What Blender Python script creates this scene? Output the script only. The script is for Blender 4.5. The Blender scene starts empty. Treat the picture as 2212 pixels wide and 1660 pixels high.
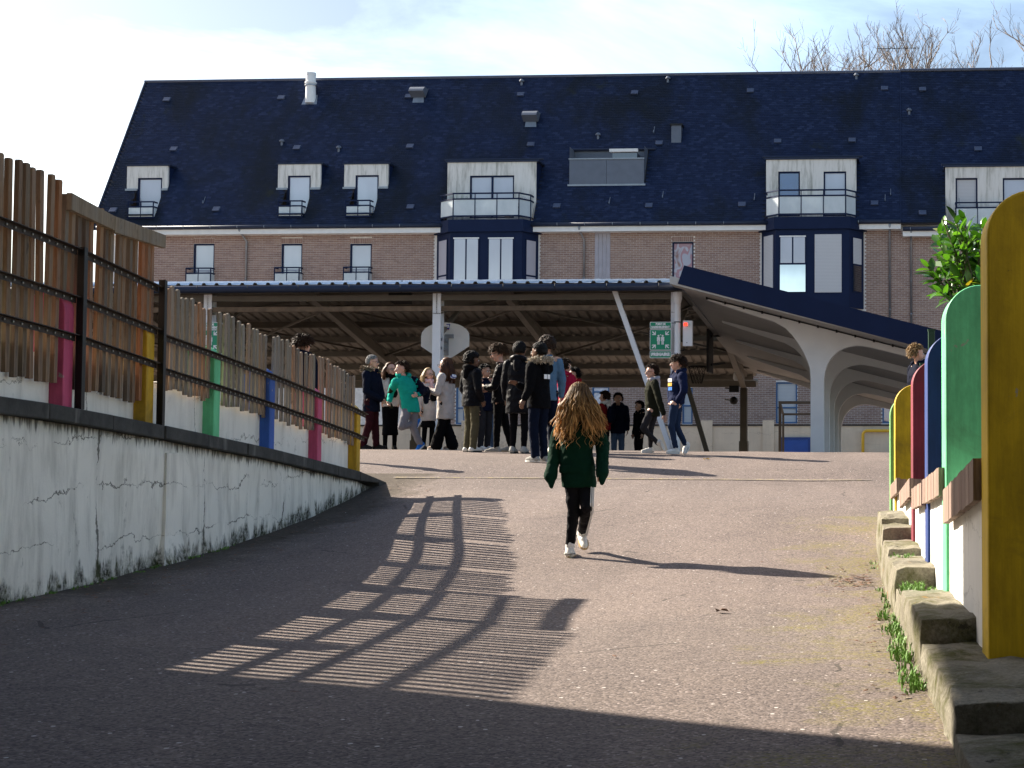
import bpy, bmesh, math, random
import numpy as np
from mathutils import Vector, Matrix, Quaternion

random.seed(7)
R = math.radians
scene = bpy.context.scene
COL = scene.collection

# ------------------------------------------------------------------ camera
EYE = 1.5                      # eye height: z = 1.5 is the level of the lens
FPX = 3072.0                   # focal length in pixels of a 2212 px wide picture
PX, PY, PITCH = 1785.0, 830.0, R(2.516)
cam = bpy.data.cameras.new('camera')
cam.lens = 50.0
cam.sensor_width = 36.0
cam.shift_x = -(PX - 1106.0) / 2212.0
cam.clip_end = 3000
camo = bpy.data.objects.new('camera', cam)
camo.location = (0, 0, EYE)
camo.rotation_euler = (R(90) + PITCH, 0, 0)
COL.objects.link(camo)
scene.camera = camo

# ------------------------------------------------------------------ sky and sun
SUN_AZ = Vector((-0.8836, 0.468, 0)).normalized()
SUN_EL = R(32.5)
world = bpy.data.worlds.new('World')
scene.world = world
world.use_nodes = True
wn, wl = world.node_tree.nodes, world.node_tree.links
for n in list(wn): wn.remove(n)
wout = wn.new('ShaderNodeOutputWorld')
wbg = wn.new('ShaderNodeBackground')
sky = wn.new('ShaderNodeTexSky')
sky.sky_type = 'NISHITA'
sky.sun_disc = False
sky.sun_elevation = SUN_EL
sky.sun_rotation = math.atan2(SUN_AZ.x, SUN_AZ.y)
sky.air_density = 1.0
sky.dust_density = 1.8
sky.ozone_density = 1.4
# thin cirrus drifting over the whole sky
wtc = wn.new('ShaderNodeTexCoord')
wmap = wn.new('ShaderNodeMapping')
wmap.inputs['Scale'].default_value = (1.3, 1.0, 4.6)
wmap.inputs['Rotation'].default_value = (0.25, 0.1, 0.5)
wnoise = wn.new('ShaderNodeTexNoise')
wnoise.inputs['Scale'].default_value = 2.6
wnoise.inputs['Detail'].default_value = 9
wnoise.inputs['Roughness'].default_value = 0.58
wnoise.inputs['Distortion'].default_value = 0.55
wramp = wn.new('ShaderNodeValToRGB')
wramp.color_ramp.elements[0].position = 0.40
wramp.color_ramp.elements[1].position = 0.72
wmix = wn.new('ShaderNodeMixRGB')
wmix.blend_type = 'MIX'
wboost = wn.new('ShaderNodeMixRGB')
wboost.blend_type = 'MULTIPLY'
wboost.inputs['Fac'].default_value = 1.0
wboost.inputs['Color2'].default_value = (2.9, 2.8, 2.6, 1)
wl.new(wtc.outputs['Generated'], wmap.inputs['Vector'])
wl.new(wmap.outputs[0], wnoise.inputs['Vector'])
wl.new(wnoise.outputs['Fac'], wramp.inputs['Fac'])
wfac = wn.new('ShaderNodeMath'); wfac.operation = 'MULTIPLY'; wfac.inputs[1].default_value = 0.7
wl.new(wramp.outputs['Color'], wfac.inputs[0])
wl.new(sky.outputs['Color'], wboost.inputs['Color1'])
wl.new(wfac.outputs[0], wmix.inputs['Fac'])
wl.new(sky.outputs['Color'], wmix.inputs['Color1'])
wl.new(wboost.outputs['Color'], wmix.inputs['Color2'])
wl.new(wmix.outputs['Color'], wbg.inputs['Color'])
wbg.inputs['Strength'].default_value = 0.050
wl.new(wbg.outputs['Background'], wout.inputs['Surface'])

sun = bpy.data.lights.new('sun', 'SUN')
sun.energy = 5.0
sun.angle = R(0.5)
sun.color = (1.0, 0.90, 0.76)
suno = bpy.data.objects.new('sun', sun)
sdir = Vector((SUN_AZ.x * math.cos(SUN_EL), SUN_AZ.y * math.cos(SUN_EL), math.sin(SUN_EL)))
suno.rotation_euler = sdir.to_track_quat('Z', 'Y').to_euler()
suno.location = sdir * 60
COL.objects.link(suno)

scene.view_settings.view_transform = 'Standard'
scene.view_settings.look = 'None'
scene.view_settings.gamma = 1.0
scene.view_settings.use_curve_mapping = False
scene.view_settings.exposure = 1.70

# ------------------------------------------------------------------ measuring helpers
FWD = Vector((0, math.cos(PITCH), math.sin(PITCH)))
UPV = Vector((0, -math.sin(PITCH), math.cos(PITCH)))
def ray(px, py):
    return Vector((1, 0, 0)) * ((px - PX) / FPX) + UPV * (-(py - PY) / FPX) + FWD
def at(px, py, d):
    """the point seen at (px, py) that stands d metres ahead"""
    r = ray(px, py)
    return Vector((0, 0, EYE)) + r * (d / r.y)

_gd = np.array([-40, -10, 0, 6, 9, 11, 13, 15, 17.3, 19.5, 21.5, 23.5, 26.0, 28.0, 34, 42, 50, 60, 90, 600.0])
_gz = np.array([-1.16, -1.1, -1.06, -1.085, -1.125, -1.115, -1.06, -0.975, -0.80, -0.53, -0.27, -0.13, -0.075, -0.11, -0.47, -0.98, -1.42, -1.5, -1.5, -1.5])
def _pchip(xk, yk):
    h = np.diff(xk); dl = np.diff(yk) / h
    m = np.zeros_like(yk)
    m[0], m[-1] = dl[0], dl[-1]
    for i in range(1, len(xk) - 1):
        if dl[i-1] * dl[i] <= 0: m[i] = 0
        else:
            w1, w2 = 2*h[i] + h[i-1], h[i] + 2*h[i-1]
            m[i] = (w1 + w2) / (w1 / dl[i-1] + w2 / dl[i])
    def f(x):
        x = np.asarray(x, float)
        i = np.clip(np.searchsorted(xk, x) - 1, 0, len(xk) - 2)
        t = (x - xk[i]) / h[i]
        return ((1+2*t)*(1-t)**2*yk[i] + t*(1-t)**2*h[i]*m[i] + t*t*(3-2*t)*yk[i+1] + t*t*(t-1)*h[i]*m[i+1])
    return f
_gf = _pchip(_gd, _gz)
_gm = _gz.copy()                 # the middle of the ramp stands a little higher than its left foot
for _i, _d in enumerate(_gd):
    for _k, _v in ((13, -1.035), (15, -.86), (17.3, -.655), (19.5, -.515)):
        if _d == _k: _gm[_i] = _v
_gmf = _pchip(_gd, _gm)
def ground(x, y):
    """height of the ramp and yard at a place"""
    b = min(1, max(0, (x + 5.7)/1.5)); b = b*b*(3 - 2*b)
    z = float(_gf(y))*(1 - b) + float(_gmf(y))*b + EYE
    k = min(1, max(0, (y - 8) / 10))
    return z - 0.006 * k * max(-9, min(6, x + 4.5))

class Frame:
    """a plan frame: u to the right, w away from the camera, z up"""
    def __init__(s, o, yaw):
        s.o = Vector((o[0], o[1], 0)); c, n = math.cos(yaw), math.sin(yaw)
        s.u = Vector((c, -n, 0)); s.w = Vector((n, c, 0)); s.yaw = yaw
    def P(s, u, w, z): return s.o + s.u * u + s.w * w + Vector((0, 0, z))
    def pix(s, px, py, w=0.0):
        r = ray(px, py); c = Vector((0, 0, EYE))
        t = ((s.o + s.w * w - c).dot(s.w)) / r.dot(s.w)
        p = c + r * t
        return (p - s.o).dot(s.u), p.z

# ------------------------------------------------------------------ mesh helpers
class MB:
    def __init__(s): s.v = []; s.f = []; s.m = []; s.cur = 0
    def add(s, vs, fs):
        o = len(s.v); s.v.extend([tuple(p) for p in vs])
        for f in fs: s.f.append(tuple(i + o for i in f)); s.m.append(s.cur)
        return s
    def hexa(s, p):      # 8 points: bottom 4 ccw, top 4 ccw
        return s.add(p, [(3,2,1,0),(4,5,6,7),(0,1,5,4),(1,2,6,5),(2,3,7,6),(3,0,4,7)])
    def box(s, x0, x1, y0, y1, z0, z1):
        return s.hexa([(x0,y0,z0),(x1,y0,z0),(x1,y1,z0),(x0,y1,z0),(x0,y0,z1),(x1,y0,z1),(x1,y1,z1),(x0,y1,z1)])
    def fbox(s, fr, u0, u1, w0, w1, z0, z1):
        return s.hexa([fr.P(u0,w0,z0),fr.P(u1,w0,z0),fr.P(u1,w1,z0),fr.P(u0,w1,z0),fr.P(u0,w0,z1),fr.P(u1,w0,z1),fr.P(u1,w1,z1),fr.P(u0,w1,z1)])
    def quad(s, a, b, c, d): return s.add([a,b,c,d], [(0,1,2,3)])
    def prism(s, poly, ext):
        """poly: list of points, ext: extrusion vector"""
        n = len(poly); e = Vector(ext)
        vs = [Vector(p) for p in poly] + [Vector(p) + e for p in poly]
        fs = [tuple(range(n - 1, -1, -1)), tuple(range(n, 2*n))]
        fs += [(i, (i+1) % n, n + (i+1) % n, n + i) for i in range(n)]
        return s.add(vs, fs)
    def bar(s, a, b, w, h=None, up=(0,0,1)):
        """square bar from a to b"""
        a, b = Vector(a), Vector(b); h = h or w
        d = (b - a).normalized(); u = Vector(up)
        if abs(d.dot(u)) > .98: u = Vector((1,0,0))
        r = d.cross(u).normalized() * (w/2); t = r.cross(d).normalized() * (h/2)
        return s.hexa([a-r-t,a+r-t,b+r-t,b-r-t,a-r+t,a+r+t,b+r+t,b-r+t])
    def tube(s, pts, rad, n=8, cap=True, closed=False):
        pts = [Vector(p) for p in pts]
        if not isinstance(rad, (list, tuple)): rad = [rad]*len(pts)
        m = len(pts); vs = []; prev = None
        for i, p in enumerate(pts):
            if closed: d = pts[(i+1) % m] - pts[i-1]
            else: d = pts[min(i+1, m-1)] - pts[max(i-1, 0)]
            if d.length < 1e-9: d = Vector((0,0,1))
            d.normalize()
            if prev is None:
                a = Vector((0,0,1)) if abs(d.z) < .9 else Vector((1,0,0))
                prev = d.cross(a).normalized()
            prev = (prev - d * prev.dot(d))
            if prev.length < 1e-6: prev = d.orthogonal()
            prev.normalize(); q = d.cross(prev)
            for k in range(n):
                an = 2*math.pi*k/n
                vs.append(p + (prev*math.cos(an) + q*math.sin(an)) * rad[i])
        fs = []
        for i in range(m if closed else m-1):
            j = (i+1) % m
            for k in range(n): fs.append((i*n+k, i*n+(k+1) % n, j*n+(k+1) % n, j*n+k))
        if cap and not closed:
            fs.append(tuple(range(n-1,-1,-1))); fs.append(tuple(range((m-1)*n, m*n)))
        return s.add(vs, fs)
    def lathe(s, base, prof, n=16, axis=(0,0,1)):
        q = Vector((0,0,1)).rotation_difference(Vector(axis)); vs = []
        base = Vector(base)
        for r, h in prof:
            for k in range(n):
                a = 2*math.pi*k/n
                vs.append(base + q @ Vector((r*math.cos(a), r*math.sin(a), h)))
        fs = []
        for i in range(len(prof)-1):
            for k in range(n): fs.append((i*n+k, i*n+(k+1) % n, (i+1)*n+(k+1) % n, (i+1)*n+k))
        fs.append(tuple(range(n-1,-1,-1))); fs.append(tuple(range((len(prof)-1)*n, len(prof)*n)))
        return s.add(vs, fs)
    def blob(s, c, r, sub=1):
        """small ellipsoid"""
        c = Vector(c)
        if not isinstance(r, (list, tuple)): r = (r,r,r)
        n, m = 6 + 4*sub, 4 + 2*sub; vs = []; fs = []
        for i in range(1, m):
            t = math.pi*i/m
            for k in range(n):
                a = 2*math.pi*k/n
                vs.append(c + Vector((r[0]*math.sin(t)*math.cos(a), r[1]*math.sin(t)*math.sin(a), r[2]*math.cos(t))))
        top, bot = len(vs), len(vs)+1
        vs += [c + Vector((0,0,r[2])), c - Vector((0,0,r[2]))]
        for i in range(m-2):
            for k in range(n): fs.append((i*n+k, (i+1)*n+k, (i+1)*n+(k+1) % n, i*n+(k+1) % n))
        for k in range(n):
            fs.append((top, k, (k+1) % n)); fs.append((bot, (m-2)*n+(k+1) % n, (m-2)*n+k))
        return s.add(vs, fs)
    def build(s, name, mat, parent=None, smooth=False, bevel=0, kind=None, origin=None):
        me = bpy.data.meshes.new(name)
        o = Vector((0,0,0))
        if parent is not None: o = Vector(parent['_o'])
        elif origin is not None: o = Vector(origin)
        me.from_pydata([(p[0]-o.x, p[1]-o.y, p[2]-o.z) for p in s.v], [], s.f)
        mats = mat if isinstance(mat, (list, tuple)) else [mat]
        for m_ in mats: me.materials.append(m_)
        if len(mats) > 1: me.polygons.foreach_set('material_index', s.m)
        if smooth: me.polygons.foreach_set('use_smooth', [True]*len(me.polygons))
        me.update()
        ob = bpy.data.objects.new(name, me); COL.objects.link(ob)
        if parent is None: ob.location = o
        else: ob.parent = parent
        ob['_o'] = tuple(o)
        if bevel:
            b = ob.modifiers.new('bevel', 'BEVEL'); b.width = bevel; b.segments = 2; b.limit_method = 'ANGLE'; b.angle_limit = R(40)
        if kind: ob['kind'] = kind
        return ob

def tag(o, label=None, cat=None, group=None, kind=None):
    if label: o['label'] = label
    if cat: o['category'] = cat
    if group: o['group'] = group
    if kind: o['kind'] = kind
    return o
def thing(name, loc, label, cat, group=None):
    o = bpy.data.objects.new(name, None); COL.objects.link(o)
    o.location = loc; o['_o'] = tuple(loc); o.empty_display_size = .2
    return tag(o, label, cat, group)
def inst(name, mesh, parent, loc, rot=(0,0,0), scale=(1,1,1)):
    """one more object that shares mesh data; loc in world space"""
    o = bpy.data.objects.new(name, mesh); COL.objects.link(o)
    p = Vector(loc)
    if parent is not None:
        o.parent = parent; p = p - Vector(parent['_o'])
    o.location = p; o.rotation_euler = rot; o.scale = scale
    o['_o'] = tuple(loc)
    return o

# ------------------------------------------------------------------ material helpers
class NT:
    def __init__(s, name):
        s.mat = bpy.data.materials.new(name); s.mat.use_nodes = True
        s.n = s.mat.node_tree.nodes; s.l = s.mat.node_tree.links
        s.b = s.n['Principled BSDF']
        s.tc = None
    def coord(s, which='Object', scale=(1,1,1), rot=(0,0,0)):
        tc = s.n.new('ShaderNodeTexCoord'); mp = s.n.new('ShaderNodeMapping')
        mp.inputs['Scale'].default_value = scale; mp.inputs['Rotation'].default_value = rot
        s.l.new(tc.outputs[which], mp.inputs['Vector']); return mp.outputs[0]
    def world(s, scale=(1,1,1), rot=(0,0,0)):
        g = s.n.new('ShaderNodeNewGeometry'); mp = s.n.new('ShaderNodeMapping')
        mp.inputs['Scale'].default_value = scale; mp.inputs['Rotation'].default_value = rot
        s.l.new(g.outputs['Position'], mp.inputs['Vector']); return mp.outputs[0]
    def noise(s, vec, scale, detail=4, rough=.55, dist=0):
        t = s.n.new('ShaderNodeTexNoise')
        t.inputs['Scale'].default_value = scale; t.inputs['Detail'].default_value = detail
        t.inputs['Roughness'].default_value = rough; t.inputs['Distortion'].default_value = dist
        s.l.new(vec, t.inputs['Vector']); return t.outputs['Fac']
    def voronoi(s, vec, scale, feature='F1', out='Distance'):
        t = s.n.new('ShaderNodeTexVoronoi'); t.feature = feature
        t.inputs['Scale'].default_value = scale
        s.l.new(vec, t.inputs['Vector']); return t.outputs[out]
    def ramp(s, fac, stops):
        r = s.n.new('ShaderNodeValToRGB'); e = r.color_ramp.elements
        while len(e) > 1: e.remove(e[0])
        e[0].position = stops[0][0]; e[0].color = (*stops[0][1], 1) if len(stops[0][1]) == 3 else stops[0][1]
        for p, c in stops[1:]:
            x = e.new(p); x.color = (*c, 1) if len(c) == 3 else c
        s.l.new(fac, r.inputs['Fac']); return r.outputs['Color']
    def mix(s, fac, a, b, mode='MIX'):
        m = s.n.new('ShaderNodeMixRGB'); m.blend_type = mode
        for k, v in (('Fac', fac), ('Color1', a), ('Color2', b)):
            if hasattr(v, 'links') or hasattr(v, 'is_linked'): s.l.new(v, m.inputs[k])
            elif k == 'Fac': m.inputs[k].default_value = v
            else: m.inputs[k].default_value = (*v, 1) if len(v) == 3 else v
        return m.outputs['Color']
    def math(s, op, a, b=0.0, c=0.0):
        m = s.n.new('ShaderNodeMath'); m.operation = op
        for i, v in enumerate((a, b, c)):
            if hasattr(v, 'is_linked'): s.l.new(v, m.inputs[i])
            else: m.inputs[i].default_value = v
        return m.outputs[0]
    def rand(s):
        return s.n.new('ShaderNodeObjectInfo').outputs['Random']
    def island(s):
        return s.n.new('ShaderNodeNewGeometry').outputs['Random Per Island']
    def sep(s, vec):
        x = s.n.new('ShaderNodeSeparateXYZ'); s.l.new(vec, x.inputs[0]); return x.outputs
    def bump(s, h, strength=.3, dist=.01):
        b = s.n.new('ShaderNodeBump'); b.inputs['Strength'].default_value = strength; b.inputs['Distance'].default_value = dist
        s.l.new(h, b.inputs['Height']); s.l.new(b.outputs['Normal'], s.b.inputs['Normal'])
    def set(s, color=None, rough=None, metal=None, spec=None, **kw):
        for k, v in (('Base Color', color), ('Roughness', rough), ('Metallic', metal), ('Specular IOR Level', spec)):
            if v is None: continue
            if hasattr(v, 'is_linked'): s.l.new(v, s.b.inputs[k])
            elif k == 'Base Color': s.b.inputs[k].default_value = (*v, 1)
            else: s.b.inputs[k].default_value = v
        for k, v in kw.items(): s.b.inputs[k].default_value = v
        return s.mat

def simple(name, col, rough=.7, metal=0, var=.18, scale=9, bump=.15, dist=.004, spec=None, stretch=(1,1,1)):
    t = NT(name); v = t.coord('Object', stretch)
    n = t.noise(v, scale, 6, .6)
    c = t.ramp(n, [(.25, tuple(x*(1-var) for x in col)), (.75, tuple(min(1, x*(1+var)) for x in col))])
    if bump: t.bump(n, bump, dist)
    return t.set(c, rough, metal, spec)
# ================================================================== materials of the site
def mat_asphalt():
    t = NT('red_asphalt'); p = t.world()
    big = t.noise(p, .35, 5, .6, .4); mid = t.noise(p, 2.3, 6, .65)
    base = t.ramp(big, [(.3, (.132, .108, .099)), (.55, (.172, .141, .128)), (.75, (.148, .125, .117))])
    base = t.mix(t.ramp(mid, [(.35, (0,0,0)), (.7, (1,1,1))]), base, (.182, .149, .132))
    # worn wheel tracks, old patches and oily stains
    tr_ = t.noise(t.world((1.3, .12, 1)), 1.1, 5, .6, .3); base = t.mix(t.math('MULTIPLY', t.ramp(tr_, [(.40, (0,0,0)), (.68, (1,1,1))]), .38), base, (.105, .088, .082))
    pa = t.n.new('ShaderNodeTexVoronoi'); pa.inputs['Scale'].default_value = .33; wv = t.n.new('ShaderNodeMixRGB'); wv.inputs['Fac'].default_value = .08; t.l.new(p, wv.inputs['Color1'])
    wz = t.n.new('ShaderNodeTexNoise'); wz.inputs['Scale'].default_value = 2; wz.inputs['Detail'].default_value = 5; t.l.new(p, wz.inputs['Vector']); t.l.new(wz.outputs['Color'], wv.inputs['Color2']); t.l.new(wv.outputs[0], pa.inputs['Vector'])
    pc = t.n.new('ShaderNodeSeparateColor'); t.l.new(pa.outputs['Color'], pc.inputs[0]); base = t.mix(t.math('MULTIPLY', t.math('GREATER_THAN', pc.outputs[0], .72), .30), base, (.115, .098, .092))
    st = t.noise(p, 3.7, 6, .7, .5); base = t.mix(t.math('MULTIPLY', t.ramp(st, [(.60, (0,0,0)), (.72, (1,1,1))]), .42), base, (.07, .06, .055))
    # aggregate grains
    v = t.n.new('ShaderNodeTexVoronoi'); v.inputs['Scale'].default_value = 85; t.l.new(p, v.inputs['Vector'])
    g = t.n.new('ShaderNodeSeparateColor'); t.l.new(v.outputs['Color'], g.inputs[0])
    grain = t.ramp(g.outputs[0], [(0, (.5,.5,.52)), (.45, (.97,.95,.94)), (.8, (1.15,1.12,1.08)), (.93, (1.3,1.3,1.3)), (1, (1.9,1.9,1.9))])
    base = t.mix(1, base, grain, 'MULTIPLY')
    # sparse pale stones
    v2 = t.n.new('ShaderNodeTexVoronoi'); v2.inputs['Scale'].default_value = 21; t.l.new(p, v2.inputs['Vector'])
    g2 = t.n.new('ShaderNodeSeparateColor'); t.l.new(v2.outputs['Color'], g2.inputs[0])
    pale = t.math('MULTIPLY', t.math('GREATER_THAN', g2.outputs[1], .955), t.math('LESS_THAN', v2.outputs['Distance'], .20))
    base = t.mix(pale, base, (.5, .46, .43))
    # fine cracks
    cr = t.n.new('ShaderNodeTexVoronoi'); cr.feature = 'DISTANCE_TO_EDGE'; cr.inputs['Scale'].default_value = .42
    wob = t.n.new('ShaderNodeMixRGB'); wob.inputs['Fac'].default_value = .16; t.l.new(p, wob.inputs['Color1'])
    nz = t.n.new('ShaderNodeTexNoise'); nz.inputs['Scale'].default_value = 3; nz.inputs['Detail'].default_value = 6; t.l.new(p, nz.inputs['Vector'])
    t.l.new(nz.outputs['Color'], wob.inputs['Color2']); t.l.new(wob.outputs[0], cr.inputs['Vector'])
    crack = t.math('LESS_THAN', cr.outputs['Distance'], .004)
    crack = t.math('MULTIPLY', crack, t.math('GREATER_THAN', t.noise(p, .9, 3), .60))
    base = t.mix(t.math('MULTIPLY', crack, .7), base, (.05, .045, .04))
    # moss that grew out from the kerb stones on the right, soil under the wall on the left
    s = t.sep(p)
    nm = t.noise(t.world((1, 1, 1)), 1.3, 7, .7, .6)
    edge = t.math('MULTIPLY_ADD', s[0], .62, .62)           # 0 at x=-1, ~.9 at the kerb
    m = t.math('ADD', edge, t.math('MULTIPLY', t.math('SUBTRACT', nm, .5), 3.2))
    mask = t.ramp(m, [(.55, (0,0,0)), (1.0, (1,1,1))])
    far = t.math('LESS_THAN', s[1], 16.0)
    fine = t.ramp(t.noise(p, 38, 4, .7), [(.42, (0,0,0)), (.6, (1,1,1))])
    moss = t.math('MULTIPLY', t.math('MULTIPLY', mask, far), fine)
    base = t.mix(t.math('MULTIPLY', moss, .75), base, (.17, .15, .03))
    el = t.math('MULTIPLY_ADD', s[0], -.8, -4.05)           # rises towards the wall at x ~ -5.8
    ms = t.math('ADD', el, t.math('MULTIPLY', t.math('SUBTRACT', nm, .5), 1.6))
    soil = t.math('MULTIPLY', t.ramp(ms, [(.15, (0,0,0)), (.6, (1,1,1))]), t.math('LESS_THAN', s[1], 20.5))
    base = t.mix(t.math('MULTIPLY', soil, .8), base, t.ramp(t.noise(p, 14, 6, .7), [(.3, (.03,.024,.018)), (.7, (.085,.07,.05))]))
    h = t.math('ADD', t.math('MULTIPLY', v.outputs['Distance'], -.9), t.math('MULTIPLY', t.noise(p, 30, 3), .5))
    h = t.math('SUBTRACT', h, t.math('MULTIPLY', crack, 2.0))
    t.bump(h, .5, .005)
    return t.set(base, .9, 0, .12)
M_ASPH = mat_asphalt()

def mat_render(name, col=(.80, .77, .69), dirt=1.0, crackscale=.55):
    """old rendered wall: streaks, cracks, black mould low down where the damp sits"""
    t = NT(name); p = t.world()
    n1 = t.noise(p, .9, 6, .6, .3); n2 = t.noise(t.world((3.2, 3.2, .5)), 2.0, 7, .68)
    c = t.ramp(n1, [(.3, tuple(x*.84 for x in col)), (.6, col), (.8, tuple(min(1, x*1.08) for x in col))])
    streak = t.ramp(n2, [(.46, (0,0,0)), (.76, (1,1,1))])
    c = t.mix(t.math('MULTIPLY', streak, .5*dirt), c, (.19, .175, .14))
    # cracks
    wob = t.n.new('ShaderNodeMixRGB'); wob.inputs['Fac'].default_value = .11; t.l.new(p, wob.inputs['Color1'])
    nz = t.n.new('ShaderNodeTexNoise'); nz.inputs['Scale'].default_value = 5; nz.inputs['Detail'].default_value = 7; t.l.new(p, nz.inputs['Vector'])
    t.l.new(nz.outputs['Color'], wob.inputs['Color2'])
    sp = t.sep(p)
    lv = t.math('ADD', t.math('MULTIPLY', sp[2], 2.4), t.math('MULTIPLY', t.noise(p, 1.3, 7, .68), 1.5))
    dz = t.math('ABSOLUTE', t.math('SUBTRACT', t.math('FRACT', lv), .5))
    wid = t.math('MULTIPLY_ADD', t.noise(p, 1.7, 4), .09, -.038)
    c1 = t.math('LESS_THAN', dz, wid)
    ly = t.math('ADD', t.math('MULTIPLY', sp[1], .47), t.math('MULTIPLY', t.noise(p, 1.9, 7, .7), .12))
    dy = t.math('ABSOLUTE', t.math('SUBTRACT', t.math('FRACT', ly), .5))
    c2 = t.math('LESS_THAN', dy, t.math('MULTIPLY_ADD', t.noise(p, 2.6, 4), .03, -.012))
    crack = t.math('MAXIMUM', c1, c2)
    c = t.mix(t.math('MULTIPLY', crack, .8*dirt), c, (.05, .045, .03))
    # mould spots
    n3 = t.noise(t.world((2.5, 2.5, 1.1)), 2.6, 8, .72, .5)
    spot = t.ramp(n3, [(.60, (0,0,0)), (.70, (1,1,1))])
    spot = t.math('MULTIPLY', spot, t.ramp(t.noise(p, 26, 5, .7), [(.38, (0,0,0)), (.6, (1,1,1))]))
    c = t.mix(t.math('MULTIPLY', spot, .8*dirt), c, (.045, .045, .025))
    t.bump(t.math('ADD', t.noise(p, 40, 5, .6), t.math('MULTIPLY', crack, -1.5)), .35, .008)
    t.cmix = c
    return t, c, p
def finish(tc, rough=.88):
    t, c, p = tc
    return t.set(c, rough, 0, .25)
# retaining wall: damp mould follows the foot of the wall, a stain with its own ragged outline
def mat_retaining():
    t, c, p = mat_render('stained_render')
    at_ = t.n.new('ShaderNodeAttribute'); at_.attribute_name = 'foot'
    n = t.noise(t.world((2.6, 2.6, .8)), 2.2, 8, .72, .4)
    f = t.math('ADD', t.math('MULTIPLY', at_.outputs['Fac'], -3.1), t.math('MULTIPLY_ADD', n, 2.6, -.55))
    m = t.ramp(f, [(.30, (0,0,0)), (.62, (1,1,1))])
    m = t.math('MULTIPLY', m, t.ramp(t.noise(p, 17, 6, .75), [(.33, (.25,.25,.25)), (.55, (1,1,1))]))
    moss = t.ramp(t.noise(p, 9, 5), [(.4, (.028, .026, .02)), (.65, (.05, .058, .018))])
    c = t.mix(m, c, moss)
    # drips under the coping
    at2 = t.n.new('ShaderNodeAttribute'); at2.attribute_name = 'head'
    n2 = t.noise(t.world((6, 6, .7)), 3.4, 6, .7)
    g = t.math('ADD', t.math('MULTIPLY', at2.outputs['Fac'], -6.5), t.math('MULTIPLY_ADD', n2, 3.0, -.75))
    d = t.ramp(g, [(.35, (0,0,0)), (.75, (1,1,1))])
    c = t.mix(t.math('MULTIPLY', d, .85), c, (.06, .05, .035))
    return finish((t, c, p))
M_RWALL = mat_retaining()
M_UWALL = finish(mat_render('upper_render', (.76, .74, .68), .7))
M_WWALL = finish(mat_render('white_render', (.78, .77, .72), .35))
M_BEIGE = finish(mat_render('beige_render', (.64, .57, .45), .3))
def mat_coping():
    t = NT('coping_stone'); p = t.world()
    n = t.noise(p, 5, 7, .65); c = t.ramp(n, [(.3, (.028,.028,.026)), (.7, (.07,.068,.062))])
    c = t.mix(t.ramp(t.noise(t.world((1,1,.2)), 4.5, 5), [(.62, (0,0,0)), (.74, (1,1,1))]), c, (.15, .145, .13))
    t.bump(t.noise(p, 45, 5), .4, .006); return t.set(c, .85, 0, .3)
M_COPE = mat_coping()
def mat_wood(name, cols, grey=.55, rough=.85):
    t = NT(name); v = t.coord('Object', (22, 22, 1.6)); r = t.rand()
    base = t.ramp(r, [(i/max(1, len(cols)-1), c) for i, c in enumerate(cols)])
    n = t.noise(v, 1.6, 8, .68, .5)
    c = t.mix(1, base, t.ramp(n, [(.3, (.42,.40,.38)), (.55, (1,1,1)), (.75, (1.25,1.2,1.15))]), 'MULTIPLY')
    off = t.n.new('ShaderNodeVectorMath'); off.operation = 'ADD'
    t.l.new(t.coord('Object', (5, 5, 1.8)), off.inputs[0])
    cmb = t.n.new('ShaderNodeCombineXYZ')
    for k in range(3): t.l.new(t.math('MULTIPLY', r, 31.0 + 17*k), cmb.inputs[k])
    t.l.new(cmb.outputs[0], off.inputs[1])
    n2 = t.noise(off.outputs[0], 1.0, 6, .65)
    c = t.mix(t.math('MULTIPLY', t.ramp(n2, [(.42, (0,0,0)), (.66, (1,1,1))]), grey), c, (.20, .18, .15))
    c = t.mix(t.ramp(t.noise(off.outputs[0], 2.1, 6, .7), [(.60, (0,0,0)), (.70, (.8,.8,.8))]), c, (.035, .03, .025))
    t.bump(n, .5, .004)
    return t.set(c, rough, 0, .25)
M_SLAT = mat_wood('weathered_wood', [(.19,.12,.07), (.30,.14,.065), (.16,.12,.085), (.33,.13,.055), (.20,.15,.10), (.11,.085,.065), (.27,.16,.085)])
M_SLATG = mat_wood('grey_wood', [(.25,.21,.16), (.20,.17,.13), (.29,.17,.10), (.27,.24,.20), (.16,.13,.10), (.32,.18,.10), (.30,.27,.22)], .6)
M_SLATR = mat_wood('brown_board', [(.30,.20,.16), (.24,.17,.14), (.33,.24,.19), (.20,.14,.11)], .25)
M_BEAM = mat_wood('beam_wood', [(.24,.19,.13), (.20,.16,.12)], .7)
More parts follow.
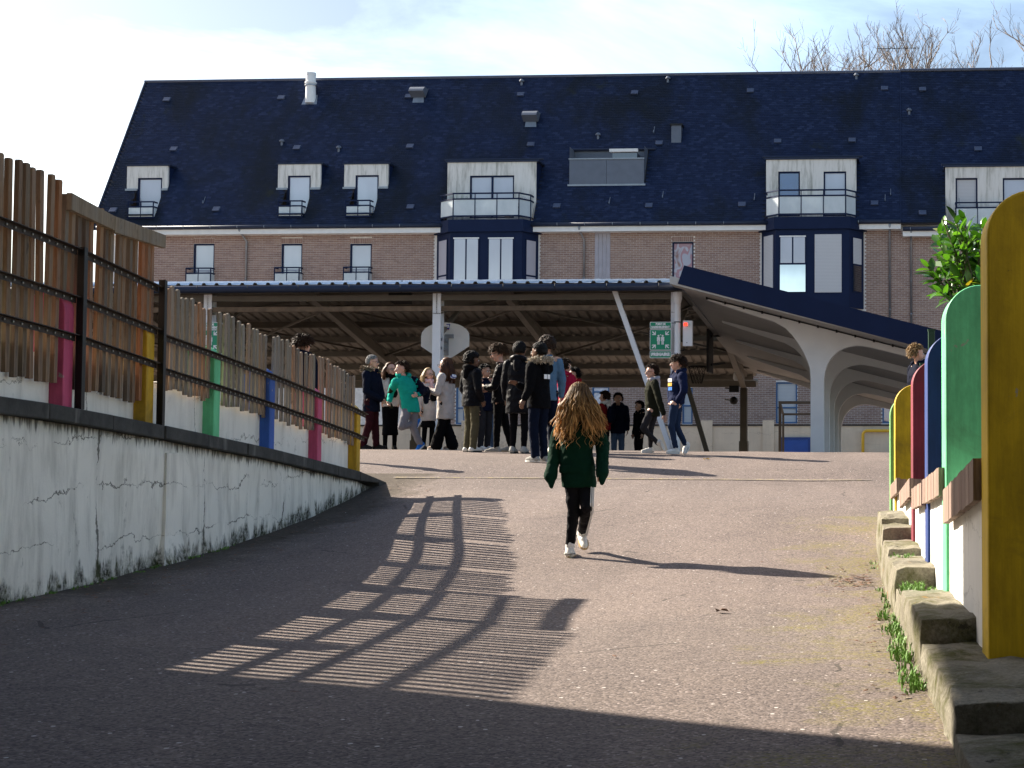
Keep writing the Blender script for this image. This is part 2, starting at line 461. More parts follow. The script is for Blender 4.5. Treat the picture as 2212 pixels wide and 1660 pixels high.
def mat_paint(name, col, chip=.58, base=(.33,.31,.27)):
    t = NT(name); p = t.world()
    n = t.noise(p, 2.0, 6, .6)
    c = t.ramp(n, [(.3, tuple(x*.82 for x in col)), (.7, tuple(min(1, x*1.1) for x in col))])
    ch = t.noise(t.world((1,1,.55)), 7.0, 8, .7, .3)
    c = t.mix(t.ramp(ch, [(chip+.08, (0,0,0)), (chip+.11, (1,1,1))]), c, base)
    d = t.noise(t.world((1,1,.35)), 3.1, 7, .7)
    c = t.mix(t.math('MULTIPLY', t.ramp(d, [(.46, (0,0,0)), (.68, (1,1,1))]), .6), c, tuple(x*.32 for x in col))
    br = t.noise(t.world((34,34,1.6)), 1.4, 5, .7); c = t.mix(.35, c, t.ramp(br, [(.3, (.62,.62,.62)), (.7, (1.25,1.25,1.25))]), 'MULTIPLY')
    sc = t.noise(t.world((3,3,9)), 2.4, 7, .75, 1.2); c = t.mix(t.math('MULTIPLY', t.ramp(sc, [(.665, (0,0,0)), (.69, (1,1,1))]), .75), c, (.05, .045, .035))
    mo = t.noise(p, 1.1, 7, .72, .6); c = t.mix(t.math('MULTIPLY', t.ramp(mo, [(.54, (0,0,0)), (.70, (1,1,1))]), .5), c, (.045, .042, .022))
    t.bump(t.noise(p, 30, 5, .6), .3, .005)
    return t.set(c, .62, 0, .35)
PAINT = {
    'pink': mat_paint('pink_paint', (.50, .075, .16)), 'yellow': mat_paint('yellow_paint', (.62, .37, .02)),
    'light green': mat_paint('light_green_paint', (.13, .55, .26)), 'blue': mat_paint('blue_paint', (.035, .11, .42)),
    'maroon': mat_paint('maroon_paint', (.20, .022, .042)), 'green': mat_paint('green_paint', (.14, .32, .10)),
    'ochre': mat_paint('ochre_paint', (.60, .40, .008)), 'deep blue': mat_paint('deep_blue_paint', (.010, .036, .17)),
}
M_IRON = simple('rusty_iron', (.035, .026, .022), .6, .4, .5, 14, .3)
M_BLACK = simple('black_steel', (.012, .012, .013), .5, .3, .3, 12, .15)
def mat_plinth():
    t = NT('lichen_concrete'); p = t.world()
    n = t.noise(p, 3, 8, .65); c = t.ramp(n, [(.3, (.21,.19,.145)), (.65, (.34,.315,.25))])
    c = t.mix(t.ramp(t.noise(p, 2.3, 8, .75, .4), [(.48, (0,0,0)), (.64, (1,1,1))]), c, (.105, .105, .038))
    c = t.mix(t.ramp(t.noise(p, 6.5, 8, .75), [(.60, (0,0,0)), (.66, (1,1,1))]), c, (.06, .055, .04))
    c = t.mix(t.ramp(t.noise(p, 4.3, 6, .7, 1), [(.66, (0,0,0)), (.72, (1,1,1))]), c, (.42, .20, .03))
    c = t.mix(.6, c, t.ramp(t.noise(p, 55, 6, .75), [(.35, (.45,.44,.42)), (.6, (1.15,1.15,1.15))]), 'MULTIPLY')
    t.bump(t.noise(p, 24, 9, .78), 1.0, .03); return t.set(c, .95, 0, .1)
M_PLINTH = mat_plinth()
M_GRASS = simple('fresh_grass', (.10, .22, .025), .6, 0, .45, 8, 0)
M_LEAF_BROWN = simple('dry_leaf', (.11, .05, .022), .7, 0, .5, 6, 0)
M_LEAF_YEL = simple('yellow_leaf', (.60, .36, .02), .6, 0, .2, 6, 0)
M_PALE = simple('pale_paper', (.72, .70, .66), .7, 0, .1, 6, 0)
M_YLINE = None

# ================================================================== ground
def build_ground():
    xs = np.concatenate([[-700, -250, -90, -45, -25, -15], np.arange(-11, 8.01, .25), [10, 15, 25, 45, 90, 250, 700]])
    ys = np.concatenate([[-60, -20, -8], np.arange(-3, 30.01, .25), np.arange(31, 62, 1.0), [66, 75, 95, 150, 300, 800, 2500]])
    rng = np.random.RandomState(3)
    vs = []
    for y in ys:
        for x in xs:
            z = ground(x, y)
            if -11 < x < 8 and -3 < y < 30:
                z += .006*math.sin(x*1.7+y*.9)*math.sin(y*1.3-x*.6) + .003*math.sin(3.1*x+1.2*y)
            vs.append((x, y, z))
    nx = len(xs)
    fs = [(j*nx+i, j*nx+i+1, (j+1)*nx+i+1, (j+1)*nx+i) for j in range(len(ys)-1) for i in range(nx-1)]
    mb = MB(); mb.add(vs, fs)
    g = mb.build('ground', M_ASPH, smooth=True); g['kind'] = 'structure'
    return g
build_ground()
# painted line across the top of the ramp (worn yellow)
def yellow_line():
    t = NT('worn_yellow_line'); p = t.world()
    c = t.mix(t.ramp(t.noise(p, 13, 6, .8), [(.34, (0,0,0)), (.54, (1,1,1))]), (.34, .27, .09), (.165, .135, .12))
    m = t.set(c, .8)
    mb = MB(); d0 = 20.05
    xs = np.arange(-6.1, .66, .25)
    vs = []
    for x in xs:
        for k in (0, .055): vs.append((x, d0 + k + .02*math.sin(x), ground(x, d0 + k) + .011))
    mb.add(vs, [(2*i, 2*i+2, 2*i+3, 2*i+1) for i in range(len(xs)-1)])
    o = mb.build('painted_line', m); o['kind'] = 'structure'
yellow_line()

# ================================================================== left: retaining wall and fence
def L(d): return -5.54 - .0322*d
_cp = [(-500, 800), (0, 858), (135, 880), (315, 915), (462, 945), (583, 972), (687, 998), (772, 1020), (832, 1046)]
def d_of(x): return 3072/(280 - .1805*(x - 135))
_cd = [d_of(x) for x, _ in _cp]; _cz = [at(x, y, d_of(x)).z for x, y in _cp]
def cope(d): return float(np.interp(d, _cd, _cz))
# upper yard behind the wall
def upper_yard():
    mb = MB(); ds = list(np.arange(-8, 27.1, 1.0)); zt = EYE - .10
    vs = []
    for d in ds:
        xe = L(d) - .28 if d < 19.5 else L(19.5) - .28 - (d-19.5)*1.4
        vs += [(-60, d, zt), (xe, d, zt - (.0 if d < 20 else .0))]
    mb.add(vs, [(2*i, 2*i+1, 2*i+3, 2*i+2) for i in range(len(ds)-1)])
    o = mb.build('upper_yard', M_ASPH); o['kind'] = 'structure'
upper_yard()
def retaining_wall():
    root = thing('retaining_wall', (L(14), 14, ground(L(14), 14)), 'cream rendered retaining wall with black mould stains along the ramp', 'wall')
    mb = MB(); ds = list(np.arange(3.0, 19.81, .2)); nz = 9
    vs = []; foot = []; head = []
    for d in ds:
        z0 = ground(L(d), d) - .25; z1 = cope(d) - .125; g = ground(L(d), d)
        for k in range(nz):
            z = z0 + (z1 - z0)*k/(nz-1)
            bulge = .012*math.sin(d*2.3+z*3) + .008*math.sin(d*5.1-z*4)
            vs.append((L(d) + bulge, d, z)); foot.append(max(0, z-g)); head.append(max(0, z1-z))
    n = len(ds)
    fs = [(i*nz+k, (i+1)*nz+k, (i+1)*nz+k+1, i*nz+k+1) for i in range(n-1) for k in range(nz-1)]
    # back face so that it is a solid wall
    o = len(vs)
    for d in ds:
        vs += [(L(d)-.3, d, ground(L(d), d)-.25), (L(d)-.3, d, cope(d)-.125)]; foot += [1, 1]; head += [1, 1]
    fs += [(o+2*i, o+2*i+1, o+2*i+3, o+2*i+2) for i in range(n-1)]
    fs += [(i*nz+nz-1, (i+1)*nz+nz-1, o+2*(i+1)+1, o+2*i+1) for i in range(n-1)]
    mb.add(vs, fs)
    w = mb.build('wall', M_RWALL, root, smooth=True)
    for nm, arr in (('foot', foot), ('head', head)):
        a = w.data.attributes.new(nm, 'FLOAT', 'POINT'); a.data.foreach_set('value', arr)
    # old pilaster patch and its broken foot
    mb = MB(); d0 = 12.95
    for k in range(7):
        z0, z1 = ground(L(d0), d0) - .05 + k*.15, ground(L(d0), d0) - .05 + (k+1)*.15
        e0 = .16 + .10*max(0, 1-k/2.2); e1 = .16 + .10*max(0, 1-(k+1)/2.2)
        mb.hexa([(L(d0)-.02, d0-e0, z0), (L(d0)+.035+.02*max(0,2-k), d0-e0, z0), (L(d0)+.035+.02*max(0,2-k), d0+e0, z0), (L(d0)-.02, d0+e0, z0),
                 (L(d0)-.02, d0-e1, z1), (L(d0)+.035+.02*max(0,1-k), d0-e1, z1), (L(d0)+.035+.02*max(0,1-k), d0+e1, z1), (L(d0)-.02, d0+e1, z1)])
    p = mb.build('pilaster', M_RWALL, root)
    a = p.data.attributes.new('foot', 'FLOAT', 'POINT'); a.data.foreach_set('value', [max(0, v.co.z+.05)*.8 for v in p.data.vertices])
    a = p.data.attributes.new('head', 'FLOAT', 'POINT'); a.data.foreach_set('value', [1.0]*len(p.data.vertices))
    # coping stones
    d = 3.0; rng = random.Random(4)
    while d < 19.7:
        e = min(d + rng.uniform(.85, 1.05), 19.95)
        q = MB(); g = .006; th = .12 + rng.uniform(-.006, .006); j = rng.uniform(-.006, .006)
        a, b = d + g, e - g
        tp = .12 if b < 19.3 else .05
        q.hexa([(L(a)-.33, a, cope(a)-th), (L(a)+.085+j, a, cope(a)-th), (L(b)+.085+j, b, cope(b)-tp), (L(b)-.33, b, cope(b)-tp),
                (L(a)-.33, a, cope(a)), (L(a)+.085+j, a, cope(a)), (L(b)+.085+j, b, cope(b)), (L(b)-.33, b, cope(b))])
        q.build('coping_stone', M_COPE, root, bevel=.009)
        d = e
    # low rendered wall on the coping
    mb = MB(); ds = list(np.arange(3.0, 18.7, .15))
    for side in (0,):
        vs = []
        for d in ds:
            zb, zt = cope(d) - .02, cope(d) + .40
            vs += [(L(d)-.11, d, zb), (L(d)-.11, d, zt), (L(d)-.27, d, zt), (L(d)-.27, d, zb)]
        n = len(ds)
        fs = []
        for i in range(n-1):
            for k in range(4): fs.append((4*i+k, 4*(i+1)+k, 4*(i+1)+(k+1) % 4, 4*i+(k+1) % 4))
        fs += [(0,1,2,3), (4*n-1, 4*n-2, 4*n-3, 4*n-4)]
        mb.add(vs, fs)
    mb.build('upper_wall', M_UWALL, root)
    return root
retaining_wall()

def slat_mesh(name, w, t, h, rounded, mat):
    mb = MB(); b = []
    if rounded:
        for k in range(7):
            a = math.pi*k/6
            b.append((0, -w/2*math.cos(a), h - .03 + .03*math.sin(a)))
        poly = [(0, -w/2, 0)] + b + [(0, w/2, 0)]
    else:
        poly = [(0, -w/2, 0), (0, -w/2, h-.008), (0, -w/2+.008, h), (0, w/2-.008, h), (0, w/2, h-.008), (0, w/2, 0)]
    poly = [(-t/2, y, z) for _, y, z in poly]
    mb.prism(poly, (t, 0, 0))
    me = bpy.data.meshes.new(name); me.from_pydata([tuple(v) for v in mb.v], [], mb.f); me.materials.append(mat); me.update()
    return me
def left_fence():
    root = thing('picket_fence', (L(13), 13, cope(13)), 'weathered wooden picket fence with rusty rails and painted posts on the retaining wall', 'fence')
    tall = [slat_mesh('slat', .052, .034, 1.0, False, M_SLAT), slat_mesh('slat', .049, .036, 1.0, False, M_SLAT)]
    low = [slat_mesh('slat', .064, .02, 1.0, True, M_SLATG), slat_mesh('slat', .060, .022, 1.0, True, M_SLATG)]
    rng = random.Random(11)
    def slat(ms, d, z0, z1):
        x = L(d) - .055 + rng.uniform(-.006, .006)
        o = inst('slat', rng.choice(ms), root, (x, d, z0), (rng.uniform(-.012, .012), rng.uniform(-.012, .012), rng.uniform(-.03, .03)), (1, 1, z1 - z0))
    d = 5.0
    while d < 12.62:
        c = cope(d)
        up = 1.70 + (.06 if d < 10.95 else -.02)
        if not any(abs(d - pd) < .03 for pd in (10.97,)):
            slat(tall, d, c + .18 + rng.uniform(-.015, .015), c + up + rng.uniform(-.012, .012))
        d += .112 + rng.uniform(-.004, .004)
    posts = [(-420, 'yellow'), (-90, 'light green'), (135, 'pink'), (315, 'yellow'), (462, 'light green'), (583, 'blue'), (687, 'pink'), (772, 'yellow')]
    pd = [d_of(x) for x, _ in posts]
    for k in range(3, 7):
        a, b = pd[k] + (.40 if k == 3 else .22), pd[k+1] - .02
        n = 11
        for i in range(n):
            d = a + (b - a)*i/(n-1); c = cope(d)
            slat(low, d, c + .36 + rng.uniform(-.02, .02), c + 1.27 + rng.uniform(-.03, .03) + (.02 if i < 4 else -.01))
    for (x, colr), d in zip(posts, pd):
        if d < 3: continue
        c = cope(d); q = MB(); w, t, h = .30, .14, .90
        poly = [(L(d) - w, d, c - .01), (L(d), d, c - .01)]
        for k in range(9):
            a = math.pi/2*k/8
            poly.append((L(d) - .15 + .15*math.cos(a), d, c + h - .15 + .15*math.sin(a)))
        for k in range(1, 9):
            a = math.pi/2 + math.pi/2*k/8
            poly.append((L(d) - w + .15 + .15*math.cos(a), d, c + h - .15 + .15*math.sin(a)))
        q.prism(poly, (0, t, 0))
        p = q.build('post', PAINT[colr], root, bevel=.008); p['label'] = colr + ' painted round-topped post'
    # iron stays of the tall stretch
    for x in (161, 338):
        d = d_of(x); c = cope(d); q = MB()
        ztop = at(x, 535 if x < 200 else 606, d).z
        q.box(L(d)+.012, L(d)+.062, d-.03, d+.03, c, ztop); q.box(L(d)+.062, L(d)+.075, d-.045, d-.03, c, ztop)
        q.build('iron_stay', M_BLACK, root)
    # angle-iron rails with bolts
    def rail(d0, d1, off0, off1):
        q = MB(); ds = np.linspace(d0, d1, 14); vs = []
        for i, d in enumerate(ds):
            z = cope(d) + off0 + (off1-off0)*i/13; x = L(d)
            vs += [(x+.006, d, z), (x+.012, d, z), (x+.012, d, z+.044), (x+.055, d, z+.044), (x+.055, d, z+.05), (x+.006, d, z+.05)]
        fs = []
        for i in range(13):
            for k in range(6): fs.append((6*i+k, 6*i+6+k, 6*i+6+(k+1) % 6, 6*i+(k+1) % 6))
        fs += [tuple(range(6)), tuple(range(6*13+5, 6*13-1, -1))]
        q.add(vs, fs); r = q.build('rail', M_IRON, root)
        b = MB(); d = d0 + .07
        while d < d1 - .05:
            z = cope(d) + off0 + (off1-off0)*(d-d0)/(d1-d0)
            b.lathe((L(d)+.012, d, z+.022), [(.011, 0), (.011, .008), (.006, .011)], 6, (1, 0, 0)); d += .118
        b.build('bolts', simple_steel, r, kind='stuff')
    dA, dB = d_of(161), d_of(338)
    for off in (1.21, .83, .53):
        rail(4.0, dA - .04, off+.02, off); rail(dA + .04, dB - .04, off, off-.03)
    rail(dB + .04, d_of(788), .77, .76); rail(dB + .04, d_of(786), .47, .44)
    # capping planks
    zz = [at(140, 433, d_of(140)).z, at(236, 483, d_of(236)).z, at(348, 523, d_of(348)).z]; xx = [140, 236, 348]
    for i in range(2):
        a, b = d_of(xx[i]) + .004, d_of(xx[i+1]) - .004; q = MB(); x0 = -.03
        q.hexa([(L(a)+x0, a, zz[i]-.075), (L(a)+x0+.045, a, zz[i]-.075), (L(b)+x0+.045, b, zz[i+1]-.06), (L(b)+x0, b, zz[i+1]-.06),
                (L(a)+x0, a, zz[i]+.06), (L(a)+x0+.045, a, zz[i]+.06), (L(b)+x0+.045, b, zz[i+1]+.06), (L(b)+x0, b, zz[i+1]+.06)])
        q.build('cap_plank', M_BEAM, root, bevel=.004)
    return root
simple_steel = simple('worn_steel', (.25, .24, .22), .5, .7, .3, 20, .1)
left_fence()

# ================================================================== right: kerb stones, low wall, painted posts
def right_side():
    XF = .71
    wroot = thing('garden_wall', (XF, 9, ground(XF, 9)), 'white low rendered wall under the painted posts along the ramp', 'wall')
    bands = [  # (d_far, ztop, zbot, d_near, ztop, zbot) relative to the lens
        (7.8, -.253, -.41, 6.2, -.04, -.25), (9.5, -.226, -.385, 8.1, -.119, -.277), (10.7, -.32, -.47, 9.6, -.24, -.395),
        (12.5, -.40, -.537, 10.95, -.24, -.384), (14.3, -.394, -.53, 12.95, -.286, -.416)]
    bands = [tuple(v*1.055 for v in b) for b in bands]
    mb = MB(); pts = [(6.45, -.17), (7.8, -.33), (8.1, -.2), (9.5, -.31), (10.7, -.40), (12.5, -.46), (14.3, -.47), (15.6, -.5)]
    for (a, za), (b, zb) in zip(pts[:-1], pts[1:]):
        ga, gb = ground(XF, a) - .2, ground(XF, b) - .2
        mb.hexa([(XF+.02, a, ga), (XF+.2, a, ga), (XF+.2, b, gb), (XF+.02, b, gb), (XF+.02, a, za+EYE), (XF+.2, a, za+EYE), (XF+.2, b, zb+EYE), (XF+.02, b, zb+EYE)])
    mb.build('wall', M_WWALL, wroot)
    # posts
    froot = thing('painted_post_fence', (XF, 10, ground(XF, 10)), 'row of big round-topped painted posts with short brown boards beside the laurel bush', 'fence')
    for d, zt, colr, wd, th in ((6.27, 1.14, 'ochre', .50, .26), (8.46, .965, 'light green', .47, .30), (10.0, .80, 'deep blue', .46, .28), (11.7, .715, 'maroon', .44, .26), (14.7, .64, 'ochre', .42, .24), (15.8, .56, 'green', .42, .24)):
        q = MB(); zb = ground(XF, d) - .12; z1 = EYE + zt; r = .21
        poly = [(XF + wd, d, zb), (XF, d, zb)]
        for k in range(11):
            a = math.pi - math.pi/2*k/10
            poly.append((XF + r + r*math.cos(a), d, z1 - r + r*math.sin(a)))
        for k in range(11):
            a = math.pi/2 - math.pi/2*k/10
            poly.append((XF + wd - r + r*math.cos(a), d, z1 - r + r*math.sin(a)))
        q.prism(poly, (0, th, 0))
        p = q.build('post', PAINT[colr], froot, bevel=.012); p['label'] = colr + ' painted round-topped post'
    rng = random.Random(5)
    for df, ztf, zbf, dn, ztn, zbn in bands:
        n = int((df - dn)/.092); pw = (df - dn)/n - .004; sl = (ztf - ztn)/(df - dn); hh = (ztn - zbn + ztf - zbf)/2; mm = MB()
        mm.prism([(-.018, -pw/2, -sl*pw/2), (-.018, pw/2, sl*pw/2), (-.018, pw/2, hh + sl*pw/2), (-.018, -pw/2, hh - sl*pw/2)], (.036, 0, 0))
        bm_ = bpy.data.meshes.new('board'); bm_.from_pydata([tuple(v) for v in mm.v], [], mm.f); bm_.materials.append(M_SLATR); bm_.update()
        for i in range(n):
            t = (i + .5)/n; d = dn + (df - dn)*t
            zt, zb = ztn + (ztf - ztn)*t, zbn + (zbf - zbn)*t
            inst('board', bm_, froot, (XF - .019 + rng.uniform(-.0015, .0015), d, EYE + (zt + zb - hh)/2 + rng.uniform(-.003, .003)), (0, 0, rng.uniform(-.012, .012)))
        q = MB()
        q.hexa([(XF+.001, dn+.01, EYE+zbn+.03), (XF+.06, dn+.01, EYE+zbn+.03), (XF+.06, df, EYE+zbf+.03), (XF+.001, df, EYE+zbf+.03),
                (XF+.001, dn+.01, EYE+ztn-.01), (XF+.06, dn+.01, EYE+ztn-.01), (XF+.06, df, EYE+ztf-.01), (XF+.001, df, EYE+ztf-.01)])
        q.build('backing_rail', M_SLATR, froot)
    # stepped kerb stones
    kroot = thing('stepped_kerb', (.5, 9, ground(.5, 9)), 'row of stepped mossy concrete kerb blocks at the foot of the white wall', 'kerb')
    rng = random.Random(9)
    for dn, df, zn, zf, x0, x1 in ((4.2, 5.06, -1.0, -1.0, .45, 1.5), (5.08, 6.94, -.89, -.94, .455, 1.5), (6.96, 8.76, -.825, -.87, .455, .74), (8.78, 9.53, -.935, -.935, .46, .74),
                           (9.55, 10.98, -.80, -.83, .46, .74), (11.0, 11.98, -.775, -.77, .47, .74), (12.0, 12.58, -.67, -.67, .475, .74), (12.6, 13.7, -.625, -.61, .49, .74)):
        q = MB(); ns, nx, nz = max(3, int((df-dn)/.16)), 4 if x1 < 1 else 9, 4
        vs = []; idx = {}
        for i in range(ns+1):
            d = dn + (df-dn)*i/ns; g = ground(.5, d) - .15; zt = EYE + zn + (zf-zn)*i/ns
            for j in range(nx+1):
                for k in range(nz+1):
                    if 0 < i < ns and 0 < j < nx and 0 < k < nz: continue
                    x = x0 + (x1-x0)*j/nx; z = g + (zt-g)*k/nz; y = d
                    if k == nz: z += rng.uniform(-.011, .008) - (.010 if j == 0 else 0) - (.008 if i in (0, ns) else 0)
                    if j == 0: x += rng.uniform(-.008, .010) + (.006 if k == nz else 0) - .012*(nz-k)/nz
                    if i == 0: y += rng.uniform(-.009, .010) + (.008 if k == nz else 0)
                    idx[i,j,k] = len(vs); vs.append((x, y, z))
        fs = []
        for i in range(ns):
            for j in range(nx):
                fs.append((idx[i,j,nz], idx[i,j+1,nz], idx[i+1,j+1,nz], idx[i+1,j,nz]))
            for k in range(nz):
                fs.append((idx[i,0,k], idx[i,0,k+1], idx[i+1,0,k+1], idx[i+1,0,k])); fs.append((idx[i,nx,k], idx[i+1,nx,k], idx[i+1,nx,k+1], idx[i,nx,k+1]))
        for j in range(nx):
            for k in range(nz):
                fs.append((idx[0,j,k], idx[0,j+1,k], idx[0,j+1,k+1], idx[0,j,k+1])); fs.append((idx[ns,j,k], idx[ns,j,k+1], idx[ns,j+1,k+1], idx[ns,j+1,k]))
        q.add(vs, fs); q.build('kerb_block', M_PLINTH, kroot, smooth=False, bevel=.006)
    # broken stone lying behind the near post
    q = MB(); q.hexa([(.98, 5.5, EYE-.95), (1.5, 5.45, EYE-.95), (1.5, 5.9, EYE-.95), (1.0, 5.9, EYE-.95), (1.0, 5.53, EYE-.72), (1.48, 5.5, EYE-.70), (1.48, 5.85, EYE-.70), (1.02, 5.85, EYE-.72)])
    s = q.build('loose_stone', M_PLINTH, bevel=.02, origin=(1.2, 5.7, EYE-.95)); tag(s, 'broken concrete stone lying on the kerb beside the ochre post', 'stone')
right_side()

# grass tufts at the kerb
def grass():
    mb = MB(); rng = random.Random(21)
    spots = []
    for k in range(46): spots.append((.40 + rng.uniform(-.05, .045), rng.uniform(6.3, 9.6), None, rng.uniform(.5, 1)))
    for k in range(10): spots.append((.43 + rng.uniform(-.02, .02), rng.uniform(9.6, 13), None, .5))
    for k in range(22): spots.append((rng.uniform(.50, .66), rng.uniform(8.85, 9.5), EYE-.945, .8))
    for k in range(8): spots.append((rng.uniform(.5, .68), rng.uniform(10.6, 11.0), EYE-.84, .5))
    for k in range(60):
        d = rng.uniform(8.5, 14.5); spots.append((L(d) + rng.uniform(.0, .07), d, None, .35))
    for x, y, z, s in spots:
        zz = ground(x, y) if z is None else z
        for b in range(rng.randint(7, 16)):
            a = rng.uniform(0, 6.28); l = rng.uniform(.03, .09)*s*1.2; w = rng.uniform(.003, .006); lean = rng.uniform(.2, 1.1)
            p0 = Vector((x + rng.uniform(-.03, .03), y + rng.uniform(-.05, .05), zz - .006)); dirv = Vector((math.cos(a), math.sin(a), 0)); sd = Vector((-math.sin(a), math.cos(a), 0))*w
            p1 = p0 + dirv*l*lean*.4 + Vector((0,0,l*.7)); p2 = p0 + dirv*l*lean + Vector((0,0,l*.9))
            mb.add([p0-sd, p0+sd, p1+sd*.7, p1-sd*.7, p2], [(0,1,2,3), (3,2,4)])
    o = mb.build('grass', M_GRASS); tag(o, 'fresh green grass tufts along the kerb and wall foot', 'grass', kind='stuff')
grass()

def litter():
    rng = random.Random(33); mb = MB(); mb2 = MB(); mb3 = MB()
    def flake(m, x, y, s, curl=.4, elong=1.6):
        a = rng.uniform(0, 6.28); z = ground(x, y) + .012
        u = Vector((math.cos(a), math.sin(a), 0))*s*elong; v = Vector((-math.sin(a), math.cos(a), 0))*s
        n = Vector((0,0,s*curl)); c = Vector((x, y, z))
        m.add([c-u, c-v*.8+n*.3, c+u*.2+n, c+v*.8+n*.4, c+u+n*.8], [(0,1,2,3), (1,4,2), (2,4,3)])
    for k in range(260):                     # along the wall
        d = rng.uniform(9, 19.5); x = L(d) + .1 + abs(rng.gauss(0, .45)); flake(mb, x, d, rng.uniform(.006, .022))
    for k in range(95):                      # pile by the kerb
        flake(mb, .36 - abs(rng.gauss(0, .17)), rng.gauss(11.7, .3), rng.uniform(.006, .02), .6, 2.2)
    for k in range(70): flake(mb, rng.uniform(-5, .4), rng.uniform(6, 19), rng.uniform(.006, .018))
    for k in range(50): flake(mb, .36 - abs(rng.gauss(0, .12)), rng.uniform(6, 13), rng.uniform(.006, .02), .5)
    o = mb.build('dead_leaves', M_LEAF_BROWN); tag(o, 'scattered brown dead leaves and debris on the ramp', 'leaves', kind='stuff')
    for k in range(240): flake(mb3, rng.uniform(-6, .3), 5.5 + 18*rng.random()**.8, rng.uniform(.002, .006), .8, 1.3)
    o = mb3.build('pale_grit', M_PALE); tag(o, 'pale grit and paper scraps scattered over the ramp', 'grit', kind='stuff')
    for (px, py, d, s, mt, nm, lab) in ((1525, 998, 22.3, .05, M_LEAF_YEL, 'fallen_leaf', 'single yellow leaf lying on the yard crest'), (1557, 1326, None, .045, M_LEAF_BROWN, 'fallen_leaf', 'single reddish brown leaf on the sunlit ramp'),
                                (1918, 1003, 15.6, .09, M_PALE, 'paper_scrap', 'crumpled white paper scrap against the green post')):
        if d is None:
            d = 9.0
            for it in range(60):
                p = at(px, py, d); d += (ground(p.x, d) - p.z)*-6 if False else 0
                f = at(px, py, d).z - ground(at(px, py, d).x, d)
                d += f*5
        p = at(px, py, d); z = ground(p.x, d); m = MB()
        pts = []
        for i in range(9):
            a = 2*math.pi*i/9; r = s*(1 + .35*math.sin(3*a+1))
            pts.append((p.x + r*math.cos(a), d + r*.7*math.sin(a), z + .014 + s*.5*abs(math.sin(a*1.5))))
        pts.append((p.x, d, z + .012 + s*.25))
        m.add(pts, [(i, (i+1) % 9, 9) for i in range(9)])
        o = m.build(nm, mt, origin=(p.x, d, z)); tag(o, lab, 'leaf' if 'leaf' in nm else 'paper')
litter()

# the house on the left whose shadow lies over the foot of the ramp
M_GREYR = simple('grey_render', (.20, .21, .23), .9, 0, .15, 2, .1)
def shade_house():
    ax, ay = abs(SUN_AZ.x), SUN_AZ.y; p0, p1 = 4.78, 7.1
    bx = -9.0; by = (p0 - bx*ay)/ax; zt = EYE + 8
    root = thing('neighbour_house', (bx-3, by-2, EYE - .1), 'grey rendered two storey house left of the ramp with an added shade panel', 'house')
    mb = MB(); mb.box(bx-8, bx, 4.8, by, EYE-.12, zt); mb.build('wall', M_GREYR, root)
    jx = -7.4; y2 = (p1 - jx*ay)/ax; mb = MB(); mb.box(jx-.12, jx, (p0 - jx*ay)/ax - 2.2, y2, EYE+4.82, EYE+7.6); mb.build('shade_panel', M_GREYR, root)  # unseen panel added only to throw shade on the near post
    for yy in (by-2.0, by-.6):
        mb = MB(); mb.box(bx+.002, jx-.122, yy, yy+.12, EYE+7.3, EYE+7.5); mb.build('bracket', M_BLACK, root)  # arms that carry the added shade panel
    mb = MB(); mb.box(bx-8.3, bx+.15, 4.6, by+.15, zt+.002, zt+.25); mb.build('roof', M_COPE, root)
    for q in range(2):
        for zz in (EYE+1.0,):
            m = MB(); m.box(bx-.02, bx+.03, 5.6+q*2.2, 6.7+q*2.2, zz, zz+1.5); m.build('window', M_BLACK, root)
shade_house()
# unseen blocks added around and over the camera to darken the ramp foot
def add_lane_shade():
    root = thing('lane_shade_block', (-2, -4, EYE-1.6), 'added unseen grey blocks that darken the foot of the ramp', 'building')
    mb = MB(); y0, y1, zc, zt = -14, 4.4, EYE+2.3, EYE+8.5
    mb.box(-15, -5.6, y0, y1, EYE-1.8, zt); mb.build('wall', M_GREYR, root)
    mb = MB(); mb.box(1.75, 11, y0, y1, EYE-1.8, zt); mb.build('wall', M_GREYR, root)
    mb = MB(); mb.box(-5.598, 1.748, y0, y1, zc, zt-.01); mb.build('overhead_shade_block', M_GREYR, root)
    mb = MB(); mb.box(-15.2, 11.2, y0-.2, y1+.2, zt+.002, zt+.3); mb.build('roof', M_COPE, root)
add_lane_shade()
# ================================================================== apartment building behind the yard
def proj(p):
    r = Vector(p) - Vector((0, 0, EYE)); d = r.dot(FWD)
    return PX + FPX*r.x/d, PY - FPX*r.dot(UPV)/d
FB = Frame(((1500-1785)*56/3072, 56), R(3.0))

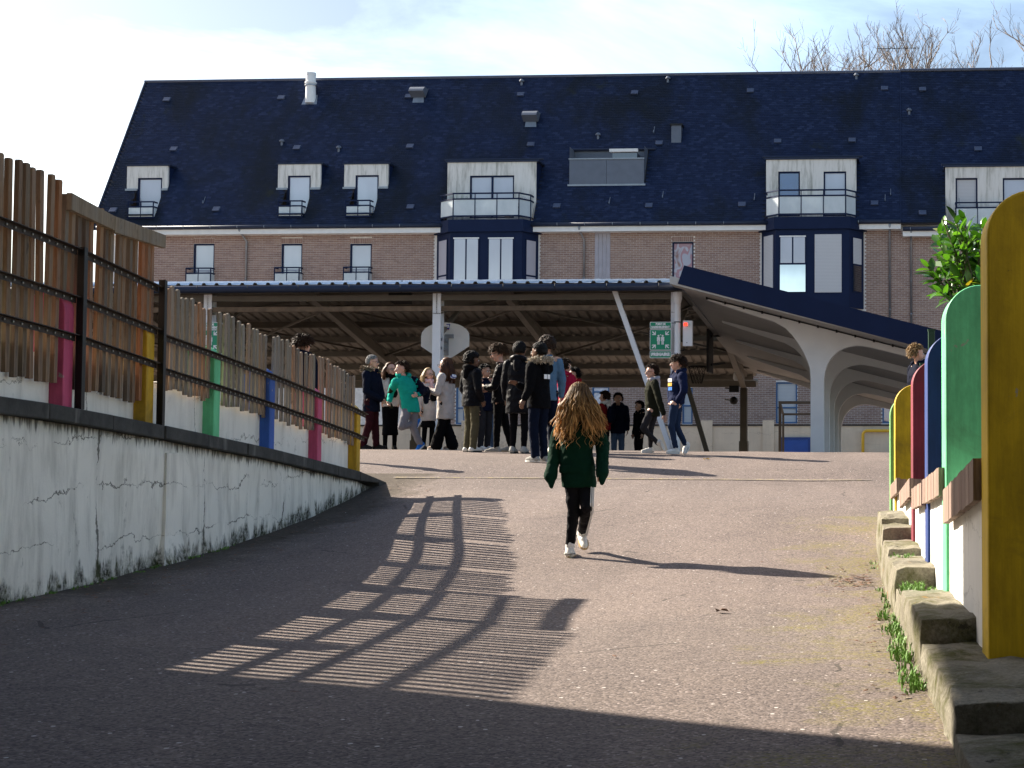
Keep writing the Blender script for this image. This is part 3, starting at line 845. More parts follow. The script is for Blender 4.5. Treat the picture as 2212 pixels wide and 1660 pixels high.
def mat_brick(per_object):
    t = NT('brick_face' if per_object else 'brickwork_face'); p = t.world()
    r = t.rand() if per_object else t.island()
    c = t.ramp(r, [(0, (.27,.165,.145)), (.3, (.32,.205,.175)), (.55, (.37,.245,.205)), (.8, (.42,.29,.24)), (1, (.29,.19,.17))])
    c = t.mix(t.math('MULTIPLY', t.noise(p, .23, 3), .55), c, (.40, .30, .24))
    n = t.noise(p, 30, 6, .7); c = t.mix(.5, c, t.ramp(n, [(.3, (.5,.5,.5)), (.7, (1.25,1.2,1.2))]), 'MULTIPLY')
    t.bump(n, .4, .004); return t.set(c, .9, 0, .2)
M_BRICK, M_BRICKS = mat_brick(True), mat_brick(False)
M_MORTAR = simple('mortar', (.74, .70, .66), .95, 0, .2, 8, .3)
def mat_slate(per_object):
    t = NT('slate_face' if per_object else 'slates_face'); p = t.world()
    r = t.rand() if per_object else t.island()
    c = t.ramp(r, [(0, (.010,.018,.048)), (.5, (.013,.023,.060)), (.85, (.017,.029,.070)), (1, (.026,.040,.09))])
    moss = t.noise(t.world((.5, .5, .22)), 1.0, 7, .65, .4)
    c = t.mix(t.ramp(moss, [(.46, (0,0,0)), (.66, (.85,.85,.85))]), c, (.010, .014, .020))
    c = t.mix(t.ramp(t.noise(p, .55, 7, .7, .5), [(.62, (0,0,0)), (.76, (.7,.7,.7))]), c, (.030, .036, .014))
    t.bump(t.noise(p, 18, 4), .2, .004)
    return t.set(c, .6, 0, .16)
M_SLATE, M_SLATES = mat_slate(True), mat_slate(False)
M_NAVY = simple('navy_cladding', (.009, .018, .055), .55, 0, .12, 2, .05, spec=.12)
M_GUTTER = simple('dark_gutter', (.025, .035, .065), .45, .1, .15, 5, .05, spec=.25)
M_WHITE = simple('white_trim', (.82, .82, .80), .6, 0, .08, 3, .08)
def mat_panel():
    t = NT('weathered_white_panel'); p = t.world()
    c = t.ramp(t.noise(t.world((4, 4, .5)), 1.6, 7, .65), [(.32, (.40,.39,.34)), (.52, (.74,.72,.67)), (.75, (.82,.80,.76))])
    t.bump(t.noise(p, 20, 4), .1, .004); return t.set(c, .75)
M_PANEL = mat_panel()
M_ZINC = simple('zinc', (.32, .34, .37), .38, .8, .15, 6, .1)
M_GREYBOX = simple('grey_sheet', (.13, .15, .19), .5, .2, .1, 3, .05)
def mat_pane(name, col, rough=.03, metal=0.0, spec=1.0):
    t = NT(name); n = t.noise(t.world((1, 1, .4)), .9, 3, .5)
    c = t.ramp(n, [(.3, tuple(x*.8 for x in col)), (.7, col)])
    t.bump(t.noise(t.world(), .7, 2), .012, .05)
    return t.set(c, rough, metal, spec, **{'IOR': 1.9})
M_PANE = mat_pane('window_glass', (.56, .56, .64))
M_PANE_DARK = mat_pane('dark_glass', (.02, .025, .035))
M_PANE_BLUE = mat_pane('blue_glass', (.03, .09, .26))
M_PANE_SKY = mat_pane('mirroring_glass', (.92, .95, .98), .02, 1.0)
def mat_guard():
    t = NT('frosted_guard_glass')
    n = t.noise(t.world((2, 2, 1)), 1.2, 4, .6)
    c = t.ramp(n, [(.3, (.62,.69,.72)), (.7, (.76,.82,.84))])
    return t.set(c, .22, 0, .6, **{'Transmission Weight': .0, 'Alpha': .72})
M_GUARD = mat_guard()
def mat_shutter():
    t = NT('roller_shutter'); v = t.sep(t.world())[2]
    w = t.math('FRACT', t.math('MULTIPLY', v, 18.0))
    c = t.ramp(w, [(0, (.32,.33,.35)), (.15, (.55,.56,.58)), (1, (.62,.63,.65))]); t.bump(w, .5, .01); return t.set(c, .5)
M_SHUT = mat_shutter()
M_CURT = simple('curtain', (.72, .73, .75), .9, 0, .1, 4, 0)
M_AWN = simple('awning_case', (.75, .75, .74), .4, 0, .05, 3, 0)

def pane_grid(mb, fr, u0, u1, z0, z1, holes, w, depth, skip_reveal=False):
    """a wall face with rectangular openings and their reveals"""
    us = sorted(set([u0, u1] + [h[0] for h in holes] + [h[1] for h in holes]))
    zs = sorted(set([z0, z1] + [h[2] for h in holes] + [h[3] for h in holes]))
    us = [u for u in us if u0 <= u <= u1]; zs = [z for z in zs if z0 <= z <= z1]
    for a, b in zip(us[:-1], us[1:]):
        for c, d in zip(zs[:-1], zs[1:]):
            um, zm = (a+b)/2, (c+d)/2
            if any(h[0] < um < h[1] and h[2] < zm < h[3] for h in holes): continue
            mb.quad(fr.P(a, w, c), fr.P(b, w, c), fr.P(b, w, d), fr.P(a, w, d))
    for h in holes:
        a, b, c, d = h
        mb.quad(fr.P(a, w, c), fr.P(a, w, d), fr.P(a, w+depth, d), fr.P(a, w+depth, c))
        mb.quad(fr.P(b, w, c), fr.P(b, w+depth, c), fr.P(b, w+depth, d), fr.P(b, w, d))
        mb.quad(fr.P(a, w, d), fr.P(b, w, d), fr.P(b, w+depth, d), fr.P(a, w+depth, d))
        mb.quad(fr.P(a, w, c), fr.P(a, w+depth, c), fr.P(b, w+depth, c), fr.P(b, w, c))

def building():
    fr = FB
    root = thing('apartment_building', fr.P(0, 0, EYE-1.5), 'long brick apartment building with steep dark slate roof and bay windows', 'building')
    def uz(px, py, w=0): return fr.pix(px, py, w)
    uL, _ = uz(212, 490); uS, _ = uz(1946, 500); uR = uS + 9.0
    _, z_eave = uz(1300, 484, -.4); _, z_top = uz(1300, 503)
    zb = EYE - 1.6
    # ---- window rectangles on the brick wall: (x0, y0, x1, y1)
    rects = {'fr': [(418,527,462,612), (608,527,652,612), (756,527,802,612)], 'art': (1452,523,1498,606)}
    low = [(985,834,1003,917), (1279,835,1316,878), (1474,838,1496,916), (1676,826,1722,915), (1906,842,1928,915)]
    def hole(r, w=0):
        a, zt = uz(r[0], r[1], w); b, zl = uz(r[2], r[3], w); return (a, b, zl, zt)
    holes = [hole(r) for r in rects['fr']] + [hole(rects['art'])] + [hole(r) for r in low]
    for k in range(3):
        a, b, c, d = holes[k]; holes[k] = (a, b, d - 2.15, d)
    a, b, c, d = holes[3]; holes[3] = (a, b, d - 2.1, d)
    mb = MB(); pane_grid(mb, fr, uL, uR, zb, z_top + .2, holes, .012, .16)
    # gable ends and back
    mb.quad(fr.P(uL, .012, zb), fr.P(uL, .012, z_top), fr.P(uL, 9, z_top), fr.P(uL, 9, zb)); mb.quad(fr.P(uR, .012, zb), fr.P(uR, 9, zb), fr.P(uR, 9, z_top), fr.P(uR, .012, z_top))
    wall = mb.build('wall', M_MORTAR, root)
    # ---- bricks
    bays = [uz(938, 560)[0], uz(1166, 560)[0]], [uz(1642, 560)[0], uz(1868, 560)[0]]
    bl, bh, jt = .222, .062, .0115
    cu, cz = bl + jt, bh + jt
    bricks = []
    panel = hole((1285, 503, 1318, 606))
    nrow0 = int((zb) / cz)
    for r in range(0, 150):
        z = EYE - 1.0 + r*cz
        if z + bh > z_top + .05: break
        off = (r % 2)*cu/2
        n0 = int((uL - off)/cu); n1 = int((uR - off)/cu)
        for k in range(n0, n1+1):
            u = off + k*cu
            px, py = proj(fr.P(u, 0, z))
            if not ((py < 630 and px < 1500) or (px >= 1440 and py < 725 and px < 2075) or (940 < px < 1990 and 775 < py < 928)): continue
            if px < 300: continue
            segs = [(u, u + bl)]
            for (a, b, c, d) in holes + [panel] + [(q[0], q[1], EYE+4, z_top+1) for q in bays]:
                if z + bh > c - .005 and z < d + (.22 if (a, b, c, d) in holes[:4] else .005):
                    ns = []
                    for s0, s1 in segs:
                        if s1 <= a or s0 >= b: ns.append((s0, s1)); continue
                        if a - s0 > .05: ns.append((s0, a))
                        if s1 - b > .05: ns.append((b, s1))
                    segs = ns
            for s in segs: bricks.append((s[0], s[1], z, z + bh))
    for (a, b, c, d) in holes[:4]:                       # soldier courses
        n = int((b - a)/.074)
        for k in range(n):
            u = a + (b - a)*k/n; bricks.append((u, u + (b-a)/n - .011, d + .01, d + .215))
    rng = random.Random(2)
    full = [q for q in bricks if abs(q[1]-q[0]-bl) < 1e-6]
    u_ref = uz(1560, 560)[0]; z_ref = uz(1560, 560)[1]
    full.sort(key=lambda q: abs(q[0]-u_ref)*1.0 + abs(q[2]-z_ref)*1.6)
    own = set(full[:300])
    def brick_geo(mb, P, u0, u1, z0, z1, w0, w1):
        vs = [P(u0,w0,z0),P(u1,w0,z0),P(u1,w0,z1),P(u0,w0,z1),P(u0,w1,z0),P(u1,w1,z0),P(u1,w1,z1),P(u0,w1,z1)]
        mb.add(vs, [(0,1,2,3),(1,5,6,2),(5,4,7,6),(4,0,3,7),(3,2,6,7),(4,5,1,0)])
    m1 = MB(); brick_geo(m1, lambda u,w,z: Vector((u, w, z)), 0, bl, 0, bh, 0, .05)
    bme = bpy.data.meshes.new('brick'); bme.from_pydata([tuple(v) for v in m1.v], [], m1.f); bme.materials.append(M_BRICK)
    mb = MB()
    for q in bricks:
        j = rng.uniform(-.003, .003)
        if q in own: inst('brick', bme, wall, fr.P(q[0], j, q[2]), (0, 0, -fr.yaw))
        else: brick_geo(mb, fr.P, q[0], q[1], q[2], q[3], j, .03)
    mb.build('brickwork', M_BRICKS, wall, kind='stuff')
    # grey board panel
    m = MB(); a, b, c, d = panel
    for k in range(4):
        m.fbox(fr, a + (b-a)*k/4 + .006, a + (b-a)*(k+1)/4 - .006, -.012, .05, c, d)
    m.build('board_panel', simple('lilac_boards', (.40, .38, .42), .8, 0, .12, 4, .1), root)
    # ---- windows
    def window(h, w=.10, frame=M_NAVY, pane=M_PANE, mull=0, trans=None, par=root, name='window', fw=.06, frm=None):
        a, b, c, d = h; F = frm or fr; m = MB()
        m.fbox(F, a, a+fw, w-.05, w+.03, c, d); m.fbox(F, b-fw, b, w-.05, w+.03, c, d)
        m.fbox(F, a+fw, b-fw, w-.05, w+.03, d-fw, d); m.fbox(F, a+fw, b-fw, w-.05, w+.03, c, c+fw)
        for k in range(mull):
            u = a + (b-a)*(k+1)/(mull+1); m.fbox(F, u-fw*.6, u+fw*.6, w-.045, w+.03, c+fw, d-fw)
        if trans: m.fbox(F, a+fw, b-fw, w-.048, w+.031, c+(d-c)*trans-fw*.5, c+(d-c)*trans+fw*.5)
        o = m.build(name, frame, par)
        m = MB(); m.fbox(F, a+fw*.8, b-fw*.8, w+.0, w+.012, c+fw*.8, d-fw*.8)
        if par is root: m.build('pane', pane, o)
        else: m.build('pane', pane, par)
        return o
    def guard(u0, u1, z0, zt, w0, par, posts=2, side=True):
        """projecting glass balcony guard with two rails"""
        m = MB(); d = .32
        for zz in (zt, zt - .20):
            pts = [fr.P(u0, w0, zz), fr.P(u0, w0-d, zz), fr.P(u1, w0-d, zz), fr.P(u1, w0, zz)]
            for p, q in zip(pts[:-1], pts[1:]): m.bar(p, q, .045, .05)
        for k in range(posts+1):
            u = u0 + (u1-u0)*k/posts; m.bar(fr.P(u, w0-d, z0), fr.P(u, w0-d, zt), .035)
        m.fbox(fr, u0-.03, u1+.03, w0-d-.03, w0, z0-.05, z0)
        o = m.build('balcony_rail', M_NAVY, par)
        m = MB(); m.fbox(fr, u0+.03, u1-.03, w0-d-.015, w0-d+.005, z0+.02, zt-.24)
        m.fbox(fr, u0-.008, u0+.008, w0-d+.01, w0-.02, z0+.02, zt-.24); m.fbox(fr, u1-.008, u1+.008, w0-d+.01, w0-.02, z0+.02, zt-.24)
        m.build('guard_glass', M_GUARD, o if par is root else par)
    for k, h in enumerate(holes[:3]):
        window(h)
        zt = uz(430, 580, -.3)[1]; guard(h[0]-.12, h[1]+.02, zt-.95, zt, 0, root)
    art = NT('painted_glass'); p_ = art.world((1.6, 1.6, .9)); nn = art.noise(p_, 1.4, 2, .5, .6)
    window(holes[3], pane=art.set(art.ramp(nn, [(.40, (.42,.42,.50)), (.43, (.42,.22,.26)), (.52, (.40,.24,.27)), (.55, (.50,.50,.58)), (.68, (.28,.15,.13))]), .15))
    m = MB(); a, b, c, d = holes[3]
    for zz in (d-1.5, d-1.72, d-2.0): m.bar(fr.P(a-.06, -.03, zz), fr.P(b+.06, -.03, zz), .045)
    for u in (a-.03, b+.03): m.bar(fr.P(u, -.03, d-2.05), fr.P(u, -.03, d-1.48), .03)
    m.build('balcony_rail', M_NAVY, root)
    blue = simple('blue_frame', (.05, .13, .28), .5, 0, .1, 3, 0)
    for k, h in enumerate(holes[4:]):
        window(h, frame=blue, pane=[M_SHUT, M_PANE, M_SHUT, M_SHUT, M_PANE_BLUE][k], trans=[.42, .72, .5, .38, None][k])
    # ---- eaves: gutter and white fascia in stretches between the bays
    def eave(x0, x1, dy=0):
        a = uz(x0, 490, -.4)[0]; b = uz(x1, 490, -.4)[0]; ze = z_eave + dy
        m = MB(); m.tube([fr.P(a, -.5, ze-.02), fr.P(b, -.5, ze-.02)], .085, 10); g = m.build('gutter', M_GUTTER, root, smooth=True)
        m = MB()
        for k in range(max(1, int((b-a)/1.1))): m.tube([fr.P(a+.3+k*1.1, -.5, ze-.105), fr.P(a+.3+k*1.1, -.585, ze-.05), fr.P(a+.3+k*1.1, -.585, ze+.03)], .012, 5)
        m.build('gutter_bracket', M_ZINC, g)
        m = MB(); m.fbox(fr, a, b, -.44, -.40, ze-.30, ze-.10); m.fbox(fr, a, b, -.40, .0, ze-.285, ze-.26); m.build('fascia', M_WHITE, root)
    eave(212, 962); eave(1130, 1662); eave(1838, 1946); eave(1950, 2240, -.29)
    # ---- roof
    pitch = R(61); cu_, sn = math.cos(pitch), math.sin(pitch)
    class Roof:
        def P(s, u, q, h): # q along slope from eave, h out of the surface
            return fr.P(u, -.42 + q*cu_ - h*sn, z_eave + .03 + q*sn + h*cu_)
    rf = Roof()
    def rq(px, py):
        """u, q on the roof plane under a pixel"""
        r = ray(px, py); c = Vector((0, 0, EYE)); p0 = rf.P(0, 0, 0); n = (rf.P(0, 0, 1) - p0)
        t = (p0 - c).dot(n)/r.dot(n); p = c + r*t; d = p - p0
        return d.dot(fr.u), d.dot((rf.P(0, 1, 0) - p0))
    Q = rq(1300, 163)[1]
    print('roof: eave z', z_eave - EYE, 'ridge q', Q, 'left', uL, rq(315, 178)[0])
    # cut-outs for dormers: (u0,u1,q0,q1)
    cut = []
    small = [(275, 362, 360, 409, 298, 349, 385, 470), (601, 692, 356, 407, 622, 670, 380, 468), (744, 838, 356, 405, 768, 817, 379, 467)]
    Wd = .50                                        # depth of the dormer fronts behind the wall face
    for s in small:
        u0, zt = uz(s[4], s[6], Wd); u1, zl = uz(s[5], s[7], Wd)
        cut.append((u0-.05, u1+.05, (zl - z_eave - .03)/sn, (zt - z_eave)/sn + .2))
    def zq(z): return (z - z_eave - .03)/sn
    wide = [(967, 1158, 352, 472, [(1015, 380, 1110, 472)]), (1655, 1850, 346, 468, [(1681, 371, 1728, 468), (1779, 371, 1828, 468)]), (2042, 2330, 362, 475, [(2064, 385, 2112, 475), (2166, 385, 2222, 475)])]
    for wq in wide:
        u0, zt = uz(wq[0], wq[2], .12); u1, zl = uz(wq[1], wq[3], .12)
        cut.append((u0, u1, zq(zl) - .3, zq(zt)))
    lg0, lg1 = rq(1230, 397), rq(1400, 325); cut.append((lg0[0], lg1[0], lg0[1], lg1[1]))
    mb = MB()
    us = sorted(set([uL, uS, uR] + [c[0] for c in cut] + [c[1] for c in cut])); qs = sorted(set([-.15, 0, Q] + [max(0, c[2]) for c in cut] + [c[3] for c in cut]))
    us = [u for u in us if uL <= u <= uR]
    for a, b in zip(us[:-1], us[1:]):
        for c, d in zip(qs[:-1], qs[1:]):
            if any(k[0] < (a+b)/2 < k[1] and k[2] < (c+d)/2 < k[3] for k in cut): continue
            mb.quad(rf.P(a, c, -.01), rf.P(b, c, -.01), rf.P(b, d, -.01), rf.P(a, d, -.01))
    # rear slope and verge
    top = rf.P(0, Q, 0); wtop = (top - fr.o).dot(fr.w)
    mb.quad(fr.P(uL, wtop, top.z-.01), fr.P(uR, wtop, top.z-.01), fr.P(uR, 2*wtop+.42, z_eave), fr.P(uL, 2*wtop+.42, z_eave))
    mb.add([rf.P(uL, 0, -.02), rf.P(uL, Q, -.02), fr.P(uL, 2*wtop+.42, z_eave)], [(0,1,2)]); mb.add([rf.P(uR, 0, -.02), rf.P(uR, Q, -.02), fr.P(uR, 2*wtop+.42, z_eave)], [(0,2,1)])
    roof = mb.build('roof', simple('roof_boarding', (.012, .014, .02), .8, 0, .1, 3, 0), root)
    # slates
    ex, sw = .095, .20; rng = random.Random(8); mb = MB(); slates = []
    nrows = int((Q + .1)/ex)
    for r in range(nrows + 1):
        q = -.10 + r*ex; off = (r % 2)*sw/2 + rng.uniform(-.01, .01)
        n0 = int(uL/sw) - 1; n1 = int(uR/sw) + 1
        for k in range(n0, n1):
            u = off + k*sw
            if u < uL - .01 or u + sw > uR: continue
            um, qm = u + sw/2, q + ex*.6
            if q + ex > Q - .04: continue
            if any(c[0] - .06 < um < c[1] + .06 and c[2] - .02 < qm < c[3] for c in cut): continue
            px, py = proj(rf.P(um, qm, 0))
            if px < 150 or px > 2290: continue
            slates.append((u, q))
    def slate_geo(mb, P, u, q, w, l, j):
        h0, h1 = .011 + j, .003
        mb.add([P(u, q, h0-.006), P(u+w, q, h0-.006), P(u+w, q, h0+.004), P(u, q, h0+.004), P(u+w, q+l, h1), P(u, q+l, h1)], [(0,1,2,3), (3,2,4,5), (0,3,5), (1,4,2)])
    uref, qref = rq(1560, 440)
    order = sorted(slates, key=lambda s: abs(s[0]-uref)*.45 + abs(s[1]-qref))
    own = set(order[:300])
    m1 = MB(); base = rf.P(0, 0, 0)
    slate_geo(m1, lambda u, q, h: rf.P(u, q, h) - base, 0, 0, sw - .006, ex*1.5, 0)
    sme = bpy.data.meshes.new('slate'); sme.from_pydata([tuple(v) for v in m1.v], [], m1.f); sme.materials.append(M_SLATE)
    for s in slates:
        if s in own: inst('slate', sme, roof, rf.P(s[0], s[1] + rng.uniform(-.006, .006), 0))
        else: slate_geo(mb, rf.P, s[0], s[1] + rng.uniform(-.008, .008), sw - .006 + rng.uniform(-.004, 0), ex*1.5, rng.uniform(-.0005, .0015))
    mb.build('slate_field', M_SLATES, roof, kind='stuff')
    # ridge, verge and seam flashings
    m = MB(); m.tube([rf.P(uL-.05, Q-.02, .0), rf.P(uS, Q-.02, .0)], .07, 8); m.tube([rf.P(uS, Q+.02, .02), rf.P(uR, Q+.02, .02)], .07, 8); m.build('ridge_cap', simple('lead_ridge', (.10,.115,.16), .45, .4, .1, 3, 0), roof)
    m = MB(); m.bar(rf.P(uL, -.1, .03), rf.P(uL, Q, .03), .06, .05); m.build('verge', M_GUTTER, roof)
    m = MB(); m.bar(rf.P(uS, -.1, .02), rf.P(uS, Q, .02), .05, .03); m.build('seam', M_SLATES, roof)
    # ---- small dormers
    for s in small:
        a, zt = uz(s[0], s[2], Wd); b, zlg = uz(s[1], s[3], Wd); c, zo = uz(s[4], s[6], Wd); d, zl = uz(s[5], s[7], Wd)
        dm = MB(); dm.fbox(fr, a, c, Wd, Wd+.1, zlg, zt); dm.fbox(fr, d, b, Wd, Wd+.1, zlg, zt); dm.fbox(fr, c, d, Wd, Wd+.1, zo, zt)
        panel_ = dm.build('dormer', M_PANEL, root)
        m = MB(); wr = Wd + (zt - z_eave)*cu_/sn                # roof and cheeks
        m.fbox(fr, a-.02, b+.02, Wd+.101, wr, zlg-.02, zt-.01)
        m.build('cheek', M_NAVY, panel_)
        m = MB(); m.fbox(fr, a-.05, b+.1, Wd-.04, wr+.1, zt+.0, zt+.06); m.tube([fr.P(a+.15, wr*.6, zt+.12), fr.P(b+.45, wr*.6, zt+.12)], .035, 6); m.build('dormer_roof', M_GUTTER, panel_)
        m = MB(); m.fbox(fr, a-.04, c+.0, Wd-.06, Wd-.002, zlg-.06, zlg+.02); m.fbox(fr, d-.0, b+.02, Wd-.06, Wd-.002, zlg-.06, zlg+.02); m.build('sill', M_ZINC, panel_)
        m = MB()                                                 # cheeks and floor of the cut-out
        for u in (c-.05, d+.05): m.fbox(fr, u-.012, u+.012, -.1, Wd+.5, zl-.1, zlg+.1) if False else None
        m.fbox(fr, c-.05, d+.05, -.35, Wd+.12, zl-.06, zl-.0); m.fbox(fr, c-.06, c-.001, Wd+.02, Wd+.1, zl, zo); m.fbox(fr, d+.001, d+.06, Wd+.02, Wd+.1, zl, zo)
        m.build('recess', M_SLATES, panel_)
        window((c, d, zl+.0, zo), w=Wd+.07, par=panel_)
        u0, zt_ = uz(s[4]-20, s[7]-33, -.25); u1, _ = uz(s[5]-17, s[7]-33, -.25)
        _, zb_ = uz(s[4], s[7], -.25); guard(u0, u1, zb_, zt_, .05, panel_, posts=2)
    # ---- wide dormers
    Wf = .12
    for wi, wq in enumerate(wide):
        a, zt = uz(wq[0], wq[2], Wf); b, zl = uz(wq[1], wq[3], Wf)
        hs = [hole(h, Wf) for h in wq[4]]
        hs = [(h[0], h[1], zl + .02, h[3]) for h in hs]
        m = MB(); pane_grid(m, fr, a, b, zl-.1, zt, hs, Wf, .12); pn = m.build('dormer', M_PANEL, root)
        wr = Wf + (zt - z_eave)*cu_/sn; m = MB()
        m.quad(fr.P(b+.002, Wf, zl-.4), fr.P(b+.002, wr+.3, zl-.4), fr.P(b+.002, wr+.3, zt), fr.P(b+.002, Wf, zt)); m.quad(fr.P(a-.002, Wf, zl-.4), fr.P(a-.002, Wf, zt), fr.P(a-.002, wr+.3, zt), fr.P(a-.002, wr+.3, zl-.4))
        m.build('cheek', M_NAVY, pn)
        m = MB(); m.fbox(fr, a-.06, b+.1, Wf-.06, wr+.2, zt+.002, zt+.08); m.tube([fr.P(a-.15, Wf+.1, zt+.13), fr.P(b+.25, Wf+.1, zt+.13)], .045, 6); m.build('dormer_roof', M_GUTTER, pn)
        for k, h in enumerate(hs):
            pane = M_PANE
            if wi == 1 and k == 0: pane = M_PANE_BLUE
            if wi == 2 and k == 0: pane = M_SHUT
            window(h, w=Wf+.09, par=pn, pane=pane, mull=1 if wi == 0 else 0)
    # ---- bay windows
    def bay(x0, x1, xf0, xf1, ytop, ybase, sets, par, bal, wf=-.85):
        a, _ = uz(x0, 550); b, _ = uz(x1, 550); fa, zt = uz(xf0, ytop, wf); fb, zl = uz(xf1, ybase, wf)
        plan = [(a, .02), (fa, wf), (fb, wf), (b, .02)]
        root_b = None; m = MB()
        m.prism([fr.P(u, w, zl) for u, w in plan], (0, 0, zt - zl)); root_b = m.build('bay_window', M_NAVY, root)
        # cornice
        ct = zt; _, z2 = uz(xf0, ytop+24, wf); m = MB()
        ex_ = [(a-.12, .0), (fa-.06, wf-.1), (fb+.06, wf-.1), (b+.12, .0)]
        m.prism([fr.P(u, w, z2) for u, w in ex_], (0, 0, ct - z2 + .04)); m.build('cornice', M_NAVY, root_b)
        for (p0, p1, q0, q1, kind, facet) in sets:
            if facet == 'f':
                u0, zt_ = uz(p0, q0, wf); u1, zb_ = uz(p1, q1, wf); F = Frame(fr.P(0, wf, 0), fr.yaw); hh = (u0, u1, zb_, zt_)
            else:
                o0, o1 = (plan[0], plan[1]) if facet == 'l' else (plan[2], plan[3])
                A = fr.P(o0[0], o0[1], 0); Bp = fr.P(o1[0], o1[1], 0); dv = (Bp - A).normalized()
                F = Frame(A, -math.atan2(dv.y, dv.x)); Lg = (Bp - A).length
                _, zt_ = uz((p0+p1)/2, q0, wf*.5); _, zb_ = uz((p0+p1)/2, q1, wf*.5); hh = (Lg*.2, Lg*.82, zb_, zt_)
            m = MB(); fw = .05; u0, u1, zb_, zt_ = hh
            m.fbox(F, u0, u1, -.03, -.004, zb_, zt_)
            wn_ = m.build('window', M_SHUT if kind == 'shut' else M_NAVY, root_b)
            if kind == 'sash':
                zm = zb_ + (zt_-zb_)*.30; um = (u0+u1)/2
                for (c0, c1, d0, d1) in ((u0+.04, um-.03, zm+.04, zt_-.06), (um+.03, u1-.04, zm+.04, zt_-.06), (u0+.04, u1-.04, zb_+.02, zm-.03)):
                    m = MB(); m.fbox(F, c0, c1, -.042, -.031, d0, d1); m.build('pane', M_CURT if d0 < zm else M_PANE, root_b)
                m = MB(); m.fbox(F, u0, u1, -.05, -.0305, zt_-.05, zt_); m.build('head_trim', M_WHITE, root_b)
            if kind == 'sky':
                zm = zb_ + (zt_-zb_)*.5; um = (u0+u1)/2
                for (c0, c1, d0, d1, mt) in ((u0+.04, um-.03, zm+.04, zt_-.06, M_PANE), (um+.03, u1-.04, zm+.04, zt_-.06, M_PANE), (u0+.02, u1-.02, zb_+.02, zm-.03, M_PANE_SKY)):
                    m = MB(); m.fbox(F, c0, c1, -.042, -.031, d0, d1); m.build('pane', mt, root_b)
                m = MB(); m.fbox(F, u0, u1, -.05, -.0305, zt_-.05, zt_); m.build('head_trim', M_WHITE, root_b)
            if kind == 'narrow':
                zm = zb_ + (zt_-zb_)*.40
                for d0, d1 in ((zm+.04, zt_-.05), (zb_+.03, zm-.03)):
                    m = MB(); m.fbox(F, u0+.04, u1-.04, -.042, -.031, d0, d1); m.build('pane', M_PANE, root_b)
            if kind == 'half':
                zm = zb_ + (zt_-zb_)*.5
                for d0, d1, mt in ((zm+.03, zt_-.03, M_SHUT), (zb_+.03, zm-.03, M_PANE_DARK)):
                    m = MB(); m.fbox(F, u0+.04, u1-.04, -.042, -.031, d0, d1); m.build('pane', mt, root_b)
        # balcony on top
        y0, y1, x0b, x1b = bal
        _, zr = uz(1000 if x0 < 1500 else 1700, y0, wf); _, zg = uz(1000 if x0 < 1500 else 1700, y1, wf)
        ua, _ = uz(x0b, y0, wf*.4); ub, _ = uz(x1b, y0, wf*.4)
        pl = [(ua, .05), (ua, wf*.45), (fa+.12, wf-.06), (fb-.12, wf-.06), (ub, wf*.45), (ub, .05)]
        m = MB()
        for zz in (zr, zr-.22, zg+.04):
            for p, q in zip(pl[:-1], pl[1:]): m.bar(fr.P(*p, zz), fr.P(*q, zz), .05, .055)
        n = 3
        ps = [pl[1], pl[2]] + [(pl[2][0] + (pl[3][0]-pl[2][0])*k/n, pl[2][1]) for k in range(1, n)] + [pl[3], pl[4]]
        for p in ps: m.bar(fr.P(*p, zg-.1), fr.P(*p, zr), .035)
        rl = m.build('balcony_rail', M_NAVY, root_b)
        m = MB()
        for p, q in zip(pl[:-1], pl[1:]):
            A, B_ = fr.P(*p, 0), fr.P(*q, 0); t = (B_-A).normalized(); nn_ = Vector((t.y, -t.x, 0))*.006
            A, B_ = A + t*.03, B_ - t*.03
            m.hexa([A-nn_+Vector((0,0,zg+.07)), B_-nn_+Vector((0,0,zg+.07)), B_+nn_+Vector((0,0,zg+.07)), A+nn_+Vector((0,0,zg+.07)),
                    A-nn_+Vector((0,0,zr-.25)), B_-nn_+Vector((0,0,zr-.25)), B_+nn_+Vector((0,0,zr-.25)), A+nn_+Vector((0,0,zr-.25))])
        m.build('guard_glass', M_GUARD, root_b)
    bay(943, 1163, 973, 1126, 478, 700, [(980, 1034, 514, 652, 'sash', 'f'), (1055, 1109, 514, 652, 'sash', 'f'), (950, 962, 518, 650, 'narrow', 'l'), (1128, 1147, 518, 650, 'narrow', 'r')], root, (419, 470, 953, 1147))
    bay(1645, 1866, 1676, 1834, 472, 664, [(1684, 1741, 510, 632, 'sky', 'f'), (1760, 1818, 507, 632, 'shut', 'f'), (1649, 1666, 510, 632, 'shut', 'l'), (1838, 1852, 514, 632, 'half', 'r')], root, (412, 466, 1655, 1849))
    # third balcony, far right
    a, zr = uz(2064, 440, -.1); b, _ = uz(2300, 440, -.1); guard(a, b, zr-1.0, zr, .05, root, posts=5)
    # pots behind the guard of the middle balcony
    for px, h, mt in ((992, .45, M_GRASS), (1096, .35, M_LEAF_BROWN), (1125, .4, M_LEAF_BROWN)):
        u, z = uz(px, 470, -.3); m = MB(); m.lathe(fr.P(u, -.3, z+.02), [(.12, 0), (.16, .25)], 10); rng2 = random.Random(px)
        pt = m.build('flower_pot', M_BLACK, origin=fr.P(u, -.3, z+.02)); tag(pt, {992: 'dark pot with a green conifer on the glass balcony over the left bay', 1096: 'dark pot with bare brown twigs on the glass balcony', 1125: 'dark pot of spreading twigs beside the balcony door'}[px], 'plant pot')
        m = MB()
        for k in range(40):
            d = Vector((rng2.uniform(-.6, .6), rng2.uniform(-.4, .4), 1)).normalized(); base_ = fr.P(u, -.3, z+.2)
            m.tube([base_, base_ + d*h*rng2.uniform(.7, 1.6)], [.012, .004], 4)
        m.build('foliage', mt, pt)
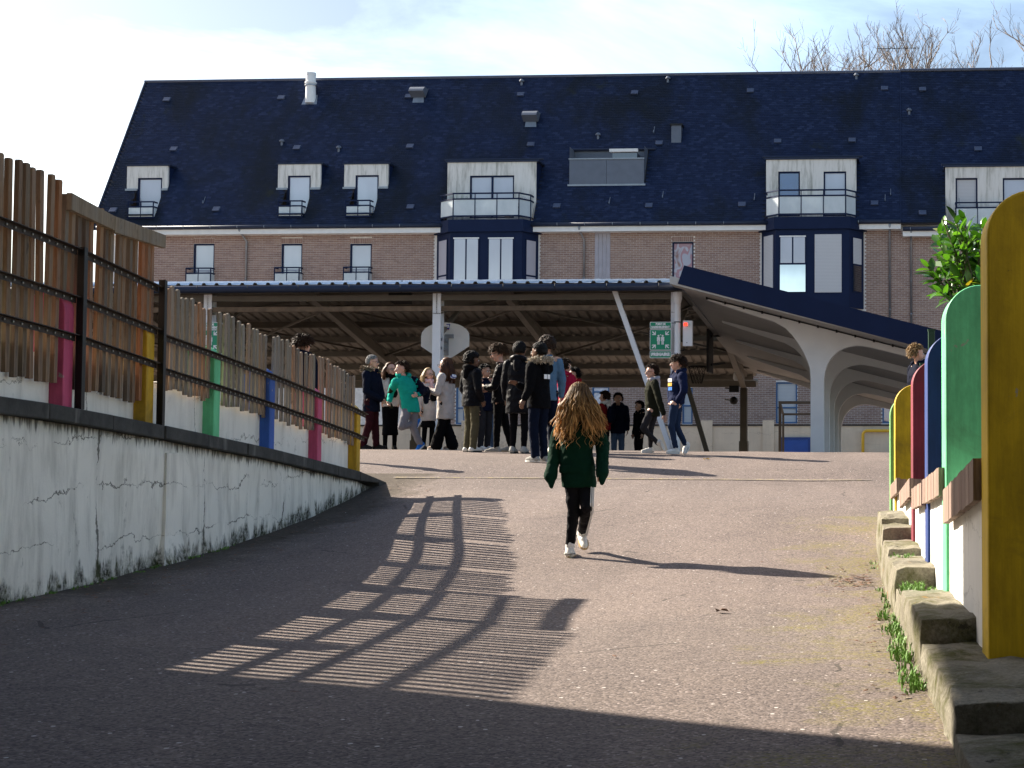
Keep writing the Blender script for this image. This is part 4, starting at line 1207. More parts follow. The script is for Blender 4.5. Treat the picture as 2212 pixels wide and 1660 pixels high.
    # ---- loggia cut into the slates
    m = MB(); u0, q0 = lg0; u1, q1 = lg1
    A = rf.P(u0, q0, 0); Bt = rf.P(u0, q1, 0); w_f = (A - fr.o).dot(fr.w); zt = Bt.z; zl = A.z; w_b = (Bt - fr.o).dot(fr.w) + .05
    zp = zl + (zt-zl)*.64
    m.quad(fr.P(u0, w_f, zl), fr.P(u0, w_f, zt), fr.P(u0, w_b, zt), fr.P(u0, w_b, zl)); m.quad(fr.P(u1, w_f, zl), fr.P(u1, w_b, zl), fr.P(u1, w_b, zt), fr.P(u1, w_f, zt)); m.quad(fr.P(u0, w_b, zl), fr.P(u1, w_b, zl), fr.P(u1, w_b, zt), fr.P(u0, w_b, zt))
    lo = m.build('loggia', M_GREYBOX, root)
    m = MB()
    for k in range(2): m.fbox(fr, u0 + (u1-u0)*k/2 + .006, u0 + (u1-u0)*(k+1)/2 - .006, w_f-.05, w_f, zl-.05, zp)
    m.build('parapet', M_GREYBOX, lo)
    m = MB(); m.fbox(fr, u0-.02, u1+.02, w_f-.09, w_f+.05, zp, zp+.05); m.fbox(fr, u0-.06, u1+.06, w_f-.1, w_f-.045, zl-.12, zl-.05); m.build('flashing', M_ZINC, lo)
    m = MB(); m.tube([fr.P(u0-.15, w_b-.1, zt+.04), fr.P(u1+.3, w_b-.1, zt+.04)], .05, 6); m.build('gutter', M_GUTTER, lo)
    m = MB(); ua = u0+(u1-u0)*.52; ub = u0+(u1-u0)*.90; m.fbox(fr, ua, ub, w_f+.15, w_f+.28, zp+.35, zp+.47); m.build('awning_case', M_AWN, lo)
    m = MB(); m.fbox(fr, ua+.1, ub-.05, w_f+.3, w_b, zp-.2, zp+.34); m.build('door', M_PANE_DARK, lo)
    # ---- downpipes
    for x, y0, y1, bend in ((533, 503, 690, 1), (1262, 500, 690, 1), (1922, 495, 760, 0), (1968, 505, 760, 0)):
        u, z0 = uz(x, y0, -.06); _, z1 = uz(x, y1, -.06); m = MB()
        pts = [fr.P(u - (.12 if bend else 0), -.48, z_eave-.1 if x < 1950 else z_eave-.39), fr.P(u - (.12 if bend else 0), -.40, z0), fr.P(u, -.07, z0-.35), fr.P(u, -.07, z1)]
        m.tube(pts, .045, 8)
        for k in range(3): m.lathe(fr.P(u, -.07, z0-.6-k*1.3), [(.055, 0), (.055, .05)], 8)
        m.build('downpipe', M_ZINC, root, smooth=True)
    # ---- roof furniture
    def on_roof(px, py): u, q = rq(px, py); return u, q
    u, q = on_roof(671, 216); base = rf.P(u, q, 0); m = MB(); zt_ = fr.pix(671, 157, (base - fr.o).dot(fr.w))[1]
    m.lathe(base - Vector((0, 0, .15)), [(.22, 0), (.20, zt_-base.z-.35), (.24, zt_-base.z-.33), (.24, zt_-base.z-.27), (.20, zt_-base.z-.25), (.20, zt_-base.z), (.21, zt_-base.z+.02), (.21, zt_-base.z+.13), (.12, zt_-base.z+.16)], 18)
    fl = m.build('chimney_flue', M_WHITE, root, smooth=False); m = MB(); m.lathe(base + Vector((0,0,(zt_-base.z)*.50)), [(.25, 0), (.25, .05)], 18); m.build('clamp_ring', M_ZINC, fl)
    m = MB(); m.add([rf.P(u-.33, q-.28, .02), rf.P(u+.33, q-.28, .02), rf.P(u+.26, q+.25, .02), rf.P(u-.26, q+.25, .02)], [(0,1,2,3)]); m.build('flashing', M_ZINC, fl)
    for px, py in ((908, 204), (1150, 256)):
        u, q = on_roof(px, py); m = MB(); poly = []
        for k in range(7):
            a = math.pi/2*k/6; poly.append((q - .28 + .5*math.sin(a)*.9, .10 + .42*math.cos(a)))
        poly = [(-.0 + q - .28, .10)] + poly + [(q + .3, .0)]
        m.prism([rf.P(u-.31, qq, hh) for qq, hh in poly], fr.u*.62); vt = m.build('roof_vent', M_GREYBOX, root)
        m = MB(); m.add([rf.P(u-.24, q-.50, .03), rf.P(u+.24, q-.50, .03), rf.P(u+.22, q-.26, .1), rf.P(u-.22, q-.26, .1)], [(0,1,2,3)]); m.build('flashing', M_ZINC, vt)
    mush = [(1127, 183), (1443, 177), (1850, 170), (732, 327), (609, 313), (1292, 299), (1964, 246)]
    for px, py in mush:
        u, q = on_roof(px, py); m = MB(); b_ = rf.P(u, q, 0); m.lathe(b_, [(.05, -.05), (.05, .12), (.11, .12), (.11, .16), (.06, .22), (.01, .235)], 10); m.build('vent_cowl', M_GREYBOX, root, smooth=False)
    small_v = [(361,216),(376,323),(608,212),(642,320),(468,453),(245,455),(883,209),(886,317),(887,448),(1125,205),(1147,313),(1203,446),(1371,201),(1424,310),(1621,197),(1680,306),(1402,445),(1603,443),(1911,192),(1993,194),(1841,304),(2113,323),(1889,440),(1993,461)]
    m0 = MB(); o0 = rf.P(0, 0, 0)
    m0.hexa([rf.P(-.15,-.12,.02)-o0, rf.P(.15,-.12,.02)-o0, rf.P(.15,.14,.012)-o0, rf.P(-.15,.14,.012)-o0, rf.P(-.14,-.12,.085)-o0, rf.P(.14,-.12,.085)-o0, rf.P(.13,.12,.03)-o0, rf.P(-.13,.12,.03)-o0])
    vm = bpy.data.meshes.new('slate_vent'); vm.from_pydata([tuple(v) for v in m0.v], [], m0.f); vm.materials.append(simple('vent_grey', (.075,.095,.15), .4, .3, .1, 3, 0))
    for px, py in small_v: u, q = on_roof(px, py); inst('slate_vent', vm, roof, rf.P(u, q, 0))
    hooks = [(441, 437), (1029, 440), (1317, 438), (1630, 430), (1413, 285), (1432, 425), (1675, 430), (1924, 420), (2072, 440), (1912, 432)]
    for px, py in hooks:
        u, q = on_roof(px, py); m = MB(); m.tube([rf.P(u, q+.25, .03), rf.P(u, q-.1, .04), rf.P(u, q-.12, .10), rf.P(u, q-.02, .12)], .014, 5); m.build('roof_hook', M_ZINC, roof)
    u, q = on_roof(1461, 306); b_ = rf.P(u, q, 0); m = MB(); zt_ = fr.pix(1461, 272, (b_-fr.o).dot(fr.w))[1]
    w_ = (b_-fr.o).dot(fr.w); m.fbox(fr, u-.2, u+.2, w_-.05, w_+.35, b_.z-.1, zt_); sq = m.build('square_flue', M_GREYBOX, root)
    m = MB(); m.fbox(fr, u-.26, u+.26, w_-.1, w_+.4, zt_+.001, zt_+.07); m.build('cap', M_BLACK, sq)
    # TV aerial on the ridge
    c = fr.P(uz(1938, 150, wtop)[0], wtop, 0); zr_ = rf.P(0, Q, 0).z; c.z = zr_; _, za = uz(1930, 105, wtop)
    an = thing('tv_aerial', c, 'thin television aerial standing on the roof ridge among bare branches', 'aerial')
    m = MB(); m.tube([c - Vector((0,0,.1)), Vector((c.x, c.y, za+.1))], .022, 6); m.build('mast', M_ZINC, an)
    ax0 = fr.P(uz(1896, 105, wtop)[0], wtop, za); ax1 = fr.P(uz(1985, 105, wtop)[0], wtop, za)
    ax0.z = za; ax1.z = za; m = MB(); m.tube([ax0, ax1], .014, 6)
    for k in range(12): p = ax0.lerp(ax1, k/11); m.tube([p + Vector((0,0,-.13)), p + Vector((0,0,.13))], .010, 4)
    m.build('boom', M_BLACK, an)
    return root
building()

# low boundary wall in front of the building, with what stands on it
def boundary():
    fr = Frame(((1500-1785)*49.5/3072, 49.5), R(3.0))
    _, zt = fr.pix(1500, 921); u0, _ = fr.pix(560, 921); u1, _ = fr.pix(2120, 921); zb = EYE - 1.6
    root = thing('boundary_wall', fr.P(0, 0, zb), 'low beige rendered boundary wall in front of the brick building', 'wall')
    m = MB(); m.fbox(fr, u0, u1, 0, .25, zb, zt); m.build('wall', M_BEIGE, root)
    m = MB(); m.fbox(fr, u0, u1, -.04, .29, zt+.001, zt+.06); m.build('coping', M_COPE, root)
    for px in (1527, 1660, 1010):
        u, _ = fr.pix(px, 921); m = MB(); m.fbox(fr, u-.2, u+.2, -.06, -.001, zb, zt+.2); m.build('pillar', M_BEIGE, root)
    a, z1 = fr.pix(1693, 950); b, _ = fr.pix(1746, 950); m = MB(); m.fbox(fr, a, b, -.10, -.062, zb, z1); d = m.build('door', simple('blue_door', (.015, .075, .33), .5, 0, .1, 2, .05), root); d['label'] = 'blue metal door'
    m = MB(); m.fbox(fr, a-.08, a-.001, -.12, -.06, zb, z1+.08); m.fbox(fr, b+.001, b+.08, -.12, -.06, zb, z1+.08); m.fbox(fr, a, b, -.12, -.06, z1+.001, z1+.08); m.build('frame', simple('blue_frame_dark', (.01, .045, .2), .5, 0, .1, 2, 0), d)
    u, zz = fr.pix(1864, 931, -.15); ue, _ = fr.pix(2000, 931, -.15); m = MB()
    m.tube([fr.P(u, -.15, zb), fr.P(u, -.15, zz-.12), fr.P(u+.04, -.15, zz-.04), fr.P(u+.12, -.15, zz), fr.P(ue, -.15, zz)], .055, 10)
    p = m.build('gas_pipe', simple('yellow_pipe', (.62, .38, .02), .4, 0, .08, 3, 0), smooth=True, origin=fr.P(u, -.15, zb)); tag(p, 'bright yellow bent pipe running along the beige boundary wall', 'pipe')
    # goal frame of steel tube
    g = Frame(((1700-1785)*44/3072, 44), R(3)); a, zt2 = g.pix(1685, 867); b, _ = g.pix(1790, 867)
    gp = g.P(a, 0, ground(a, 44)); gr = thing('goal_frame', gp, 'brown steel tube goal frame standing beside the concrete column', 'goal')
    m = MB(); zb2 = ground(gp.x, 44)-.02
    for u in (a, b): m.bar(g.P(u, 0, zb2), g.P(u, 0, zt2), .09)
    m.bar(g.P(a-.045, 0, zt2-.045), g.P(b+.045, 0, zt2-.045), .09); m.build('front_frame', simple('brown_steel', (.09, .07, .05), .5, .2, .15, 4, 0), gr)
    m = MB(); w2 = 1.2
    for u in (a, b): m.bar(g.P(u, w2, zb2-.1), g.P(u, w2, zt2-.35), .07); m.bar(g.P(u, 0, zt2-.05), g.P(u, w2, zt2-.38), .06)
    m.bar(g.P(a, w2, zt2-.38), g.P(b, w2, zt2-.38), .07); m.build('rear_frame', bpy.data.materials['brown_steel'], gr)
boundary()
# ================================================================== open steel shelter in the yard
FS = Frame((-3.07, 29.0), R(3.0))
M_WPOST = simple('white_post_paint', (.82, .83, .85), .5, 0, .06, 3, .05)
M_STEEL = simple('taupe_steel', (.24, .215, .18), .55, .1, .12, 3, .08)
M_STEELD = simple('dark_taupe_steel', (.12, .10, .075), .55, .1, .15, 3, .08)
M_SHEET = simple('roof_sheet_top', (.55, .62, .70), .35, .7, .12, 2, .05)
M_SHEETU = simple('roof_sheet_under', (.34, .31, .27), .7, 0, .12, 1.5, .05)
def shelter():
    fr = FS
    root = thing('yard_shelter', fr.P(-6, 6, ground(-9, 35)), 'long open steel yard shelter with corrugated roof and white front posts', 'shelter')
    ua, ub = -24.0, .30; ZE = EYE + 3.32; ZR = EYE + 4.02; ZB = EYE + 2.08; WE, WR, WB = -.35, 5.2, 13.6
    # corrugated sheets, front and rear slope, each a run of panels
    pitch = .27
    def prof(u0, n):
        pts = []
        for k in range(n): b = u0 + k*pitch; pts += [(b, 0), (b+.17, 0), (b+.195, .042), (b+.245, .042)]
        pts.append((u0 + n*pitch, 0)); return pts
    n = int((ub - ua)/pitch); pts = prof(ua, n)
    for (w0, z0, w1, z1, nm) in ((WE, ZE, WR, ZR, 'front_roof_sheet'), (WR, ZR, WB, ZB, 'rear_roof_sheet')):
        m = MB(); vs = []
        for u, h in pts: vs += [fr.P(u, w0, z0+h), fr.P(u, w1, z1+h)]
        m.add(vs, [(2*i, 2*i+2, 2*i+3, 2*i+1) for i in range(len(pts)-1)]); m.build(nm, M_SHEET, root)
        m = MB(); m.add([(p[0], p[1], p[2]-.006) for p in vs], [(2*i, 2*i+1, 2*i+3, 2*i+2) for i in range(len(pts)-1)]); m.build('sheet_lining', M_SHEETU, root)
    # purlins
    for w in (-.1, 1.3, 2.7, 4.1, 5.6, 6.9, 8.2, 9.5, 10.8, 12.1, 13.3):
        z = (ZE + (ZR-ZE)*(w-WE)/(WR-WE) if w < WR else ZR + (ZB-ZR)*(w-WR)/(WB-WR)) - .085
        m = MB(); m.fbox(fr, ua, ub-.1, w-.03, w+.03, z-.07, z+.07); m.fbox(fr, ua, ub-.1, w+.031, w+.10, z-.085, z-.070); m.build('purlin', M_STEELD if w < 9 else M_STEEL, root)
    # gutters
    m = MB(); m.tube([fr.P(ua, WE-.06, ZE-.10), fr.P(ub+.12, WE-.06, ZE-.10)], .075, 12); g = m.build('gutter', M_GUTTER, root, smooth=True)
    m = MB(); k = ua + .4
    while k < ub: m.tube([fr.P(k, WE-.06, ZE-.18), fr.P(k, WE-.137, ZE-.10), fr.P(k, WE-.11, ZE-.02)], .008, 5); k += 1.06
    m.build('gutter_joint', M_BLACK, g)
    m = MB(); m.tube([fr.P(ua, WB+.05, ZB-.14), fr.P(ub, WB+.05, ZB-.14)], .085, 10); m.build('rear_gutter', M_STEEL, root, smooth=True)
    m = MB(); m.fbox(fr, ua, ub, WB-.5, WB-.38, ZB-.32, ZB-.14); m.build('rear_beam', M_STEEL, root)
    # portal frames
    us = [fr.pix(448, 700)[0], fr.pix(943, 700)[0], fr.pix(1458, 700)[0]]; sp = us[1]-us[0]; us = [us[0]-2*sp, us[0]-sp] + us
    for i, u in enumerate(us):
        zb0 = ground(fr.P(u,0,0).x, fr.P(u,0,0).y); zr0 = ground(fr.P(u,13,0).x, fr.P(u,13,0).y)
        m = MB(); m.fbox(fr, u-.085, u+.085, 0, .02, zb0-.3, ZE-.16); m.fbox(fr, u-.085, u+.085, .20, .22, zb0-.3, ZE-.16); m.fbox(fr, u-.012, u+.012, .02, .20, zb0-.3, ZE-.16)
        p = m.build('front_post', M_WPOST, root)
        def rz(w): return (ZE + (ZR-ZE)*(w-WE)/(WR-WE) if w < WR else ZR + (ZB-ZR)*(w-WR)/(WB-WR)) - .17
        m = MB()
        for a, b, h0, h1 in ((.0, WR, .46, .26), (WR, 12.9, .26, .40)):
            for du0, du1, kk in ((-.012, .012, 0), (-.08, .08, 1), (-.08, .08, 2)):
                for (da, db) in ((0, 0),):
                    if kk == 0: zz = [rz(a)-h0, rz(b)-h1, rz(b), rz(a)]
                    elif kk == 1: zz = [rz(a)-.02, rz(b)-.02, rz(b)+.001, rz(a)+.001]
                    else: zz = [rz(a)-h0-.001, rz(b)-h1-.001, rz(b)-h1+.02, rz(a)-h0+.02]
                    m.hexa([fr.P(u+du0, a, zz[0]), fr.P(u+du1, a, zz[0]), fr.P(u+du1, b, zz[1]), fr.P(u+du0, b, zz[1]), fr.P(u+du0, a, zz[3]), fr.P(u+du1, a, zz[3]), fr.P(u+du1, b, zz[2]), fr.P(u+du0, b, zz[2])])
        m.build('rafter', M_STEEL, root)
        m = MB(); m.bar(fr.P(u, .22, ZE-1.0), fr.P(u, 1.5, rz(1.5)-.42), .10, .06); m.build('knee_brace', M_STEEL, root)
        m = MB(); m.fbox(fr, u-.10, u+.10, 12.7, 12.95, zr0-.1, rz(12.8)-.38); m.build('rear_post', M_STEELD, root)
        m = MB(); m.fbox(fr, u-.125, u+.125, 12.66, 12.99, zr0-.1, zr0+1.15); m.build('post_guard', M_STEELD, root)
        if i < len(us)-1:
            v = us[i+1]; m = MB()
            m.bar(fr.P(u, 6.2, rz(6.2)-.1), fr.P(v, 10.2, rz(10.2)-.1), .05); m.build('brace_rod', M_STEELD, root)
            m = MB(); m.bar(fr.P(v, 6.2, rz(6.2)-.16), fr.P(u, 10.2, rz(10.2)-.16), .05); m.build('brace_rod', M_STEELD, root)
    # eave beams between the posts
    m = MB(); m.fbox(fr, us[0], us[-1], .03, .12, ZE-.52, ZE-.42); m.build('eave_beam', simple('rusty_beam', (.16,.11,.07), .8, 0, .5, 5, .2), root)
    m = MB(); m.fbox(fr, us[0], us[-1], .02, .13, ZE-.30, ZE-.19); m.build('eave_beam', M_STEELD, root)
    # white raking strut and its twin, coloured dark for the shade there
    a = fr.pix(1328, 628, .05); b = fr.pix(1452, 978, .05); m = MB(); m.bar(fr.P(a[0], .05, a[1]), fr.P(b[0]+.1, .05, b[1]-.3), .10, .10); m.build('raking_strut', M_WPOST, root)
    a = fr.pix(1466, 770, 6.5); b = fr.pix(1540, 985, 6.5); m = MB(); m.bar(fr.P(a[0], 6.5, a[1]), fr.P(b[0], 6.5, b[1]-.4), .11, .11); m.build('raking_strut', M_STEELD, root)
    # flood lamp hung under the front eave
    u, z = fr.pix(868, 641, 1.2); fl = thing('flood_lamp', fr.P(u, 1.2, z), 'black flood lamp hanging under the shelter roof', 'lamp')
    m = MB(); m.hexa([fr.P(u-.24,1.05,z-.10), fr.P(u+.24,1.05,z-.10), fr.P(u+.20,1.3,z-.16), fr.P(u-.20,1.3,z-.16), fr.P(u-.24,1.05,z+.12), fr.P(u+.24,1.05,z+.12), fr.P(u+.20,1.3,z+.16), fr.P(u-.20,1.3,z+.16)]); m.build('housing', M_BLACK, fl, bevel=.01)
    m = MB(); m.fbox(fr, u-.13, u+.13, 1.03, 1.045, z-.02, z+.0); m.build('glass_edge', M_ZINC, fl)
    m = MB(); m.bar(fr.P(u, 1.2, z+.12), fr.P(u, 1.2, z+.34), .04); m.build('bracket', M_BLACK, fl)
    # downpipe on the corner post
    u, _ = fr.pix(1463, 700, -.14); x0, zt = fr.pix(1463, 634, -.14); zb = ground(fr.P(u,0,0).x, 29); m = MB()
    m.lathe(fr.P(u, -.14, zt-.22), [(.06, 0), (.075, .02), (.095, .1), (.095, .24), (.06, .25)], 12); m.tube([fr.P(u, -.14, zb-.1), fr.P(u, -.14, zt-.2)], .06, 12)
    d = m.build('downpipe', M_WPOST, root, smooth=False); m = MB()
    for zz in (zt-.6, zt-1.35): m.lathe(fr.P(u, -.14, zz), [(.068, 0), (.068, .02)], 12)
    m.build('pipe_clamp', M_BLACK, d)
    return root
shelter()

def mesh_text(txt, size, align='CENTER', bold=0.0):
    c = bpy.data.curves.new('t', 'FONT'); c.body = txt; c.size = size; c.align_x = align; c.align_y = 'CENTER'; c.offset = bold; c.extrude = .0
    c.resolution_u = 3
    o = bpy.data.objects.new('t', c); COL.objects.link(o); bpy.context.view_layer.update()
    me = bpy.data.meshes.new_from_object(o.evaluated_get(bpy.context.evaluated_depsgraph_get()))
    bpy.data.objects.remove(o); bpy.data.curves.remove(c)
    return me
M_SGREEN = simple('sign_green', (.008, .27, .14), .4, 0, .05, 3, 0)
M_SWHITE = simple('sign_white', (.80, .80, .80), .45, 0, .04, 3, 0)

def put_text(txt, fr, u, w, z, size, width, par, name='lettering', bold=.004, mat=None):
    me = mesh_text(txt, size, bold=bold*size/.05); xs = [v.co.x for v in me.vertices]; k = width/(max(xs)-min(xs))
    ys = [v.co.y for v in me.vertices]; cy = (max(ys)+min(ys))/2; cx = (max(xs)+min(xs))/2
    o = Vector(par['_o'])
    for v in me.vertices: p = fr.P(u + (v.co.x-cx)*k, w, z + (v.co.y-cy)); v.co = p - o
    me.materials.clear(); me.materials.append(mat or M_SWHITE)
    ob = bpy.data.objects.new(name, me); COL.objects.link(ob); ob.parent = par; ob['_o'] = tuple(o); return ob

def assembly_sign(fr, x0, x1, y0, y1, w, label, primary=True):
    ua, zt = fr.pix(x0, y0, w); ub, zb = fr.pix(x1, y1, w); W = ub-ua; H = zt-zb; uc = (ua+ub)/2
    root = thing('assembly_sign', fr.P(uc, w, zb), label, 'sign')
    def plate(z0, z1, nm):
        m = MB(); r = .02; poly = []
        for (cx, cz, a0) in ((ub-r, z1-r, 0), (ua+r, z1-r, 90), (ua+r, z0+r, 180), (ub-r, z0+r, 270)):
            for k in range(5): a = R(a0+22.5*k); poly.append(fr.P(cx+r*math.cos(a), w, cz+r*math.sin(a)))
        m.prism(poly, fr.w*.004); b = m.build(nm, M_SWHITE, root)
        m = MB(); r2 = .014; i = .011; poly = []
        for (cx, cz, a0) in ((ub-i-r2, z1-i-r2, 0), (ua+i+r2, z1-i-r2, 90), (ua+i+r2, z0+i+r2, 180), (ub-i-r2, z0+i+r2, 270)):
            for k in range(5): a = R(a0+22.5*k); poly.append(fr.P(cx+r2*math.cos(a), w-.002, cz+r2*math.sin(a)))
        m.prism(poly, fr.w*.0015); m.build('green_field', M_SGREEN, b); return b
    h1 = zt - H*.20; h2 = zt - H*.79
    a = plate(h1+.006, zt, 'top_plate'); b = plate(h2+.006, h1-.006, 'symbol_plate'); c = plate(zb, h2-.006, 'bottom_plate')
    zc = (h1+zt)/2
    put_text('POINT DE', fr, uc, w-.004, zc + H*.040, .055, W*.46, a); put_text('RASSEMBLEMENT', fr, uc, w-.004, zc - H*.040, .055, W*.86, a)
    put_text('PRIMAIRE', fr, uc, w-.004, (zb+h2)/2, .085, W*.86, c)
    # the symbol: four arrows towards a small group
    zm = (h1+h2)/2; m = MB(); e = W*.5
    def poly2(pts): m.add([fr.P(uc+x*W, w-.004, zm+y*W) for x, y in pts], [tuple(range(len(pts)))])
    for sx in (-1, 1):
        for sy in (-1, 1):
            def T(a, b): # a along the arrow to the centre, b across
                ca = math.sqrt(.5); return (sx*(.385 - a*ca) - (b*ca)*sx, sy*(.385 - a*ca) + (b*ca)*sy)
            poly2([T(0,-.028), T(0,.028), T(.16,.028), T(.16,-.028)]); poly2([T(.235,0), T(.235-.11,.11+.0), T(.235-.17,.11), T(.235-.07,.0)]); poly2([T(.235,0), T(.235-.07,0), T(.235-.17,-.11), T(.235-.11,-.11)])
    for sx in (-.095, .095):
        cx = sx; poly2([(cx+.048*math.cos(2*math.pi*k/12), .185+.048*math.sin(2*math.pi*k/12)) for k in range(12)])
        poly2([(cx-.075,.13),(cx-.075,-.06),(cx-.05,-.06),(cx-.05,-.22),(cx-.006,-.22),(cx-.006,.13)]); poly2([(cx+.006,.13),(cx+.006,-.22),(cx+.05,-.22),(cx+.05,-.06),(cx+.075,-.06),(cx+.075,.13)]); poly2([(cx-.0059,.13),(cx-.0059,0),(cx+.0059,0),(cx+.0059,.13)])
    poly2([(.028*math.cos(2*math.pi*k/10), .235+.028*math.sin(2*math.pi*k/10)) for k in range(10)])
    m.build('symbol', M_SWHITE, b)
    m = MB(); m.fbox(fr, uc, ub+.12, w+.005, w+.03, zt-.04, zt-.01); m.fbox(fr, uc, ub+.12, w+.005, w+.03, zb+.08, zb+.11); m.build('bracket', M_ZINC, root)
    return root
assembly_sign(FS, 1404, 1450, 696, 774, -.20, 'green and white assembly point sign reading POINT DE RASSEMBLEMENT and PRIMAIRE on the corner post')
assembly_sign(FS, 428, 474, 697, 775, -.10, 'green assembly point sign half hidden behind the wooden pickets')

# alarm box beside the corner post
def alarm_box():
    fr = FS; w = -.12; a, zt = fr.pix(1475, 693, w); b, zb = fr.pix(1495, 748, w)
    r = thing('alarm_box', fr.P((a+b)/2, w, zb), 'white alarm box with a red lamp beside the assembly sign', 'alarm')
    m = MB(); m.fbox(fr, a, b, w, w+.12, zb, zt); m.build('case', M_WPOST, r, bevel=.006)
    m = MB(); z = zt-.08; m.lathe(fr.P(a+.09, w-.001, z), [(.05, 0), (.05, .03), (.04, .045)], 14, -fr.w); m.build('lamp_base', M_WPOST, r)
    t = NT('red_lens'); mt = t.set((.7, .02, .01), .3, 0, .5, **{'Emission Color': (1, .05, .02, 1), 'Emission Strength': .8})
    m = MB(); m.fbox(fr, a+.03, a+.10, w-.06, w-.046, z-.035, z+.03); m.build('red_lens', mt, r)
    m = MB(); m.lathe(fr.P((a+b)/2-.01, w-.001, zb+.07), [(.009, 0), (.009, .004)], 8, -fr.w); m.build('lock', M_BLACK, r)
    m = MB(); m.tube([fr.P(a+.02, w+.05, zb), fr.P(a+.02, w+.05, zb-.08), fr.P(a-.12, w+.08, zb-.1), fr.P(a-.14, w+.08, zb+.4)], .012, 5); m.build('cable', M_BLACK, r)
alarm_box()

# basketball board seen from behind, on the middle post
def board_back():
    fr = FS; w = .55; a, zt = fr.pix(910, 697, w); b, zb = fr.pix(1013, 773, w); uc = (a+b)/2; W = b-a; H = zt-zb
    r = thing('basketball_board', fr.P(uc, w, zb), 'white fan-shaped basketball board seen from behind on the white post', 'basketball board')
    poly = [(-.5, .32), (-.5, .62)]
    for k in range(1, 12):
        t = math.pi - math.pi*k/12; poly.append((.5*math.cos(t)*1.0, .62 + .38*math.sin(t)))
    poly += [(.5, .62), (.5, .32), (.14, .0), (-.14, .0)]
    m = MB(); m.prism([fr.P(uc + x*W, w, zb + y*H) for x, y in poly], fr.w*.03); m.build('panel', simple('board_panel_white', (.74, .72, .68), .6, 0, .06, 3, .05), r, bevel=.005)
    m = MB(); ux, z0 = fr.pix(961, 770, w-.03); _, z1 = fr.pix(961, 725, w-.03); m.fbox(fr, ux-.07, ux+.07, w-.05, w-.002, z0+.02, z1); m.fbox(fr, ux-.0, ux+.18, w-.06, w-.001, z1-.06, z1+.02); m.fbox(fr, ux-.1, ux+.05, .2, w-.051, z0+.12, z0+.18); m.fbox(fr, ux-.1, ux+.05, .2, w-.051, z1-.14, z1-.08)
    m.build('mounting_plate', M_ZINC, r)
    m = MB()
    for zz in (z0+.15, z1-.11): m.lathe(fr.P(ux-.05, w-.055, zz), [(.025, 0), (.025, .03)], 6, -fr.w)
    m.build('bolt', M_BLACK, r)
    us, zs = fr.pix(966, 706, w); m = MB(); m.prism([fr.P(us-.035, w-.003, zs-.055), fr.P(us+.045, w-.003, zs-.055), fr.P(us+.065, w-.003, zs+.055), fr.P(us-.015, w-.003, zs+.055)], fr.w*.002); st = m.build('maker_sticker', simple('sticker_blue', (.02, .035, .33), .4, 0, .05, 3, 0), r)
    put_text('ES', fr, us+.014, w-.0055, zs+.008, .075, .07, st, bold=.003)
    m = MB(); m.fbox(fr, us-.035, us+.045, w-.0042, w-.0031, zs-.066, zs-.056); m.build('sticker_edge', simple('sticker_red', (.5,.04,.03), .4, 0, .05, 3, 0), st)
    # hoop on the far side
    m = MB(); c = fr.P(uc, w+.03+.30, zb+.16); pts = [c + fr.u*.225*math.cos(2*math.pi*k/20) + fr.w*.225*math.sin(2*math.pi*k/20) for k in range(20)]
    m.tube(pts, .01, 6, closed=True); m.bar(fr.P(uc, w+.03, zb+.16), fr.P(uc, w+.11, zb+.16), .08, .03); m.build('hoop', M_IRON, r)
board_back()

def hoop_side():
    fr = FS; w = 5.6; a, zt = fr.pix(1528, 714, w); b, zb = fr.pix(1543, 806, w)
    r = thing('basketball_hoop', fr.P(a, w, zb), 'dark basketball board seen edge-on with net hoop under the shelter', 'basketball hoop')
    m = MB(); m.fbox(fr, a+.04, a+.09, w-.45, w+.45, zb, zt); m.build('board', M_BLACK, r, bevel=.01)
    hz = fr.pix(1500, 792, w)[1]; hc = fr.P(fr.pix(1506, 792, w)[0], w, hz); rr = .225
    m = MB(); m.tube([hc + Vector((rr*math.cos(2*math.pi*k/24), rr*math.sin(2*math.pi*k/24), 0)) for k in range(24)], .011, 6, closed=True)
    m.bar(hc + fr.u*rr, fr.P(a+.05, w, hz), .05, .03); m.bar(hc + fr.u*rr, fr.P(a+.05, w, hz-.12), .02); m.build('hoop', M_BLACK, r)
    m = MB()
    for k in range(12):
        for s in (1, -1):
            pts = []
            for j in range(6):
                t = j/5; an = 2*math.pi*(k + s*t*1.5)/12; q = rr*(1 - .48*t)
                pts.append(hc + Vector((q*math.cos(an), q*math.sin(an), -.42*t)))
            m.tube(pts, .0055, 4, cap=False)
    m.build('net', M_BLACK, r)
    m = MB(); u2 = fr.pix(1580, 760, w)[0]
    for zz in (zb+.2, zt-.15): m.bar(fr.P(a+.09, w, zz), fr.P(u2-.3, w+1.0, zz+.1), .05)
    m.build('arm', M_BLACK, r)
hoop_side()

